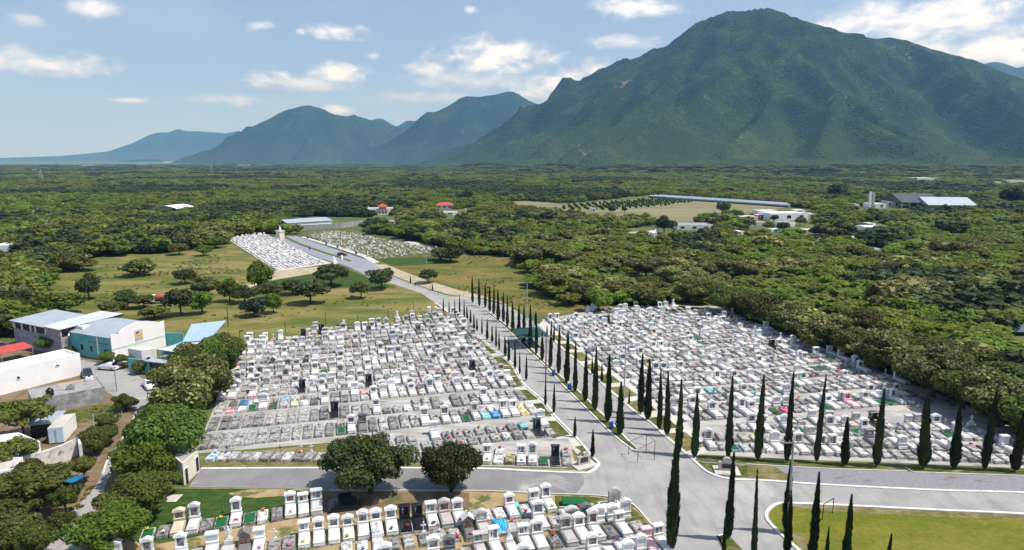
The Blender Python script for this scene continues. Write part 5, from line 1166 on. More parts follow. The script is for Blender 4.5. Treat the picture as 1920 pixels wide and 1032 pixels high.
def hill_h(x, y):
    i = np.clip(((x - MGX[0]) / 26).astype(int), 0, len(MGX) - 1); j = np.clip(((y - MGY[0]) / 26).astype(int), 0, len(MGY) - 1)
    h = MGH[j, i]; inside = (x > MGX[0]) & (x < MGX[-1]) & (y > MGY[0]) & (y < MGY[-1])
    return np.where(inside, np.maximum(h, 0), 0)
FAR = [
 (1480, 414, 76, 14, 16, .15, 'white', 'white', 'two-storey white house at the middle of the right-hand hamlet', 'white_house', 3),
 (1438, 412, 40, 9, 10, .2, 'redwall', 'white', 'low dark red walled house left of the two-storey white one', 'red_house', 2),
 (1440, 402, 40, 7, 9, .15, 'white', 'white', 'small white house behind the red-walled one', 'white_house', 2),
 (1515, 410, 34, 9, 10, .1, 'palepave', 'white', 'white annex at the right of the two-storey house', 'white_house', 2),
 (1402, 414, 40, 8, 9, .1, 'cream', 'white', 'white house left end of the right-hand hamlet', 'white_house', 2),
 (1425, 424, 36, 7, 8, .1, 'palepave', 'roofgrey', 'low white house below the red-walled house', 'white_house', 2),
 (1478, 425, 30, 8, 8, .2, 'white', 'roofgrey', 'small white house with a gateway below the two-storey house', 'white_house', 1),
 (1520, 437, 24, 6, 8, .1, 'cream', 'palepave', 'cream flat-roofed hut among trees below the hamlet', 'hut', 1),
 (1566, 438, 26, 5, 8, .1, 'white', 'white', 'pale hut left of the grey and white house', 'hut', 1),
 (1646, 440, 46, 14, 12, -.1, 'white', 'white', 'grey and white house with a roof tank on the right', 'white_house', 3),
 (1616, 436, 30, 10, 10, -.1, 'white', 'tileroof', 'white house with a rust-red roof edge left of the tank house', 'white_house', 2),
 (1602, 452, 24, 6, 7, 0, 'white', 'palepave', 'pale grey-white shed below the tank house', 'shed', 1),
 (1640, 474, 34, 6, 8, 0, 'palepave', 'roofgrey', 'long low grey shed alone in the right-hand wood', 'shed', 1),
 (1303, 432, 66, 10, 15, -.05, 'white', 'roofgrey', 'long flat-roofed grey-white house behind the thicket', 'long_house', 3),
 (1602, 391, 17, 8, 9, 0, 'white', 'white', 'small white house left of the water tower', 'white_house', 1),
 (1646, 391, 30, 9, 12, 0, 'white', 'white', 'white building at the foot of the water tower', 'white_house', 2),
 (1675, 389, 26, 11, 10, 0, 'palepave', 'white', 'pale building with dark openings beside the barn', 'pale_building', 2),
 (1738, 339, 38, 5, 40, 0, 'white', 'white', 'long white hall alone in the distant plain on the right', 'hall', 0),
 (1905, 344, 34, 6, 30, 0, 'white', 'tileroof', 'red-edged white house at the far right of the plain', 'white_house', 0),
 (1672, 308, 26, 3, 40, 0, 'white', 'white', 'tiny white building at the foot of the big mountain', 'white_house', 0),
 (712, 402, 46, 11, 12, .1, 'white', 'palepave', 'white house below the red-roofed lookout', 'white_house', 2),
 (845, 404, 26, 6, 10, .1, 'white', 'palepave', 'white house beside the long red tiled roof', 'white_house', 1),
 (70, 448, 30, 10, 9, .1, 'palepave', 'roofgrey', 'grey block house hidden in trees far left', 'block_house', 1),
 (12, 490, 40, 30, 12, .2, 'white', 'white', 'white house at the left edge of the picture among trees', 'white_house', 2),
 (10, 425, 24, 8, 10, .1, 'white', 'white', 'white house far off at the left edge, above the treetops', 'white_house', 1),
 (578, 305, 30, 3, 60, 0, 'white', 'white', 'pale factory in the far plain below the middle mountain', 'factory', 0),
 (455, 312, 20, 3, 60, 0, 'pinkish', 'white', 'pinkish building in the far plain', 'factory', 0),
 (322, 306, 30, 3, 60, 0, 'white', 'white', 'white factory in the far plain on the left', 'factory', 0),
 (70, 321, 20, 3, 60, 0, 'white', 'white', 'white shed in the far plain at the left', 'factory', 0),
 (1455, 436, 18, 6, 7, .1, 'white', 'white', 'tiny white hut below the hamlet, left of the cream hut', 'hut', 1), (1540, 452, 18, 6, 7, 0, 'white', 'roofgrey', 'small white hut in the trees below the cream hut', 'hut', 1),
 (1388, 440, 16, 6, 7, .2, 'white', 'white', 'small white hut beside the bushy palm', 'hut', 1), (1632, 424, 16, 5, 7, 0, 'cream', 'white', 'small cream house behind the tank house', 'hut', 1), (1500, 399, 20, 5, 8, .1, 'white', 'white', 'white roofed house behind the two-storey house', 'hut', 1),
 (735, 421, 26, 6, 8, .1, 'palepave', 'roofgrey', 'pale low house right of the long hall behind the far graves', 'hut', 1), (690, 388, 14, 7, 7, .1, 'white', 'white', 'small white house left of the red-roofed lookout', 'hut', 1), (880, 398, 16, 5, 8, 0, 'white', 'white', 'small white house right of the long tiled roof', 'hut', 1),
 (238, 410, 16, 5, 8, .1, 'white', 'white', 'small white house below the arched white roof on the left', 'hut', 1), (112, 386, 14, 4, 9, 0, 'white', 'white', 'tiny white house in the left woods', 'hut', 0), (66, 398, 12, 4, 9, 0, 'white', 'white', 'tiny white house in the left woods, nearer the edge', 'hut', 0),
 (1000, 322, 14, 3, 30, 0, 'white', 'white', 'tiny white house in the far plain below the second mountain', 'hut', 0), (1010, 352, 10, 4, 12, 0, 'white', 'white', 'white speck of a house in the central plain', 'hut', 0), (1870, 345, 16, 4, 20, 0, 'white', 'white', 'small white house left of the red-edged one', 'hut', 0),
 (480, 303, 16, 2.5, 60, 0, 'white', 'white', 'pale shed in the far plain left of centre', 'factory', 0), (160, 312, 14, 2.5, 60, 0, 'white', 'white', 'pale shed in the far plain at the far left', 'factory', 0),
 (1228, 446, 8, 9, 8, 0, 'white', 'white', 'white wall-end hut beside the long flat-roofed house', 'hut', 0)]
# ------------------------------------------------------------------ woodland
CLEAR = [GP(p) for p in [
 [(-900, 1500), (-900, 640), (0, 640), (36, 606), (66, 552), (105, 512), (170, 484), (320, 474), (425, 458), (425, 446), (475, 438), (560, 440), (640, 430), (700, 440), (790, 452), (845, 470), (890, 480), (960, 484), (995, 515), (1000, 548), (1060, 572), (1240, 574), (1330, 574), (1480, 625), (1600, 680), (1745, 744), (1960, 845), (2400, 1000), (2400, 1500)],
 [(915, 381), (985, 376), (1060, 382), (1215, 366), (1480, 384), (1490, 393), (1430, 401), (1350, 410), (1255, 422), (1210, 418), (1130, 413), (1020, 402)],
 [(1385, 402), (1420, 392), (1530, 392), (1535, 412), (1470, 425), (1400, 425)], [(1170, 446), (1180, 428), (1275, 418), (1340, 420), (1340, 433), (1240, 447)],
 [(1600, 428), (1600, 421), (1680, 420), (1680, 440), (1640, 448), (1600, 440)], [(1595, 393), (1640, 384), (1700, 384), (1735, 388), (1832, 388), (1832, 393), (1700, 394)],
 [(530, 432), (540, 408), (625, 406), (700, 409), (720, 405), (690, 424), (640, 432)], [(700, 398), (700, 390), (740, 388), (742, 400)], [(815, 392), (860, 388), (862, 405), (818, 405)], [(284, 404), (290, 398), (336, 398), (334, 405)],
 [(1862, 676), (1874, 622), (2020, 606), (2020, 668)], [(1715, 342), (1760, 342), (1760, 337), (1715, 337)], [(1500, 440), (1505, 430), (1560, 430), (1560, 440)], [(1580, 428), (1480, 440), (1480, 430), (1580, 420)]]]
for f_ in FAR:
    x_, y_, w_ = f_[0], f_[1], f_[2] / 2 + 7; k_ = 16 if y_ > 380 else (5 if y_ > 330 else 3)
    CLEAR.append(GP([(x_ - w_, y_ + k_), (x_ + w_, y_ + k_), (x_ + w_, y_ - 9 if y_ > 380 else y_ - 1), (x_ - w_, y_ - 9 if y_ > 380 else y_ - 1)]))
for x0_, x1_, y0_, y1_ in ((700, 738, 400, 413), (812, 860, 388, 400), (284, 336, 401, 411), (1690, 1835, 388, 402), (1622, 1645, 388, 400), (1880, 1930, 628, 646), (530, 640, 420, 436), (505, 700, 426, 438), (58, 94, 445, 455), (168, 214, 450, 458)):
    CLEAR.append(GP([(x0_, y1_), (x1_, y1_), (x1_, y0_), (x0_, y0_)]))
def clear_mask(x, y):
    c = np.zeros(len(x), bool)
    for p in CLEAR: c |= inpoly(x, y, p)
    return c
def jitter(x0, x1, y0, y1, sp):
    xs = np.arange(x0, x1, sp); ys = np.arange(y0, y1, sp)
    X, Y = np.meshgrid(xs, ys); X = X.ravel() + nr.uniform(-.48, .48, X.size) * sp; Y = Y.ravel() + nr.uniform(-.48, .48, Y.size) * sp
    return X, Y
def patchy(x, y, f, seed=0.0):
    return np.array([mnoise.noise((a * f + seed, b * f, seed)) for a, b in zip(x, y)])
X, Y = jitter(-330, 420, 70, 460, 4.5)
d = np.hypot(X, Y)
k = (np.abs(X) < Y * .86 + 40) & (d < 455) & ~clear_mask(X, Y)
X, Y = X[k], Y[k]
f1 = patchy(X, Y, .018, 3.3); f2 = patchy(X, Y, .05, 9.1)
left = X < -.25 * Y + 5
WKIND = []
open_ = (f2 < -.42) & ~left
for i in range(len(X)):
    q = f1[i] + nr.normal(0, .12)
    if left[i]:   # tall dark woods on the left
        kd = ['wood_dark', 'wood_mid', 'wood_dark', 'wood_olive', 'wood_bright', 'wood_mid'][min(5, int(abs(q) * 11))]
        s = nr.uniform(6, 13.5); h = s * nr.uniform(.62, .95)
    else:
        r = nr.rand()
        if q > .30: kd = 'wood_dark' if r < .7 else 'wood_mid'
        elif q > -.05: kd = 'wood_bright' if r < .62 else ('wood_mid' if r < .85 else 'wood_olive')
        else: kd = 'wood_bright' if r < .35 else ('wood_olive' if r < .8 else 'wood_mid')
        if f2[i] > .38 and nr.rand() < .8: kd = 'wood_bloom'
        s = nr.uniform(4.6, 10.0) * (1.15 if kd in ('wood_dark', 'wood_bloom') else 1); h = s * nr.uniform(.5, .75)
        s *= 1.0 + .55 * max(-.5, min(.6, f1[i] + f2[i] * .5)); h *= 1.0 + .7 * max(-.5, min(.6, f1[i] + f2[i] * .5))
    WKIND.append((kd, s, h))
order = [i for i in np.argsort(np.hypot(X, Y)) if not open_[i] or np.hypot(X[i], Y[i]) < 215]
NIND = max(0, 300 - TREE_N[0])
KL = {'wood_dark': 'dark dense tree', 'wood_mid': 'green tree', 'wood_bright': 'bright green tree', 'wood_olive': 'olive scrubby tree', 'wood_bloom': 'cream-flowered tree'}
ind = 0; rest = []
for i in order:
    kd, s, h = WKIND[i]
    p = Vector((X[i], Y[i], 0))
    if not inframe(p + Vector((0, 0, h * .6)), 0):
        rest.append(i); continue
    if ind < NIND:
        side = 'left of the meadow' if X[i] < -20 else 'right of the tombs'
        tree_at(kd, p, s, h, '%s in the dense woodland %s' % (KL[kd], side), KL[kd] + 's in the woodland ' + side); ind += 1
    else: rest.append(i)
# the rest of the woodland reads as one mass
protos = bpy.data.collections.new('woodland_tree_kinds')
PIDX = {}
def add_proto(key, cm, tm=None):
    e = bpy.data.objects.new(('%02d_' % len(PIDX)) + 'woodland_tree', cm); protos.objects.link(e); PIDX[key] = len(PIDX)
for kd in ('wood_bloom', 'wood_bright', 'wood_dark', 'wood_mid', 'wood_olive'):
    for v, (cm, tm) in enumerate(TK[kd]): add_proto((kd, v), cm)
def clump(name, mats, seed):
    L = []
    for i in range(11):
        a = rnd.uniform(0, 6.28); q = math.sqrt(rnd.random()) * .40; r = rnd.uniform(.10, .2)
        L.append(((q * math.cos(a), q * math.sin(a), rnd.uniform(.3, .6)), (r, r, rnd.uniform(.28, .5))))
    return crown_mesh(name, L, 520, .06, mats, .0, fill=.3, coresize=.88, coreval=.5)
for i, mt in enumerate(('wbright', 'wdark', 'wmid', 'wmid', 'wolive', 'wdark')): add_proto(('clump', i), clump('grove', [LM[mt], LM['bloom']], i))
pts, scl, rot, idx = [], [], [], []
for i in rest:
    kd, s, h = WKIND[i]; pts.append((X[i], Y[i], -.1)); scl.append((s, s, h)); rot.append(nr.uniform(0, 6.28)); idx.append(PIDX[(kd, nr.randint(len(TK[kd])))])
for (a, b, sp, s0, s1, hh) in ((450, 950, 9, 11, 23, (3.6, 8)), (945, 1900, 16, 20, 36, (4, 8.5)), (1880, 3400, 38, 46, 84, (5, 10)), (3380, 6000, 85, 90, 150, (6, 11))):
    X2, Y2 = jitter(-b * .85, b * .85 if b < 4000 else -.1 * b, a * .55, b, sp); d = np.hypot(X2, Y2)
    k = (d > a) & (d < b) & (np.abs(X2) < Y2 * .84 + 30); X2, Y2 = X2[k], Y2[k]
    k = ~clear_mask(X2, Y2); X2, Y2 = X2[k], Y2[k]
    Z2 = hill_h(X2, Y2); k = Z2 < 26; X2, Y2, Z2 = X2[k], Y2[k], Z2[k]
    n1 = patchy(X2, Y2, .0045, 1.7); n2 = patchy(X2, Y2, .013, 5.1)
    for i in range(len(X2)):
        q = n1[i] + .5 * n2[i] + nr.normal(0, .1)
        if Y2[i] < 700 and X2[i] < -20: q += .12
        j = 1 if q > .36 else (5 if q > .27 else (2 if q > .08 else (3 if q > -.06 else (0 if q > -.30 else 4))))
        if nr.rand() < .07: j = 1 if nr.rand() < .6 else 4
        s = nr.uniform(s0, s1); s *= .62 if Z2[i] > 60 else 1; pts.append((X2[i], Y2[i], Z2[i] - (.3 if Z2[i] < 20 else 4))); scl.append((s, s, nr.uniform(*hh) * (1.2 if j in (1, 5) else 1) * (1.5 if Z2[i] > 40 else 1))); rot.append(nr.uniform(0, 6.28)); idx.append(PIDX[('clump', j)])
me = bpy.data.meshes.new('woodland'); me.from_pydata(pts, [], [])
a_ = me.attributes.new('scl', 'FLOAT_VECTOR', 'POINT'); a_.data.foreach_set('vector', np.array(scl, float).ravel())
a_ = me.attributes.new('rotz', 'FLOAT', 'POINT'); a_.data.foreach_set('value', rot)
a_ = me.attributes.new('pick', 'INT', 'POINT'); a_.data.foreach_set('value', idx)
wood = tag(link('woodland', me), 'wide green woodland of close tree crowns stretching to the mountains', 'woodland', kind='stuff')
ng = bpy.data.node_groups.new('woodland_scatter', 'GeometryNodeTree')
ng.interface.new_socket('Geometry', in_out='INPUT', socket_type='NodeSocketGeometry'); ng.interface.new_socket('Geometry', in_out='OUTPUT', socket_type='NodeSocketGeometry')
gi = ng.nodes.new('NodeGroupInput'); go = ng.nodes.new('NodeGroupOutput')
ci = ng.nodes.new('GeometryNodeCollectionInfo'); ci.inputs['Collection'].default_value = protos; ci.inputs['Separate Children'].default_value = True; ci.inputs['Reset Children'].default_value = True
ip = ng.nodes.new('GeometryNodeInstanceOnPoints'); ip.inputs['Pick Instance'].default_value = True
def nattr(nm, ty):
    n = ng.nodes.new('GeometryNodeInputNamedAttribute'); n.data_type = ty; n.inputs['Name'].default_value = nm; return n.outputs['Attribute']
cx = ng.nodes.new('ShaderNodeCombineXYZ'); ng.links.new(nattr('rotz', 'FLOAT'), cx.inputs[2])
ng.links.new(gi.outputs[0], ip.inputs['Points']); ng.links.new(ci.outputs[0], ip.inputs['Instance']); ng.links.new(nattr('pick', 'INT'), ip.inputs['Instance Index'])
ng.links.new(cx.outputs[0], ip.inputs['Rotation']); ng.links.new(nattr('scl', 'FLOAT_VECTOR'), ip.inputs['Scale']); ng.links.new(ip.outputs[0], go.inputs[0])
md = wood.modifiers.new('scatter', 'NODES'); md.node_group = ng
# tufts and low weeds over the meadows
def tuft_mesh():
    n = 26; c = nr.normal(0, .28, (n, 3)); c[:, 2] = np.abs(nr.normal(.2, .12, n)); nn = np.stack([nr.normal(0, 1, n), nr.normal(0, 1, n), np.full(n, .5)], 1)
    q = leaf_cards(c, nn / np.linalg.norm(nn, axis=1)[:, None], .35, 1.6); me = bpy.data.meshes.new('weed'); me.from_pydata(q.tolist(), [], np.arange(n * 4).reshape(-1, 4).tolist())
    at = me.attributes.new('leaf', 'FLOAT', 'POINT'); at.data.foreach_set('value', np.repeat(nr.rand(n), 4)); return me
tp = bpy.data.collections.new('weed_kinds')
for i, lm in enumerate(('feather', 'feather', 'brown')):
    tm_ = tuft_mesh(); tm_.materials.append(LM[lm]); tp.objects.link(bpy.data.objects.new('%02d_weed' % i, tm_))
pts = []; scl = []; rot = []; idx = []
for poly, sp, ks in ((GP([(40, 605), (110, 508), (320, 470), (430, 456), (520, 510), (480, 530), (330, 560), (300, 600), (200, 640)]), 2.1, (0, 0, 1, 2)), (GP([(330, 570), (520, 535), (700, 545), (845, 588), (700, 612), (458, 645), (330, 640)]), 3.6, (0, 1, 2)),
                     (GP([(780, 515), (880, 480), (960, 485), (1050, 560), (1240, 570), (1030, 585), (900, 555)]), 2.1, (0, 2, 1, 2)), (GP([(110, 790), (200, 758), (240, 764), (215, 800), (160, 830), (190, 880), (150, 960), (60, 1030), (20, 900)]), 1.0, (1, 0, 2)),
                     (GP([(1490, 600), (1600, 640), (1750, 720), (1925, 800), (1925, 820), (1740, 740), (1600, 678)]), 1.6, (1, 0))):
    bx = [p.x for p in poly]; by = [p.y for p in poly]
    x_, y_ = jitter(min(bx), max(bx), min(by), max(by), sp); k = inpoly(x_, y_, poly); x_, y_ = x_[k], y_[k]
    pn = patchy(x_, y_, .06, 2.2)
    for i in range(len(x_)):
        if pn[i] + nr.normal(0, .15) > .22:
            s = nr.uniform(.25, .7); pts.append((x_[i], y_[i], .0)); scl.append((s * 1.3, s * 1.3, s)); rot.append(nr.uniform(0, 6.28)); idx.append(ks[nr.randint(len(ks))])
me = bpy.data.meshes.new('meadow_weeds'); me.from_pydata(pts, [], [])
a_ = me.attributes.new('scl', 'FLOAT_VECTOR', 'POINT'); a_.data.foreach_set('vector', np.array(scl, float).ravel())
a_ = me.attributes.new('rotz', 'FLOAT', 'POINT'); a_.data.foreach_set('value', rot)
a_ = me.attributes.new('pick', 'INT', 'POINT'); a_.data.foreach_set('value', idx)
weeds = tag(link('meadow_weeds', me), 'rough tufts of weeds and tall grass over the meadows', 'weeds', kind='stuff')
ng2 = ng.copy(); [n for n in ng2.nodes if n.type == 'COLLECTION_INFO'][0].inputs['Collection'].default_value = tp
md = weeds.modifiers.new('scatter', 'NODES'); md.node_group = ng2
# ------------------------------------------------------------------ buildings
def Q(a, b, t): return a + (b - a) * t
def wallpanel(mb, a, b, z0, z1, out, m=0):
    """thin upright panel along a-b, standing out from the wall by 'out'"""
    d = (b - a).normalized(); n = Vector((d.y, -d.x, 0)) * out
    p = [a, b, b + n, a + n]
    return mb.prism([(q.x, q.y) for q in p], z0, z1, m, True, True)
def opening(parent, a, b, t0, t1, z0, z1, name='window', mk='glass', frame='white', out=.05):
    p, q = Q(a, b, t0), Q(a, b, t1)
    d = (q - p).normalized(); n = Vector((d.y, -d.x, 0))
    fw = .09
    mb = MB()
    wallpanel(mb, p - d * fw, p, z0 - fw, z1 + fw, out + .03); wallpanel(mb, q, q + d * fw, z0 - fw, z1 + fw, out + .03)
    wallpanel(mb, p, q, z1, z1 + fw, out + .03); wallpanel(mb, p, q, z0 - fw, z0, out + .05)
    f = mb.build(name, M[frame], parent)
    MBp = MB(); wallpanel(MBp, p, q, z0, z1, out); MBp.build('pane' if name == 'window' else 'leaf', M[mk], f)
    return f
def shell(name, label, cat, pts, z1, wall, roof, parapet=.4, z0=0.0, thick=.18, openings=(), extra=None, group=None):
    """flat-roofed house on a ground outline (counter-clockwise seen from above); openings: (edge, t0, t1, z0, z1, name)"""
    pts = [Vector((p[0], p[1], 0)) for p in pts]
    ar = sum(pts[i].x * pts[(i + 1) % len(pts)].y - pts[(i + 1) % len(pts)].x * pts[i].y for i in range(len(pts)))
    if ar < 0: pts = pts[::-1]
    c = sum(pts, Vector()) / len(pts)
    root = thing(name, label, cat, c, 0, group)
    L = [p - c for p in pts]; n = len(L)
    mb = MB(); mb.prism([(p.x, p.y) for p in L], z0, z1 - parapet, 0, top=False)
    inn = []
    for i in range(n):
        e1 = (L[i] - L[i - 1]).normalized(); e2 = (L[(i + 1) % n] - L[i]).normalized()
        n1 = Vector((-e1.y, e1.x, 0)); n2 = Vector((-e2.y, e2.x, 0)); bis = (n1 + n2); bis = bis / max(.3, bis.dot(n1))
        inn.append(L[i] + bis * thick)
    if parapet:
        for i in range(n):
            a, b, bi, ai = L[i], L[(i + 1) % n], inn[(i + 1) % n], inn[i]
            mb.add([(a.x, a.y, z1 - parapet), (b.x, b.y, z1 - parapet), (b.x, b.y, z1), (a.x, a.y, z1), (bi.x, bi.y, z1), (ai.x, ai.y, z1), (bi.x, bi.y, z1 - parapet), (ai.x, ai.y, z1 - parapet)],
                   [(0, 1, 2, 3), (3, 2, 4, 5), (5, 4, 6, 7)])
    mb.build('wall', M[wall], root)
    MB().prism([(p.x, p.y) for p in (inn if parapet else [c_ * 1.04 for c_ in L])], z1 - parapet - .15, z1 - parapet + .004 if parapet else z1 + .12, 0).build('roof', M[roof], root)
    for (e, t0, t1, a0, a1, nm) in openings:
        opening(root, L[e % n], L[(e + 1) % n], t0, t1, a0, a1, nm, 'glass' if nm == 'window' else 'dark')
    root['_n'] = n
    del root['_n']
    return root, L, c
def quad_from(px_a, px_b, depth):
    """ground rectangle: near edge a-b (photo pixels), going back by depth metres"""
    a, b = G(*px_a), G(*px_b); d = (b - a).normalized(); n = Vector((-d.y, d.x, 0))
    return [a, b, b + n * depth, a + n * depth]

# white house by the street
A0, A1 = G(-40, 752), G(154, 703)
dA = (A1 - A0).normalized(); nA_ = Vector((-dA.y, dA.x, 0))
r, L, c = shell('white_house', 'long blank white house with a flat roof beside the street', 'house', [A0, A1, A1 + nA_ * 6, A0 + nA_ * 6], 4.4, 'white', 'white', .5, openings=[(0, .36, .385, 2.2, 2.7, 'window'), (0, .74, .775, 2.9, 3.2, 'window'), (1, .3, .6, 0, 2.2, 'door')])
# grey annex
B0, B1 = G(104, 772), G(199, 753)
dB = (B1 - B0).normalized(); nB_ = Vector((-dB.y, dB.x, 0))
r, L, c = shell('block_house', 'low grey block annex with a cluttered flat roof before the white house', 'house', [B0 - dB * 3, B1, B1 + nB_ * 7.2, B0 + nB_ * 7.2 - dB * 3], 2.75, 'block', 'roofgrey', .12, openings=[(1, .3, .5, .9, 1.9, 'window'), (1, .6, .8, 0, 2.1, 'door')])
# things on the annex roof
def on_roof(px, py, z): return G(px, py, z)
p = on_roof(94, 742, 2.65); t = thing('water_tank', 'black plastic water tank on the grey annex roof', 'water tank', p)
MB().lathe([(.55, 0), (.6, .1), (.6, .9), (.5, 1.1), (.2, 1.25), (.2, 1.32)], 14).build('tank_body', M['tank'], t, True); MB().lathe([(.22, 1.3), (.24, 1.36), (.1, 1.42)], 10).build('lid', M['tank'], t)
for i, (px, py, l) in enumerate(((168, 714, 'white air conditioner at the right edge of the grey annex roof'), (133, 730, 'grey air conditioner near the middle of the annex roof'))):
    t = thing('air_conditioner', l, 'air conditioner', on_roof(px, py, 2.65), .3)
    MB().bev(-.55, .55, -.35, .35, .08, .75, .04).build('case', M['white' if i == 0 else 'galv'], t); MB().lathe([(.26, .752), (.26, .79), (.1, .80)], 12).build('fan_grille', M['dark'], t)
    f = MB(); f.box(-.5, -.4, -.35, .35, 0, .08).box(.4, .5, -.35, .35, 0, .08); f.build('foot', M['galv'], t)
p0 = on_roof(108, 724, 2.65); t = thing('parapet_strip', 'rust-orange painted upstand on the annex roof against the white wall', 'parapet', p0, math.atan2(dB.y, dB.x))
MB().bev(0, 4.6, 0, .8, 0, .25, .04).build('upstand', M['rust'], t)
MB().box(-.12, 4.7, -.14, 0, 0, .3).build('edge', M['palepave'], t)
# red roofed porch
C0, C1 = G(-60, 700), G(66, 672)
t = thing('carport', 'red sheet-roofed carport behind the white house', 'carport', C0, math.atan2((C1 - C0).y, (C1 - C0).x))
Lc = (C1 - C0).length
MB().add([(0, 0, 2.5), (Lc, 0, 2.5), (Lc, 4.5, 3.0), (0, 4.5, 3.0), (0, 0, 2.42), (Lc, 0, 2.42), (Lc, 4.5, 2.92), (0, 4.5, 2.92)], [(0, 1, 2, 3), (4, 7, 6, 5), (0, 4, 5, 1), (1, 5, 6, 2), (2, 6, 7, 3)]).build('roof', M['redroof'], t)
for x in (.2, Lc * .5, Lc - .2):
    for y in (.2, 4.3): MB().box(x - .06, x + .06, y - .06, y + .06, 0, 2.42 + y * .11).build('post', M['galv'], t)

# turquoise warehouse with an arched roof and a white front
W0 = G(213, 678); W1 = W0 + Vector((5.1, 11.6, 0)); W2 = G(104, 662)
ex = (W1 - W0); Lf = ex.length; ex.normalize(); ey = Vector((-ex.y, ex.x, 0))
if ey.y < 0: ey = -ey
dep = abs((W2 - W0).dot(ey)); sh = (W2 - W0).dot(ex)
rzW = math.atan2(ex.y, ex.x); dep = 15.5
wh = thing('warehouse', 'turquoise warehouse with an arched grey metal roof and tall white front', 'warehouse', W0, rzW)
hs, rise = 5.0, 1.7
N_ = 14
arcp = [(Lf * i / N_, hs + rise * math.sin(math.pi * i / N_)) for i in range(N_ + 1)]
mb = MB()
mb.add([(0, 0, 0), (0, dep, 0), (0, dep, hs), (0, 0, hs)], [(0, 3, 2, 1)]); mb.add([(Lf, 0, 0), (Lf, dep, 0), (Lf, dep, hs), (Lf, 0, hs)], [(0, 1, 2, 3)])
bk = [(0, dep, 0)] + [(x, dep, z) for x, z in arcp] + [(Lf, dep, 0)]
mb.add(bk, [tuple(range(len(bk)))]); mb.build('wall', M['teal'], wh)
rf = MB()
prof = [(-.25 + (Lf + .5) * i / N_, hs + .03 + rise * math.sin(math.pi * i / N_) + .05) for i in range(N_ + 1)]
prof = prof + [(x, z - .07) for x, z in prof[::-1]]
rf.extr_y(prof, .22, dep + .3); rf.build('roof', M['metalroof'], wh)
fp = [(-.1, 0), (Lf + .1, 0), (Lf + .1, hs + 1.0), (Lf * .93, hs + .9)] + [(Lf * (1 - u), hs + .35 + (rise + .1) * math.sin(math.pi * (1 - u))) for u in (.2, .3, .4, .5, .6, .7, .8)] + [(Lf * .13, hs + .55), (Lf * .06, hs + .75), (-.1, hs + .8)]
MB().extr_y(fp, 0, .2).build('front_wall', M['pinkwhite'], wh)
MB().box(0, Lf, -.035, -.002, 2.35, 2.75).box(Lf * .40, Lf * .43, -.035, -.002, 0, 2.35).build('trim', M['mint'], wh)
sg = MB().box(Lf * .42, Lf * .57, -.06, -.002, 3.0, 5.4).build('sign', M['palepave'], wh)
M['signyellow'] = plain('sign_yellow', (.75, .45, .03), .6); M['signred'] = plain('sign_red', (.5, .05, .05), .6)
em = MB(); em.lathe([(.45, 0), (.45, .03)], 14); em.xf(Matrix.Translation((Lf * .5, -.06, 4.2)) @ Matrix.Rotation(math.pi / 2, 4, 'X')); em.build('emblem', M['signyellow'], sg)
MB().box(Lf * .45, Lf * .50, -.09, -.061, 4.75, 5.0).box(Lf * .45, Lf * .465, -.09, -.061, 4.55, 4.75).build('black_mark', M['dark'], sg)
em = MB()
for i in range(9): em.box(Lf * .44 + i * .19, Lf * .44 + i * .19 + .12, -.09, -.061, 3.35, 3.5)
em.build('red_lettering', M['signred'], sg)
em = MB()
for i in range(22):
    y = 1.0 + i * .3; em.box(-.05, -.003, y, y + .2, 3.45, 3.68)
for i in range(5): em.box(-.05, -.003, 2.6 + i * .3, 2.8 + i * .3, 2.95, 3.15)
em.build('wall_lettering', M['signred'], wh)
for y in (6.6, 9.6):
    f = MB().box(-.09, -.003, y - .5, y + .5, 1.3, 2.8).build('window', M['mint'], wh); MB().box(-.12, -.091, y - .42, y + .42, 1.38, 2.72).build('pane', M['glass'], f)
f = MB().box(-.08, -.003, 1.4, 2.5, 0, 2.3).build('door', M['dark'], wh)
dsh = MB().lathe([(.02, 0), (.3, .06), (.42, .16)], 14); dsh.xf(Matrix.Translation((-.5, 12.9, 4.4)) @ Matrix.Rotation(-1.2, 4, 'Y')); dsh.build('satellite_dish', M['white'], wh, True)
# gate yard in front of the warehouse
g0, g1 = G(242, 697), G(313, 706)
gd = (g1 - g0).normalized(); Lg = (g1 - g0).length
gt = thing('gate_wall', 'turquoise gate wall with a dark driveway gate below the white warehouse front', 'gate', g0, math.atan2(gd.y, gd.x))
MB().box(0, Lg * .5, 0, .25, 0, 2.8).build('wall', M['teal'], gt)
MB().box(Lg * .58, Lg, .05, .15, .1, 2.5).build('gate_panel', M['dark'], gt)
for x in (Lg * .54, Lg + .15): MB().bev(x - .2, x + .2, -.05, .35, 0, 3.0, .05).build('pillar', M['teal'], gt)
MB().box(Lg * .5, Lg + .5, -.6, 1.2, 2.75, 2.9).build('canopy', M['metalroof'], gt)
r, L, c = shell('porch_block', 'small pinkish-white flat porch between the warehouse and the metal roofs', 'house', [G(268, 690), G(296, 686), G(296, 686) + ey * 4, G(268, 690) + ey * 4], 3.7, 'pinkwhite', 'white', .2, openings=[(0, .3, .55, 0, 2.1, 'door')])
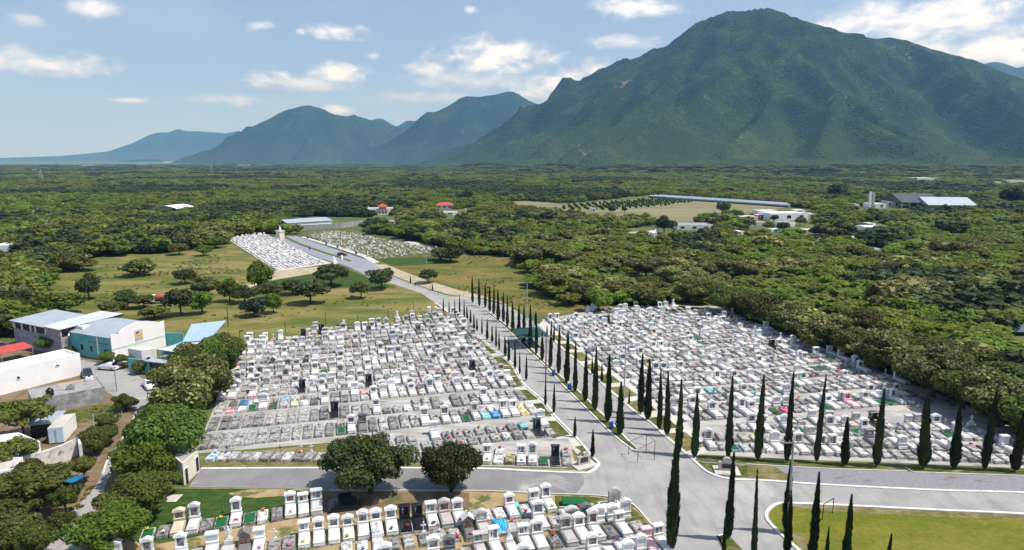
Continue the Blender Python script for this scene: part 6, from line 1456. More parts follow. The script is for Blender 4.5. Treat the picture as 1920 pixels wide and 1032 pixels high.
# blue and white metal roofed workshop
def roof_slab(parent, name, px4, zs, mk, th=.12, off=Vector()):
    vs = [G(x, y, z) - off for (x, y), z in zip(px4, zs)]
    nn = (vs[1] - vs[0]).cross(vs[2] - vs[0])
    if nn.z < 0: vs = vs[::-1]
    n = len(vs); lo = [v - Vector((0, 0, th)) for v in vs]
    MB().add(vs + lo, [tuple(range(n)), tuple(range(n, 2 * n))[::-1]] + [(i, n + i, n + (i + 1) % n, (i + 1) % n) for i in range(n)]).build(name, M[mk], parent)
    return vs
wo_ = G(330, 690)
ws = thing('workshop', 'open workshop under a sky-blue sloping sheet roof and white roofs', 'workshop', wo_)
v1 = roof_slab(ws, 'blue_roof', [(342, 641), (391, 638), (424, 601), (359, 608)], [4.4, 4.4, 6.2, 6.2], 'blueroof', off=wo_)
roof_slab(ws, 'white_roof', [(293, 655), (345, 643), (392, 640), (388, 651), (340, 662)], [3.9, 4.1, 4.1, 3.7, 3.6], 'whiteroof', off=wo_)
roof_slab(ws, 'white_roof', [(300, 668), (340, 662.5), (388, 652), (380, 664), (352, 678), (320, 668)], [3.4, 3.55, 3.6, 3.2, 3.1, 3.2], 'whiteroof', off=wo_)
fo = [G(296, 655, 3.6), G(388, 651, 3.6), G(421, 603, 5.8), G(361, 610, 5.8)]
fo = [Vector((p.x, p.y, 0)) - wo_ for p in fo]; cc = sum(fo, Vector()) / 4; fo = [cc + (p - cc) * .93 for p in fo]
MB().prism([(p.x, p.y) for p in fo], 0, 3.3).build('wall', M['teal'], ws)
for q in ((308, 690), (326, 684)): 
    p = G(*q) - wo_; MB().box(p.x - .1, p.x + .1, p.y - .1, p.y + .1, 0, 3.05).build('post', M['conpole'], ws)
p0, p1 = G(296, 694) - wo_, G(322, 700) - wo_; mb = MB(); wallpanel(mb, p0, p1, 0, 1.7, .2); mb.build('yard_wall', M['block'], ws)
t = thing('yard_wall', 'turquoise boundary wall between the warehouse and the blue roof', 'wall', G(308, 648)); e = G(346, 648) - G(308, 648)
mb = MB(); wallpanel(mb, Vector(), e, 0, 3.0, .25); mb.build('panel', M['teal'], t)
# two-storey shell building
D0, D1, D2 = G(30, 648), G(118, 668), G(112, 640)
dx = (D1 - D0).normalized(); dy = Vector((-dx.y, dx.x, 0)); LD = (D1 - D0).length
sb_ = thing('shell_building', 'grey two-storey unfinished building with dark openings and a white sheet roof', 'building', D0, math.atan2(dx.y, dx.x))
wd_ = 9.0
MB().box(0, LD, 0, wd_, 0, 3.3).build('lower_wall', M['block'], sb_)
MB().box(0, LD, 0, wd_, 3.3, 4.1).build('upper_wall', M['roofgrey'], sb_)
MB().box(.3, LD - .1, .3, wd_ - .1, 4.1, 5.95).build('interior_shade_block', M['dark'], sb_)  # solid near-black block: shade of the open storey put into its colour
for i in range(6):
    x = LD * (0, .17, .36, .46, .68, .70)[i]; MB().box(x, x + (.35 if i < 4 else .35), -.02, .35, 4.1, 5.95).build('pillar', M['white'], sb_)
MB().box(LD * .70, LD, -.03, .3, 4.1, 5.95).build('infill_wall', M['block'], sb_)
MB().add([(-.5, -.6, 6.0), (LD * .72, -.6, 5.95), (LD * .72, wd_ + .4, 6.55), (-.5, wd_ + .4, 6.55), (-.5, -.6, 5.9), (LD * .72, -.6, 5.85), (LD * .72, wd_ + .4, 6.45), (-.5, wd_ + .4, 6.45)], [(0, 1, 2, 3), (7, 6, 5, 4), (0, 4, 5, 1), (1, 5, 6, 2), (3, 2, 6, 7), (0, 3, 7, 4)]).build('roof', M['metalroof'], sb_)
MB().add([(LD * .68, -.4, 6.1), (LD + .3, -.4, 6.0), (LD + 3.5, wd_ + 3, 7.4), (LD * .72, wd_ + 3, 7.1), (LD * .68, -.4, 6.0), (LD + .3, -.4, 5.9), (LD + 3.5, wd_ + 3, 7.3), (LD * .72, wd_ + 3, 7.0)], [(0, 1, 2, 3), (7, 6, 5, 4), (0, 4, 5, 1), (1, 5, 6, 2), (3, 2, 6, 7), (0, 3, 7, 4)]).build('roof', M['whiteroof'], sb_)
MB().box(LD + .1, LD + 3.0, wd_ - 6, wd_ + 2.6, 0, 6.2).build('rear_wall', M['white'], sb_)
# cream gatehouse at the street end
g = [G(345.6, 911), G(374, 884), G(374, 884) + (G(329, 896) - G(345.6, 911)), G(329, 896)]
g[2] = g[1] + (g[3] - g[0]) * 1.6; g[3] = g[0] + (g[3] - g[0]) * 1.6
r, L, c = shell('gatehouse', 'small cream flat-roofed gatehouse at the left end of the cross street', 'gatehouse', g, 3.1, 'cream', 'roofgrey', .18, openings=[(0, .08, .26, 0, 2.1, 'door'), (0, .78, .97, .2, 2.3, 'door')])
MB().bev(-.9, .1, .2, 1.2, 2.9, 4.0, .06).build('water_box', M['cream'], r)
# container, dark shed, walls
k0, k1 = G(92.5, 834), G(121.5, 831)
t = thing('storage_container', 'white box container with double doors on the bare dirt', 'container', k0, math.atan2((k1 - k0).y, (k1 - k0).x))
Lk = (k1 - k0).length; dk = 5.6
MB().box(0, Lk, 0, dk, .15, 2.5).build('body', M['white'], t); MB().bev(-.03, Lk + .03, -.03, dk + .03, 2.5, 2.58, .03).build('roof', M['palepave'], t)
for s in (0, 1):
    dr = MB().box(.08 + s * Lk * .48, Lk * .47 + s * Lk * .48, -.05, -.003, .22, 2.42).build('door', M['ltblue'], t); MB().box(Lk * .45 + s * Lk * .06, Lk * .46 + s * Lk * .06, -.09, -.051, .3, 2.35).build('lock_bar', M['galv'], dr)
t = thing('shed', 'dark lean-to shed with a grey roof behind the white container', 'shed', k0 + Vector((-4.2, 2.2, 0)), math.atan2((k1 - k0).y, (k1 - k0).x))
MB().box(0, 3.4, 0, 4, 0, 2.2).build('wall', M['dark'], t); MB().add([(-.2, -.3, 2.25), (3.6, -.3, 2.25), (3.6, 4.2, 2.6), (-.2, 4.2, 2.6), (-.2, -.3, 2.18), (3.6, -.3, 2.18), (3.6, 4.2, 2.53), (-.2, 4.2, 2.53)], [(0, 1, 2, 3), (7, 6, 5, 4), (0, 4, 5, 1), (1, 5, 6, 2), (3, 2, 6, 7), (0, 3, 7, 4)]).build('roof', M['metalroof'], t)
M['oldwhite'] = two('flaking_white_wall', (.68, .67, .64), (.50, .49, .46), .8, rough=.9, c=(.22, .21, .19), cscale=.9, clo=.56, chi=.7, bump=.4)
def wall_run(label, pts, h, mk, wd=.25, name='boundary_wall', cat='wall', cap=None):
    pts = [Vector((p.x, p.y, 0)) for p in pts]; o0 = pts[0]
    t = thing(name, label, cat, o0); a = offset(pts, wd / 2); b = offset(pts, -wd / 2); mb = MB(); n = len(pts)
    for i in range(n - 1):
        q = [a[i] - o0, a[i + 1] - o0, b[i + 1] - o0, b[i] - o0]; mb.prism([(p.x, p.y) for p in q], 0, h)
    mb.build('panel', M[mk], t)
    if cap:
        a = offset(pts, wd / 2 + .06); b = offset(pts, -wd / 2 - .06); mb = MB()
        for i in range(n - 1):
            q = [a[i] - o0, a[i + 1] - o0, b[i + 1] - o0, b[i] - o0]; mb.prism([(p.x, p.y) for p in q], h + .002, h + .12)
        mb.build('coping', M[cap], t)
    return t
wall_run('ragged flaking white wall below the white container', GP([(40, 892), (84, 880), (118, 868), (150, 852), (154, 866)]), 2.6, 'oldwhite', .4)
r, L, c = shell('white_house', 'low white house with a stained flat roof at the left edge below the feathery trees', 'house', [G(-40, 900), G(36, 890), G(80, 868), G(40, 850), G(-40, 862)], 3.2, 'white', 'white', .25, openings=[(1, .3, .5, .9, 2, 'window')])
r, L, c = shell('white_house', 'long white lower house just above the blue tarpaulin', 'house', [G(-40, 935), G(30, 918), G(48, 895), G(-40, 902)], 2.9, 'white', 'palepave', .2, openings=[(0, .5, .7, .9, 2, 'window')])
p = G(-25, 950); t = thing('tarpaulin', 'bright blue tarpaulin stretched over a frame at the left edge', 'tarpaulin', p, .12)
mb = MB(); n = 12
vs = [(i / n * 10, j * 1.1, 2.6 - j * .28 + .12 * math.sin(i * 1.9 + j)) for j in range(5) for i in range(n + 1)]
mb.add(vs + [(x, y, z - .04) for x, y, z in vs], [(j * (n + 1) + i, j * (n + 1) + i + 1, (j + 1) * (n + 1) + i + 1, (j + 1) * (n + 1) + i) for j in range(4) for i in range(n)]); mb.build('sheet', M['tarp'], t)
for x in (.2, 5, 9.8): MB().tube([(x, .1, 0), (x, .1, 2.5)], .05).build('post', M['galv'], t)
wall_run('weathered pale wall along the left edge of the front plot', GP([(248, 985), (262, 962), (284, 932), (297, 912)]), 1.8, 'oldwhite')
# ------------------------------------------------------------------ far buildings
def facing(px, py, wpx, hpx, depth, skew=0.0):
    """outline of a house whose near wall spans wpx at (px, py) and whose height shows as hpx"""
    c = G(px, py); m = PPM(c); w_ = wpx / m; h = hpx / m
    d = Vector((math.cos(skew), math.sin(skew), 0)); n = Vector((-d.y, d.x, 0))
    return [c - d * w_ / 2, c + d * w_ / 2, c + d * w_ / 2 + n * depth, c - d * w_ / 2 + n * depth], h
M['redwall'] = plain('dark_red_wall', (.30, .03, .04), .8); M['pinkish'] = plain('pinkish_wall', (.5, .34, .3), .8)
for (px, py, wpx, hpx, dep_, sk, wl, rf_, lb, nm, no) in FAR:
    q, h = facing(px, py, wpx, hpx, dep_, sk)
    op = [(0, (i + .3) / no, (i + .62) / no, h * .3, h * .72, 'window') for i in range(no)]
    r, L, c = shell(nm, lb, 'house' if 'house' in nm or nm == 'hut' else 'building', q, h, wl, rf_, min(.35, h * .1), openings=op)
    if 'roof tank' in lb: MB().lathe([(.6, h), (.6, h + 1.3), (.2, h + 1.5)], 10).build('roof_tank', M['white'], r)
wall_run('white garden wall left of the long flat-roofed house', GP([(1172, 447), (1228, 443), (1232, 436)]), 3.2, 'white')
wall_run('grey wall in front of the white hall roof beyond the far graves', GP([(505, 434), (560, 432), (640, 428), (700, 418)]), 3.0, 'block')
wall_run('pale wall among the trees on the far left', GP([(170, 452), (212, 450)]), 3.4, 'palepave')
wall_run('white wall fragment among the trees at the left edge', GP([(0, 528), (30, 512)]), 2.6, 'white')
def rz_of(a, b): return math.atan2((b - a).y, (b - a).x)
# long white hall behind the far graves
a, b = G(540, 428), G(690, 418); t = thing('hall', 'long low hall with a pale sheet roof beyond the far graves', 'hall', a, rz_of(a, b)); Lh = (G(625, 423) - a).length
MB().box(0, Lh, 0, 9, 0, 3.0).build('wall', M['white'], t)
MB().extr_y([(-.5, 3), (Lh + .5, 3), (Lh + .5, 3.15), (-.5, 3.15)], -.5, .2).build('eave', M['palepave'], t)
MB().add([(-.6, -.6, 3.15), (Lh + .6, -.6, 3.15), (Lh + .6, 9.6, 4.7), (-.6, 9.6, 4.7), (-.6, -.6, 3.05), (Lh + .6, -.6, 3.05), (Lh + .6, 9.6, 4.6), (-.6, 9.6, 4.6)], [(0, 1, 2, 3), (7, 6, 5, 4), (0, 4, 5, 1), (1, 5, 6, 2), (3, 2, 6, 7), (0, 3, 7, 4)]).build('roof', M['metalroof'], t)
# arched white roof on the left
a = G(310, 404); m_ = PPM(a); t = thing('sports_roof', 'bright white arched roof rising out of the trees on the left', 'arched roof', a, -.08)
wv = 46 / m_
MB().extr_y([(-wv / 2 + wv * i / 12, 5.2 + 2.0 * math.sin(math.pi * (i / 12))) for i in range(13)] + [(wv / 2 - wv * i / 12, 5.0 + 2.0 * math.sin(math.pi * (1 - i / 12))) for i in range(13)], 0, 24).build('roof', M['white'], t)
for x in (-.48, -.16, .16, .48):
    for y in (.4, 12, 23.5): MB().box(wv * x - .15, wv * x + .15, y - .15, y + .15, 0, 5.3 + 2 * math.sin(math.pi * (x + .5)) - .2).build('column', M['palepave'], t)
# red-roofed lookout
a = G(718, 403); m_ = PPM(a); s_ = 9 / m_
t = thing('lookout', 'white square lookout house with a red hipped roof among the trees', 'house', a, .2)
MB().box(-s_, s_, 0, 2 * s_, 0, 3.4).build('lower_wall', M['white'], t); MB().box(-s_ * .8, s_ * .8, s_ * .2, 1.8 * s_, 3.4, 6.2).build('upper_wall', M['white'], t)
for i in range(3):
    x = -s_ + s_ * 2 * (i + .25) / 3; MB().box(x, x + s_ * .33, -.06, -.002, .9, 2.5).build('window', M['glass'], t)
    x = -s_ * .8 + s_ * 1.6 * (i + .25) / 3; MB().box(x, x + s_ * .27, s_ * .2 - .06, s_ * .2 - .002, 4.0, 5.5).build('window', M['glass'], t)
def hip(mb, x0, x1, y0, y1, z0, z1, ridge=0.0):
    cx, cy = (x0 + x1) / 2, (y0 + y1) / 2; r_ = ridge
    return mb.add([(x0, y0, z0), (x1, y0, z0), (x1, y1, z0), (x0, y1, z0), (cx - r_, cy, z1), (cx + r_, cy, z1), (x0, y0, z0 - .15), (x1, y0, z0 - .15), (x1, y1, z0 - .15), (x0, y1, z0 - .15)],
                  [(0, 1, 5, 4), (1, 2, 5), (2, 3, 4, 5), (3, 0, 4), (0, 6, 7, 1), (1, 7, 8, 2), (2, 8, 9, 3), (3, 9, 6, 0), (9, 8, 7, 6)])
hip(MB(), -s_ * 1.15, s_ * 1.15, -.15 * s_, 2.15 * s_, 3.55, 4.6, .1).build('lower_roof', M['tileroof'], t)
hip(MB(), -s_ * 1.05, s_ * 1.05, -.05 * s_, 2.05 * s_, 6.3, 8.6, .1).build('roof', M['tileroof'], t)
a = G(834, 392); m_ = PPM(a); t = thing('tiled_house', 'long house with an orange-red tiled roof in the central wood', 'house', a, .12); s_ = 16 / m_
MB().box(-s_, s_, 0, 7, 0, 3).build('wall', M['white'], t); hip(MB(), -s_ - .8, s_ + .8, -.8, 7.8, 3.15, 5.6, s_ * .6).build('roof', M['tileroof'], t)
for i in range(3): MB().box(-s_ * .8 + s_ * .6 * i, -s_ * .5 + s_ * .6 * i, -.06, -.002, .9, 2.2).build('window', M['glass'], t)
# water tower, barn roofs
a = G(1633, 391); m_ = PPM(a); t = thing('water_tower', 'slim white concrete tower above the trees on the right', 'tower', a); h_ = 31 / m_
MB().box(-2.2, -.7, -1, 1, 0, h_).build('shaft', M['white'], t); MB().box(.7, 2.2, -1, 1, 0, h_ * .95).build('shaft', M['palepave'], t)
br = MB()
for i in range(5): br.box(-.7, .7, -.6, .6, h_ * (.2 + .17 * i), h_ * (.2 + .17 * i) + .6)
br.build('crosspiece', M['palepave'], t)
def barn(px, py, wpx, hpx, dep_, rise_, mk, lb, sk):
    a = G(px, py); m_ = PPM(a); W_ = wpx / m_; h_ = hpx / m_
    t = thing('barn', lb, 'barn', a, sk)
    MB().add([(-W_ / 2, 0, h_), (W_ / 2, 0, h_), (W_ / 2, dep_ / 2, h_ + rise_), (-W_ / 2, dep_ / 2, h_ + rise_), (W_ / 2, dep_, h_), (-W_ / 2, dep_, h_), (-W_ / 2, 0, h_ - .3), (W_ / 2, 0, h_ - .3), (W_ / 2, dep_, h_ - .3), (-W_ / 2, dep_, h_ - .3)],
             [(0, 1, 2, 3), (3, 2, 4, 5), (0, 6, 7, 1), (4, 8, 9, 5), (1, 7, 8, 4, 2), (0, 3, 5, 9, 6), (9, 8, 7, 6)]).build('roof', M[mk], t)
    for i in range(6):
        x = -W_ / 2 + .5 + (W_ - 1) * i / 5
        for y in (.4, dep_ - .4): MB().box(x - .25, x + .25, y - .25, y + .25, 0, h_ - .3).build('column', M['galv'], t)
M['darkroof'] = corrugated('dark_barn_roof', (.06, .06, .065), (.11, .11, .115), .1, 3.0)
barn(1728, 391, 74, 11, 40, 7, 'darkroof', 'big open barn with a dark ribbed roof right of the water tower', -.05)
barn(1786, 393, 86, 8, 36, 6, 'metalroof', 'broad grey-roofed barn in front of the dark barn', -.12)
# long plastic greenhouse
a, b = G(1216, 371), G(1478, 389.5); t = thing('greenhouse', 'very long pale blue-grey plastic greenhouse at the edge of the farmland', 'greenhouse', a, rz_of(a, b)); Lg = (b - a).length
gh = MB(); ns = 30
for k_ in range(3):
    gh.extr_y([(k_ * 7 + 7 * i / 8, 2.2 + .9 * math.sin(math.pi * i / 8)) for i in range(9)] + [(k_ * 7 + 7, 0), (k_ * 7, 0)], 0, Lg)
gh.xf(Matrix.Rotation(-math.pi / 2, 4, 'Z')); gh.xf(Matrix.Translation((0, 21, 0))); gh.build('film_roof', M['plast'], t)
MB().box(0, Lg, -.12, -.01, 0, 1.0).build('skirt', M['dark'], t)
# small field hut and farmland saplings
a = G(1113, 397); t = thing('hut', 'tiny white hut standing at the edge of the sapling plantation', 'hut', a); MB().box(-2, 2, 0, 3, 0, 2.6).build('wall', M['white'], t); MB().bev(-2.3, 2.3, -.3, 3.3, 2.6, 2.9, .1).build('roof', M['palepave'], t)
MB().box(-.5, .5, -.06, -.002, 0, 2).build('door', M['dark'], t)
sap = MB()
pl = GP([(1030, 393), (1080, 385), (1240, 374), (1305, 379), (1220, 390), (1110, 396)])
bx = [p.x for p in pl]; by = [p.y for p in pl]
X_, Y_ = np.meshgrid(np.arange(min(bx), max(bx), 6.5), np.arange(min(by), max(by), 11)); X_, Y_ = X_.ravel(), Y_.ravel(); k = inpoly(X_, Y_, pl)
for x, y in zip(X_[k], Y_[k]): sap.blob((x + rnd.uniform(-.6, .6), y, 1.4), rnd.uniform(.9, 1.7), k=5, sq=1.2)
sp_ = sap.build('orchard_saplings', LM['mid']); tag(sp_, 'rows of small dark saplings dotted over the plantation', 'saplings', kind='stuff')
for (x, y, w_, l) in ((1147, 400, 16, 'dark tree alone at the near edge of the farmland'), (1171, 399, 12, 'smaller dark tree right of the lone one on the farmland'), (1356, 404, 30, 'dark round tree at the right corner of the farmland'), (1245, 438, 40, 'big dark tree beside the white garden wall'), (1568, 372, 34, 'tall black-green tree left of the water tower'), (1900, 388, 44, 'tall dark tree at the far right edge'), (875, 378, 26, 'dark pointed tree in the central wood'), (1452, 417, 24, 'olive tree before the red-walled house of the hamlet'), (1500, 424, 30, 'olive tree below the two-storey white house'), (1405, 428, 30, 'olive tree at the left end of the hamlet'), (1534, 418, 28, 'olive tree at the right end of the hamlet'), (1468, 436, 34, 'olive tree in front of the hamlet gateway house'), (1440, 433, 30, 'olive tree before the hamlet, beside the bushy palm'), (1618, 446, 26, 'olive tree before the tank house'), (1668, 448, 34, 'olive tree right of the tank house'), (700, 410, 22, 'olive tree before the lookout house')):
    k_ = .72 if 'hamlet' in l or 'house' in l else 1; tree('field_olive' if k_ < 1 else 'field_dark', x, y, w_ * k_, w_ * .95 * k_, l, 'trees of the farmland')
# palms
def palm(px, py, hpx, lb):
    p = G(px, py); m_ = PPM(p); h_ = hpx / m_; t = thing('palm_tree', lb, 'palm tree', p, rnd.uniform(0, 6)); MB().tube([(0, 0, 0), (.1, 0, h_ * .5), (0, .1, h_ * .8)], [.4, .3, .25], 7).build('trunk', M['bark'], t)
    f = MB()
    for i in range(22):
        a = i * 2.4; e = rnd.uniform(-.4, .9); L_ = h_ * .3
        pts = [(0, .1, h_ * .8)] + [(math.cos(a) * L_ * u, math.sin(a) * L_ * u, h_ * .8 + L_ * (u * e - u * u * .7)) for u in (.35, .7, 1)]
        for q0, q1, w0, w1 in zip(pts, pts[1:], (.1, .35, .3), (.35, .3, .05)):
            nx, ny = -math.sin(a), math.cos(a)
            f.add([(q0[0] - nx * w0, q0[1] - ny * w0, q0[2]), (q0[0] + nx * w0, q0[1] + ny * w0, q0[2]), (q1[0] + nx * w1, q1[1] + ny * w1, q1[2]), (q1[0] - nx * w1, q1[1] - ny * w1, q1[2])], [(0, 1, 2, 3)])
    f.build('fronds', LM['olive'], t)
palm(1402, 432, 32, 'bushy palm tree at the left of the right-hand hamlet'); palm(1580, 452, 26, 'palm tree left of the grey and white house')
# lattice pylons and masts on the plain
def pylon(px, py, hpx, lb, striped=False):
    p = G(px, py); m_ = PPM(p); h_ = hpx / m_; t = thing('radio_mast' if striped else 'power_pylon', lb, 'mast' if striped else 'pylon', p, .3)
    b = h_ * (.025 if striped else .12); tp_ = h_ * .02; th_ = max(.25, h_ * .014); mb = MB(); mb2 = MB()
    for sx in (-1, 1):
        for sy in (-1, 1): mb.tube([(sx * b, sy * b, 0), (sx * tp_, sy * tp_, h_)], th_, 4)
    n = 9
    for i in range(n):
        z0, z1 = h_ * i / n, h_ * (i + 1) / n; r0 = b + (tp_ - b) * i / n; r1 = b + (tp_ - b) * (i + 1) / n
        for s in (-1, 1): (mb2 if i % 2 else mb).tube([(-r0, s * r0, z0), (r1, s * r1, z1)], th_ * .7, 4); (mb2 if i % 2 else mb).tube([(s * r0, -r0, z0), (s * r1, r1, z1)], th_ * .7, 4)
    mb.build('legs', M['galv' if not striped else 'redroof'], t); mb2.build('bracing', M['galv' if not striped else 'white'], t)
    if not striped:
        for z in (.72, .85): MB().tube([(-h_ * .13, 0, h_ * z), (h_ * .13, 0, h_ * z)], th_, 4).build('cross_arm', M['galv'], t)
pylon(397, 325, 15, 'lattice power pylon in the far plain left of the middle mountain'); pylon(78, 340, 22, 'lattice power pylon above the woods far left'); pylon(356, 317, 16, 'red and white mast in the far plain', True); pylon(304, 306, 13, 'thin mast tower on the far horizon plain', True)

# ------------------------------------------------------------------ poles and wires
def pole(px, py, ty, lb, r=.14, mk='conpole', arm=None, lamp=None, tx=None, name='utility_pole', cat='pole'):
    p = G(px, py); m_ = PPM(p); el = math.atan2(CAMH, p.length); h_ = (py - ty) / m_ / math.cos(el) * .985
    t = thing(name, lb, cat, p)
    MB().tube([(0, 0, -.05), (0, 0, h_)], [r, r * .7], 8).build('shaft', M[mk], t)
    if arm:
        for z in arm:
            a_ = MB(); a_.box(-1.1, 1.1, -.06, .06, h_ - z - .12, h_ - z); 
            ao = a_.build('cross_arm', M['galv'], t)
            ins = MB()
            for x in (-1, -.5, .5, 1): ins.lathe([(.05, h_ - z), (.07, h_ - z + .1), (.03, h_ - z + .22)], 6, (x, 0))
            ins.build('insulator', M['conpole'], ao)
    if lamp:
        lx, ly = lamp
        ar = MB().tube([(0, 0, h_ - .1), (lx * .4, ly * .4, h_ + .7), (lx, ly, h_ + .9)], .05, 6).build('lamp_arm', M['galv'], t)
        MB().box(lx - .14 + (.2 if lx > 0 else -.2) - .25, lx + .14 + (.2 if lx > 0 else -.2) + .25, ly - .13, ly + .13, h_ + .82, h_ + .95).build('lamp_head', M['lampw'], ar)
    return t, p + Vector((0, 0, h_))
t1, w1 = pole(1475, 1002, 838, 'tall grey light pole with a crossbar beside the junction', .16, arm=(.1,))
t2, w2 = pole(1170, 752, 644, 'tall pole with a crossbar at the right kerb of the avenue', .13, arm=(.1,))
t3, w3 = pole(988, 600, 529, 'tall pole at the far left corner of the right tombs', .12, arm=(.1,))
t4, w4 = pole(800, 527, 476, 'pole with a double crossbar beside the hill road', .12, arm=(.1, .9))
t5, w5 = pole(1023, 746, 630, 'weathered pole hung with cable loops at the left kerb of the avenue', .12, mk='wood', arm=(.3,))
lp = MB()
for k_ in range(3): lp.tube([Vector((.3 * math.cos(a) + .35, .05 * k_, -4 + .9 * math.sin(a))) for a in [i * .52 for i in range(13)]], .02, 4, cap=False)
lo_ = lp.build('cable_loop', M['iron'], t5); lo_.location = (0, 0, w5.z)
pole(528, 436, 410, 'thin pole behind the cream monument of the far plot', .1, arm=(.1,)); pole(591, 460, 432, 'thin white light pole on the verge of the hill road', .09); pole(676, 489, 470, 'short light pole at the lower end of the hill road verge', .09, arm=(.1,)); pole(549, 433, 416, 'short pole by the grey wall beyond the far graves', .09)
pole(186, 680, 631, 'leaning pale post by the turquoise warehouse wall', .13); pole(219, 735, 688, 'street light pole standing on the grey street', .09, 'galv', lamp=(1.6, .4), name='street_lamp', cat='street lamp')
pole(78, 650, 626, 'street lamp with a bent arm in front of the shell building', .09, 'galv', lamp=(1.6, .6), name='street_lamp', cat='street lamp')
pole(177, 808, 776, 'short pale post on the dirt verge', .12); pole(230, 790, 771, 'short thin post at the bend of the lane', .07); pole(312, 704, 664, 'pale post at the driveway of the workshop', .1); pole(428, 612, 577, 'dark wooden pole leaning beside the blue roof', .14, 'wood')
pole(869, 590, 553, 'curved street lamp at the left of the avenue far end', .07, 'galv', lamp=(.9, .3), name='street_lamp', cat='street lamp'); pole(1000, 640, 605, 'thin lamp post beside the green canopy', .06, 'galv', lamp=(-.9, 0), name='street_lamp', cat='street lamp')
def wire(a, b, sag, lb, r=.018):
    pts = [a + (b - a) * (i / 14) - Vector((0, 0, sag * 4 * (i / 14) * (1 - i / 14))) for i in range(15)]
    o = MB().tube([p - a for p in pts], r, 4, cap=False).build('power_cable', M['iron']); o.location = a; tag(o, lb, 'cable')
wire(w1, w2, 1.2, 'thin overhead cable from the junction light pole to the kerb pole'); wire(w2, w3, 1.5, 'thin overhead cable running up the avenue to the far pole'); wire(w3, w4, 1.8, 'thin overhead cable crossing the brown meadow to the hill road')
# wire fence along the back of the left field
fpts = [ST(164, -23.5), ST(167.5, -13.5), ST(170.5, -4), ST(173, 4), ST(176, 12), ST(178, 19), ST(180.5, 26)]
t = thing('wire_fence', 'wire fence on thin posts along the back of the left tombs', 'fence', fpts[0])
for i, p in enumerate(fpts):
    q = p - fpts[0]; MB().tube([q, q + Vector((0, 0, 2.4 + .8 * (i % 3)))], .07, 5).build('post', M['wood'], t)
f = MB()
for z in (.5, 1.1, 1.7):
    for a, b in zip(fpts, fpts[1:]): f.tube([a - fpts[0] + Vector((0, 0, z)), b - fpts[0] + Vector((0, 0, z))], .015, 3)
f.build('wire', M['galv'], t)
p = ST(181, 24.5); t = thing('gate_post', 'pair of squat white gate posts at the back corner of the left tombs', 'gate posts', p)
for x in (-1, 1): MB().bev(x - .45, x + .45, -.4, .4, 0, 1.7, .08).build('post', M['white'], t)

# ------------------------------------------------------------------ street furniture
for i, (x, y, lb) in enumerate(((1038, 705, 'blue plastic barrel on the median, farthest of the three'), (1068, 732, 'blue plastic barrel on the median, middle of the three'), (1146, 805, 'blue plastic barrel on the median, nearest of the three'))):
    t = thing('barrel', lb, 'barrel', G(x, y)); MB().lathe([(.30, .12), (.36, .2), (.36, .5), (.38, .55), (.36, .6), (.36, .95), (.38, 1.0), (.36, 1.05), (.34, 1.22), (.30, 1.25), (.29, 1.15)], 14).build('drum', M['bluepl'], t, True)
for i, (x, y) in enumerate(((577, 448), (612, 459), (633, 465), (668, 477), (581, 468))):
    t = thing('barrel', 'tiny blue barrel by the far graves, %s' % ('on the grass median of the hill road' if i == 4 else ordn(i + 1) + ' from the top along the pale path'), 'barrel', G(x, y)); MB().lathe([(.42, .05), (.48, .3), (.48, 1.2), (.4, 1.3)], 10).build('drum', M['bluepl'], t, True)
# green shade canopy on the avenue
p = G(1002, 655); t = thing('shade_canopy', 'dark green shade canopy on posts standing over the right carriageway', 'canopy', p, math.atan2(V.y, V.x))
mb = MB(); a_, b_ = 3.4, 4.2
mb.add([(-a_, 0, 2.9), (a_, 0, 2.9), (a_, 2 * b_, 2.9), (-a_, 2 * b_, 2.9), (0, b_, 3.9), (-a_, 0, 2.7), (a_, 0, 2.7), (a_, 2 * b_, 2.7), (-a_, 2 * b_, 2.7)], [(0, 1, 4), (1, 2, 4), (2, 3, 4), (3, 0, 4), (0, 5, 6, 1), (1, 6, 7, 2), (2, 7, 8, 3), (3, 8, 5, 0)]); mb.build('cloth', M['canopy'], t)
for x in (-a_ + .1, a_ - .1):
    for y in (.1, 2 * b_ - .1): MB().tube([(x, y, 0), (x, y, 2.85)], .05, 6).build('post', M['galv'], t)
# metal frames (bare canopy frame at the junction, goal frame on the lawn)
def z4(x, y): return G(740 + x / 3.692, 780 + y / 3.692)
f4 = [z4(1620, 270), z4(1682, 325), z4(1798, 305), z4(1740, 255)]
t = thing('canopy_frame', 'bare steel canopy frame standing on the junction by the median tip', 'frame', f4[0])
hf = [2.0, 2.0, 2.9, 2.9]; tops = []
for q, h_ in zip(f4, hf):
    l_ = q - f4[0]; MB().tube([l_, l_ + Vector((0, 0, h_))], .045, 5).build('post', M['iron'], t); tops.append(l_ + Vector((0, 0, h_)))
rl = MB()
for i in range(4): rl.tube([tops[i], tops[(i + 1) % 4]], .035, 5)
rl.tube([tops[0], (tops[2] + tops[1]) / 2], .02, 4); rl.build('rail', M['iron'], t)
ga, gb = G(1542, 975), G(1561, 963); t = thing('goal_frame', 'slim steel goal frame on the round lawn', 'goal', ga); e = gb - ga
for q in (Vector(), e): MB().tube([q, q + Vector((0, 0, 2.0))], .045, 6).build('post', M['iron'], t)
MB().tube([Vector((0, 0, 2)), e + Vector((0, 0, 2))], .045, 6).build('crossbar', M['iron'], t)
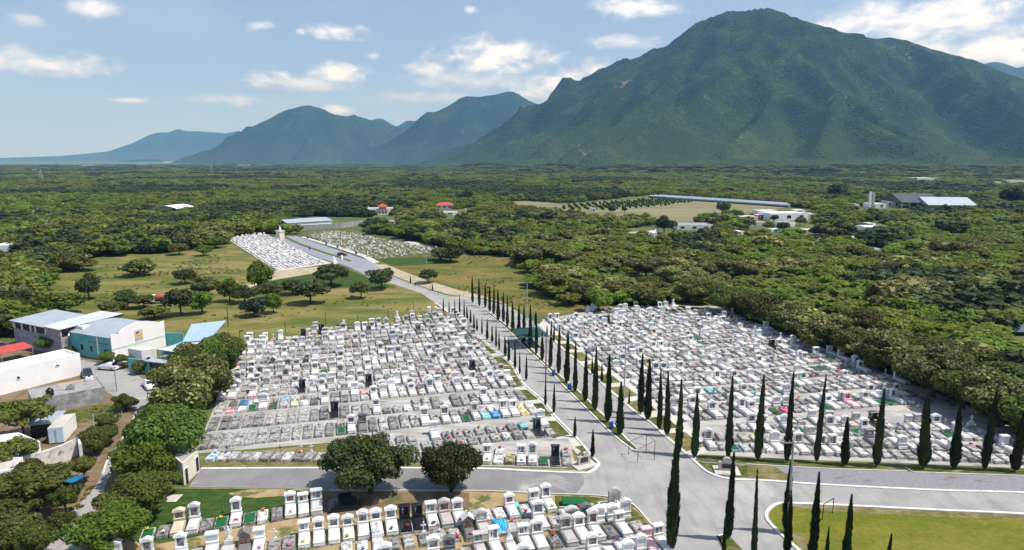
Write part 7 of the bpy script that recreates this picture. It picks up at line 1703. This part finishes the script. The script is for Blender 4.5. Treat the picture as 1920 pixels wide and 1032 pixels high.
# stone name monuments at the corners
M['monstone'] = two('monument_stone', (.50, .47, .42), (.38, .36, .33), 2, rough=.85, obj=True)
def monument(px, py, rz, lb, wd, dark=True, round_=True):
    p = G(px, py); t = thing('monument', lb, 'monument', p, rz)
    MB().bev(-1.7, 1.7, -1.3, 1.3, 0, .18, .04).build('base', M['palepave'], t)
    prof = [(-wd, .18), (wd, .18), (wd, 1.35)] + ([(wd * .62, 1.4)] + [(wd * .55 * math.cos(a), 1.45 + wd * .55 * math.sin(a)) for a in [i * math.pi / 8 for i in range(9)]] + [(-wd * .62, 1.4)] if round_ else [(wd * .5, 1.4), (wd * .5, 1.85), (-wd * .1, 1.85), (-wd * .1, 1.4)]) + [(-wd, 1.35)]
    b_ = MB().extr_y(prof, -.22, .22).build('stone', M['monstone'], t)
    MB().box(-wd * .62, wd * .62, -.25, -.221, .5, 1.2).build('plaque', M['granite'], b_)
monument(1362, 884, -.12, 'round-topped stone monument with a dark plaque at the right junction corner', 1.1)
monument(1094, 872, .45, 'stepped stone monument with a dark plaque at the left junction corner', .95, round_=False)
p = G(1152, 947); t = thing('monument', 'grey arched stone with flowers on a concrete pad in the front plot corner', 'monument', p, math.atan2(V.y, V.x)); MB().bev(-1.9, 1.1, -1.6, 1.0, 0, .16, .04).build('base', M['palepave'], t)
MB().extr_y(arch(.75, 1.9, .4, drop=1.75), -.3, .3).build('stone', M['monstone'], t); MB().extr_y(arch(.55, 1.75, .3, drop=1.5), -.33, -.301).build('plaque', M['block'], t)
# far monuments
p = G(526, 449); t = thing('cream_monument', 'tall cream square monument with a white figure at the top of the hill road', 'monument', p, -.6); MB().box(-1.5, 1.5, -1.5, 1.5, 0, 4.2).bev(-1.8, 1.8, -1.8, 1.8, 4.2, 4.7, .15).build('plinth', M['cream'], t); MB().lathe([(.6, 4.7), (.75, 5.2), (.55, 6.0), (.3, 6.4), (.33, 6.8), (.05, 7.1)], 10).build('figure', M['white'], t, True)
p = G(626.5, 495); t = thing('white_monument', 'small white monument at the lower corner of the far white plot', 'monument', p, -.6); MB().bev(-.9, .9, -.9, .9, 0, 1.2, .1).build('plinth', M['white'], t); MB().lathe([(.5, 1.2), (.6, 1.8), (.3, 2.8), (.1, 3.2)], 8).build('figure', M['white'], t)
p = G(641, 487); t = thing('white_bollard', 'small white marker at the lower tip of the hill road median', 'marker', p); MB().lathe([(.5, 0), (.5, .9), (.4, 1.6), (.1, 1.9)], 8).build('post', M['white'], t)
# big black tomb monument in the shade, turf block, tarp on a tomb
p = G(646, 951); t = thing('granite_monument', 'wide low black granite tomb lying in the shade of the big tree', 'tomb', p, math.atan2(V.y, V.x)); MB().box(-1.9, 1.9, -1.2, 1.8, 0, .35).build('plinth', M['granite'], t); MB().bev(-1.6, 1.6, -.9, 1.6, .35, .55, .05).build('slab', M['granite'], t)
MB().add([(-.7, .2, .55), (.9, .2, .55), (.9, 1.4, .55), (-.7, 1.4, .55), (-.7, .4, .75), (.9, .4, .75), (.9, 1.4, 1.15), (-.7, 1.4, 1.15)], [(0, 1, 5, 4), (1, 2, 6, 5), (2, 3, 7, 6), (3, 0, 4, 7), (4, 5, 6, 7)]).build('lectern', M['granite'], t)
p = G(1077, 950); t = thing('turf_block', 'raised block of green artificial turf at the right of the front plot', 'tomb', p, -.02); MB().bev(-1.5, 1.5, -.7, 1.0, 0, .75, .06).build('turf', M['turf'], t); MB().box(-1.9, 1.6, -.9, -.72, 0, .4).build('kerb', M['palepave'], t)
p = G(944, 1006); t = thing('tarp_cover', 'bright blue plastic sheet thrown over a grave in the front plot', 'plastic sheet', p, math.atan2(V.y, V.x)); mb = MB(); n = 7
zf = lambda i, j: .75 + .22 * math.sin(i * 1.3 + j) - (.55 if i in (0, n) or j in (0, n) else 0)
mb.add([((i / n - .5) * 1.7, (j / n) * 2.8, zf(i, j)) for j in range(n + 1) for i in range(n + 1)] + [((i / n - .5) * 1.66, (j / n) * 2.76 + .02, zf(i, j) - .05) for j in range(n + 1) for i in range(n + 1)], [(j * (n + 1) + i, j * (n + 1) + i + 1, (j + 1) * (n + 1) + i + 1, (j + 1) * (n + 1) + i) for j in range(n) for i in range(n)]); mb.build('sheet', plain('sky_blue_plastic', (.03, .42, .75), .5), t)
for (x, y) in ((974, 966.5), (1026, 962)):
    pass
for i, (s_, t_) in enumerate(((71.2, 19.2), (71.2, 20.9))):
    o = sheet('painted_strip', [ST(s_ - .6, t_ + .35), ST(s_ - .6, t_ + .95), ST(s_ + 3.1, t_ + .95), ST(s_ + 3.1, t_ + .35)], 'tealpaint', .05)
p = G(311, 937); o = sheet('concrete_pad', GP([(295, 942), (310, 929), (344, 928), (330, 942)]), 'palepave', .06)

# ------------------------------------------------------------------ vehicles
def car(px, py, rz, body, lb, suv=False):
    t = thing('car', lb, 'car', G(px, py, .02), rz)
    L_, W_ = 4.5, .88
    prof = [(-2.25, .35), (-2.25, .72), (-2.1, .92), (-1.55, .98), (1.0, .95), (1.9, .82), (2.2, .66), (2.25, .35)]
    def body_mb(pr, hw, tap):
        mb = MB(); n = len(pr)
        zmin = min(z for _, z in pr); zmax = max(z for _, z in pr)
        vs = []
        for s in (-1, 1): vs += [(x, s * (hw - tap * ((z - zmin) / (zmax - zmin))), z) for x, z in pr]
        mb.add(vs, [tuple(range(n)), tuple(range(n, 2 * n))[::-1]] + [(i, (i + 1) % n, n + (i + 1) % n, n + i)[::-1] for i in range(n)]); return mb
    body_mb(prof[::-1], W_, .06).build('body', M[body], t)
    cabp = [(-1.75, .96), (-1.1, 1.42), (.1, 1.44), (.95, .95)] if not suv else [(-2.1, .96), (-1.8, 1.5), (.2, 1.52), (1.0, .95)]
    cb = body_mb(cabp[::-1], W_ - .08, .18).build('cabin', M[body], t)
    gl = MB()
    for s in (-1, 1):
        y = s * (W_ - .02)
        gl.add([(-1.35, s * (W_ - .115), 1.02), (.7, s * (W_ - .115), 1.02), (.05, s * (W_ - .235), 1.37), (-1.05, s * (W_ - .235), 1.37)], [(0, 1, 2, 3)] if s < 0 else [(3, 2, 1, 0)])
    gl.build('side_window', M['glass'], cb)
    MB().add([(.90, -.66, 1.0), (.90, .66, 1.0), (.22, .56, 1.40), (.22, -.56, 1.40)], [(0, 1, 2, 3)]).build('windscreen', M['glass'], cb)
    MB().add([(-1.72, -.66, 1.02), (-1.72, .66, 1.02), (-1.2, .56, 1.39), (-1.2, -.56, 1.39)], [(3, 2, 1, 0)]).build('rear_window', M['glass'], cb)
    for x in (-1.38, 1.38):
        for s in (-1, 1):
            wl = MB().lathe([(.2, -.1), (.31, -.1), (.32, -.06), (.32, .06), (.31, .1), (.2, .1)], 16); wl.xf(Matrix.Translation((x, s * .8, .32)) @ Matrix.Rotation(math.pi / 2, 4, 'X')); w_ = wl.build('wheel', M['tyre'], t)
            r_ = MB().lathe([(.2, -.115), (.2, .115)], 12); r_.xf(Matrix.Translation((x, s * .8, .32)) @ Matrix.Rotation(math.pi / 2, 4, 'X')); r_.build('rim', M['rim'], w_)
    for s in (-1, 1):
        MB().box(2.12, 2.24, s * .6 - .16, s * .6 + .16, .6, .72).build('headlight', M['lampw'], t); MB().box(-2.28, -2.2, s * .62 - .15, s * .62 + .15, .72, .86).build('tail_light', M['lampr'], t)
    MB().box(-2.29, -2.255, -.24, .24, .5, .62).build('number_plate', M['white'], t)
    return t
car(204, 693, R_(168), 'carwhite', 'white saloon car parked on the far side of the street')
car(281, 727, R_(-50), 'carwhite', 'white saloon car with a dark roof glass parked beside the flowering trees')
car(164, 706, R_(-55), 'cardark', 'dark car half hidden behind the corner of the white house')
car(642, 480, R_(-12), 'carred', 'dark red car driving on the hill road', True)
car(8, 655, R_(20), 'cardark', 'dark car in the shade beside the red carport at the left edge')
# tanker truck
t = thing('tanker_truck', 'white-cabbed tanker truck with a faded red tank parked in the meadow', 'truck', G(303, 569), R_(190))
MB().box(-3.6, 3.4, -.5, .5, .7, .95).build('chassis', M['iron'], t)
tk = MB().lathe([(.6, 0), (1.1, .12), (1.15, .5), (1.15, 4.6), (1.1, 4.95), (.6, 5.05)], 16); tk.xf(Matrix.Translation((-3.6, 0, 1.95)) @ Matrix.Rotation(math.pi / 2, 4, 'Y') @ Matrix.Scale(.82, 4, (1, 0, 0))); tb = tk.build('tank', M['tankred'], t, True)
MB().lathe([(.3, 2.85), (.3, 3.05), (.1, 3.1)], 10, (-1.2, 0)).build('hatch', M['iron'], tb)
cb = MB().extr_y([(1.6, .7), (3.5, .7), (3.55, 1.5), (3.3, 2.6), (1.6, 2.65)], -1.1, 1.1).build('cab', M['carwhite'], t)
MB().add([(3.56, -.95, 1.6), (3.56, .95, 1.6), (3.34, .9, 2.5), (3.34, -.9, 2.5)], [(0, 1, 2, 3)]).build('windscreen', M['glass'], cb)
for s in (-1, 1): MB().box(2.2, 3.2, s * 1.105 - .01, s * 1.105 + .01, 1.6, 2.4).build('side_window', M['glass'], cb)
for x in (-2.9, -1.8, 2.6):
    for s in (-1, 1):
        wl = MB().lathe([(.25, -.15), (.5, -.15), (.52, 0), (.5, .15), (.25, .15)], 14); wl.xf(Matrix.Translation((x, s * .95, .52)) @ Matrix.Rotation(math.pi / 2, 4, 'X')); wl.build('wheel', M['tyre'], t)
# box trailers
for (x, y, rz, lb) in ((1902, 631, .05, 'long white box trailer with a pale blue side at the right edge'),):
    p = G(x, y); t = thing('box_trailer', lb, 'trailer', p, rz); b_ = MB().box(-4.3, 9, 0, 2.6, 1.1, 4.0).build('box', M['ltblue'], t); MB().bev(-4.35, 9.05, -.04, 2.64, 4.0, 4.08, .03).build('roof', M['white'], t)
    for q in (-3.2, -2.0, 6.5):
        for s in (.25, 2.35):
            wl = MB().lathe([(.25, -.15), (.5, -.15), (.52, 0), (.5, .15), (.25, .15)], 12); wl.xf(Matrix.Translation((q, s, .52)) @ Matrix.Rotation(math.pi / 2, 4, 'X')); wl.build('wheel', M['tyre'], t)
    MB().box(-4.2, 8.9, .2, 2.4, .85, 1.1).build('chassis', M['iron'], t)

# ------------------------------------------------------------------ flowers on the graves
FC = [((.75, .05, .12), 'red'), ((.78, .18, .42), 'pink'), ((.80, .62, .05), 'yellow'), ((.80, .26, .03), 'orange'), ((.10, .18, .50), 'blue'), ((.42, .03, .05), 'dark red'), ((.80, .80, .76), 'white')]
fl_n = 0; fm = {}
for t in NEAR:
    if fl_n >= 60: break
    if rnd.random() > .34: continue
    c_, cn = FC[rnd.randrange(7)]; v = rnd.randrange(4)
    if v not in fm:
        b_ = MB(); g_ = MB()
        for i in range(13): b_.blob((rnd.uniform(-.2, .2), rnd.uniform(-.17, .17), .2 + rnd.uniform(-.06, .12)), rnd.uniform(.05, .09), k=5, jit=.25)
        for i in range(12): a = rnd.uniform(0, 6.28); g_.tube([(0, 0, 0), (.26 * math.cos(a), .22 * math.sin(a), .26)], [.015, .012], 3)
        g_.lathe([(.1, 0), (.13, .16)], 8)
        fm[v] = (b_.mesh('blooms', M['bloom']), g_.mesh('stems', M['stem']))
    k_ = t['kind']; yy = {'D': 4.3, 'S': rnd.choice((.35, 2.0)), 'X': 1.9, 'T': 1.9, 'B': 2.1, 'C': .4, 'A': .5}.get(k_, .3)
    zz = {'D': .55, 'S': .44 + .05 * (t['var'] % 4), 'X': .44 + .05 * (t['var'] % 4), 'T': .40, 'B': .44 + .05 * (t['var'] % 4), 'K': .74, 'C': .58, 'A': .5}.get(k_, .62 + .06 * (t['var'] % 2))
    c, s = math.cos(t['rz']), math.sin(t['rz']); xx = rnd.uniform(-.2, .2)
    p = t['pos'] + Vector((xx * c - yy * s, xx * s + yy * c, zz + .02))
    place = t['label'].split(', ', 1)[1]
    o = thing('flower_bunch', '%s flowers on the tomb %s' % (cn, place), 'flowers', p, rnd.uniform(0, 6), 'flower bunches on the tombs')
    b = link('blooms', fm[v][0], o); b.color = c_ + (1,); link('stems', fm[v][1], o); fl_n += 1
# ------------------------------------------------------------------ haze
HZ = 1650.0
hm = bpy.data.materials.new('haze'); hm.use_nodes = True; t = hm.node_tree; t.nodes.clear()
pv = t.nodes.new('ShaderNodeVolumePrincipled'); pv.inputs['Color'].default_value = (.24, .55, 1.0, 1); pv.inputs['Absorption Color'].default_value = (1, 1, 1, 1); pv.inputs['Density'].default_value = 6.8e-5; pv.inputs['Anisotropy'].default_value = 0.0
nd(t, 'ShaderNodeOutputMaterial', inp={'Volume': pv.outputs[0]})
hb = MB().box(-16000, 16000, -900, 19000, -1.2 - 4, HZ, bottom=True)
o = hb.build('haze', hm); tag(o, 'pale blue haze fading the distant mountains', 'haze', kind='stuff')
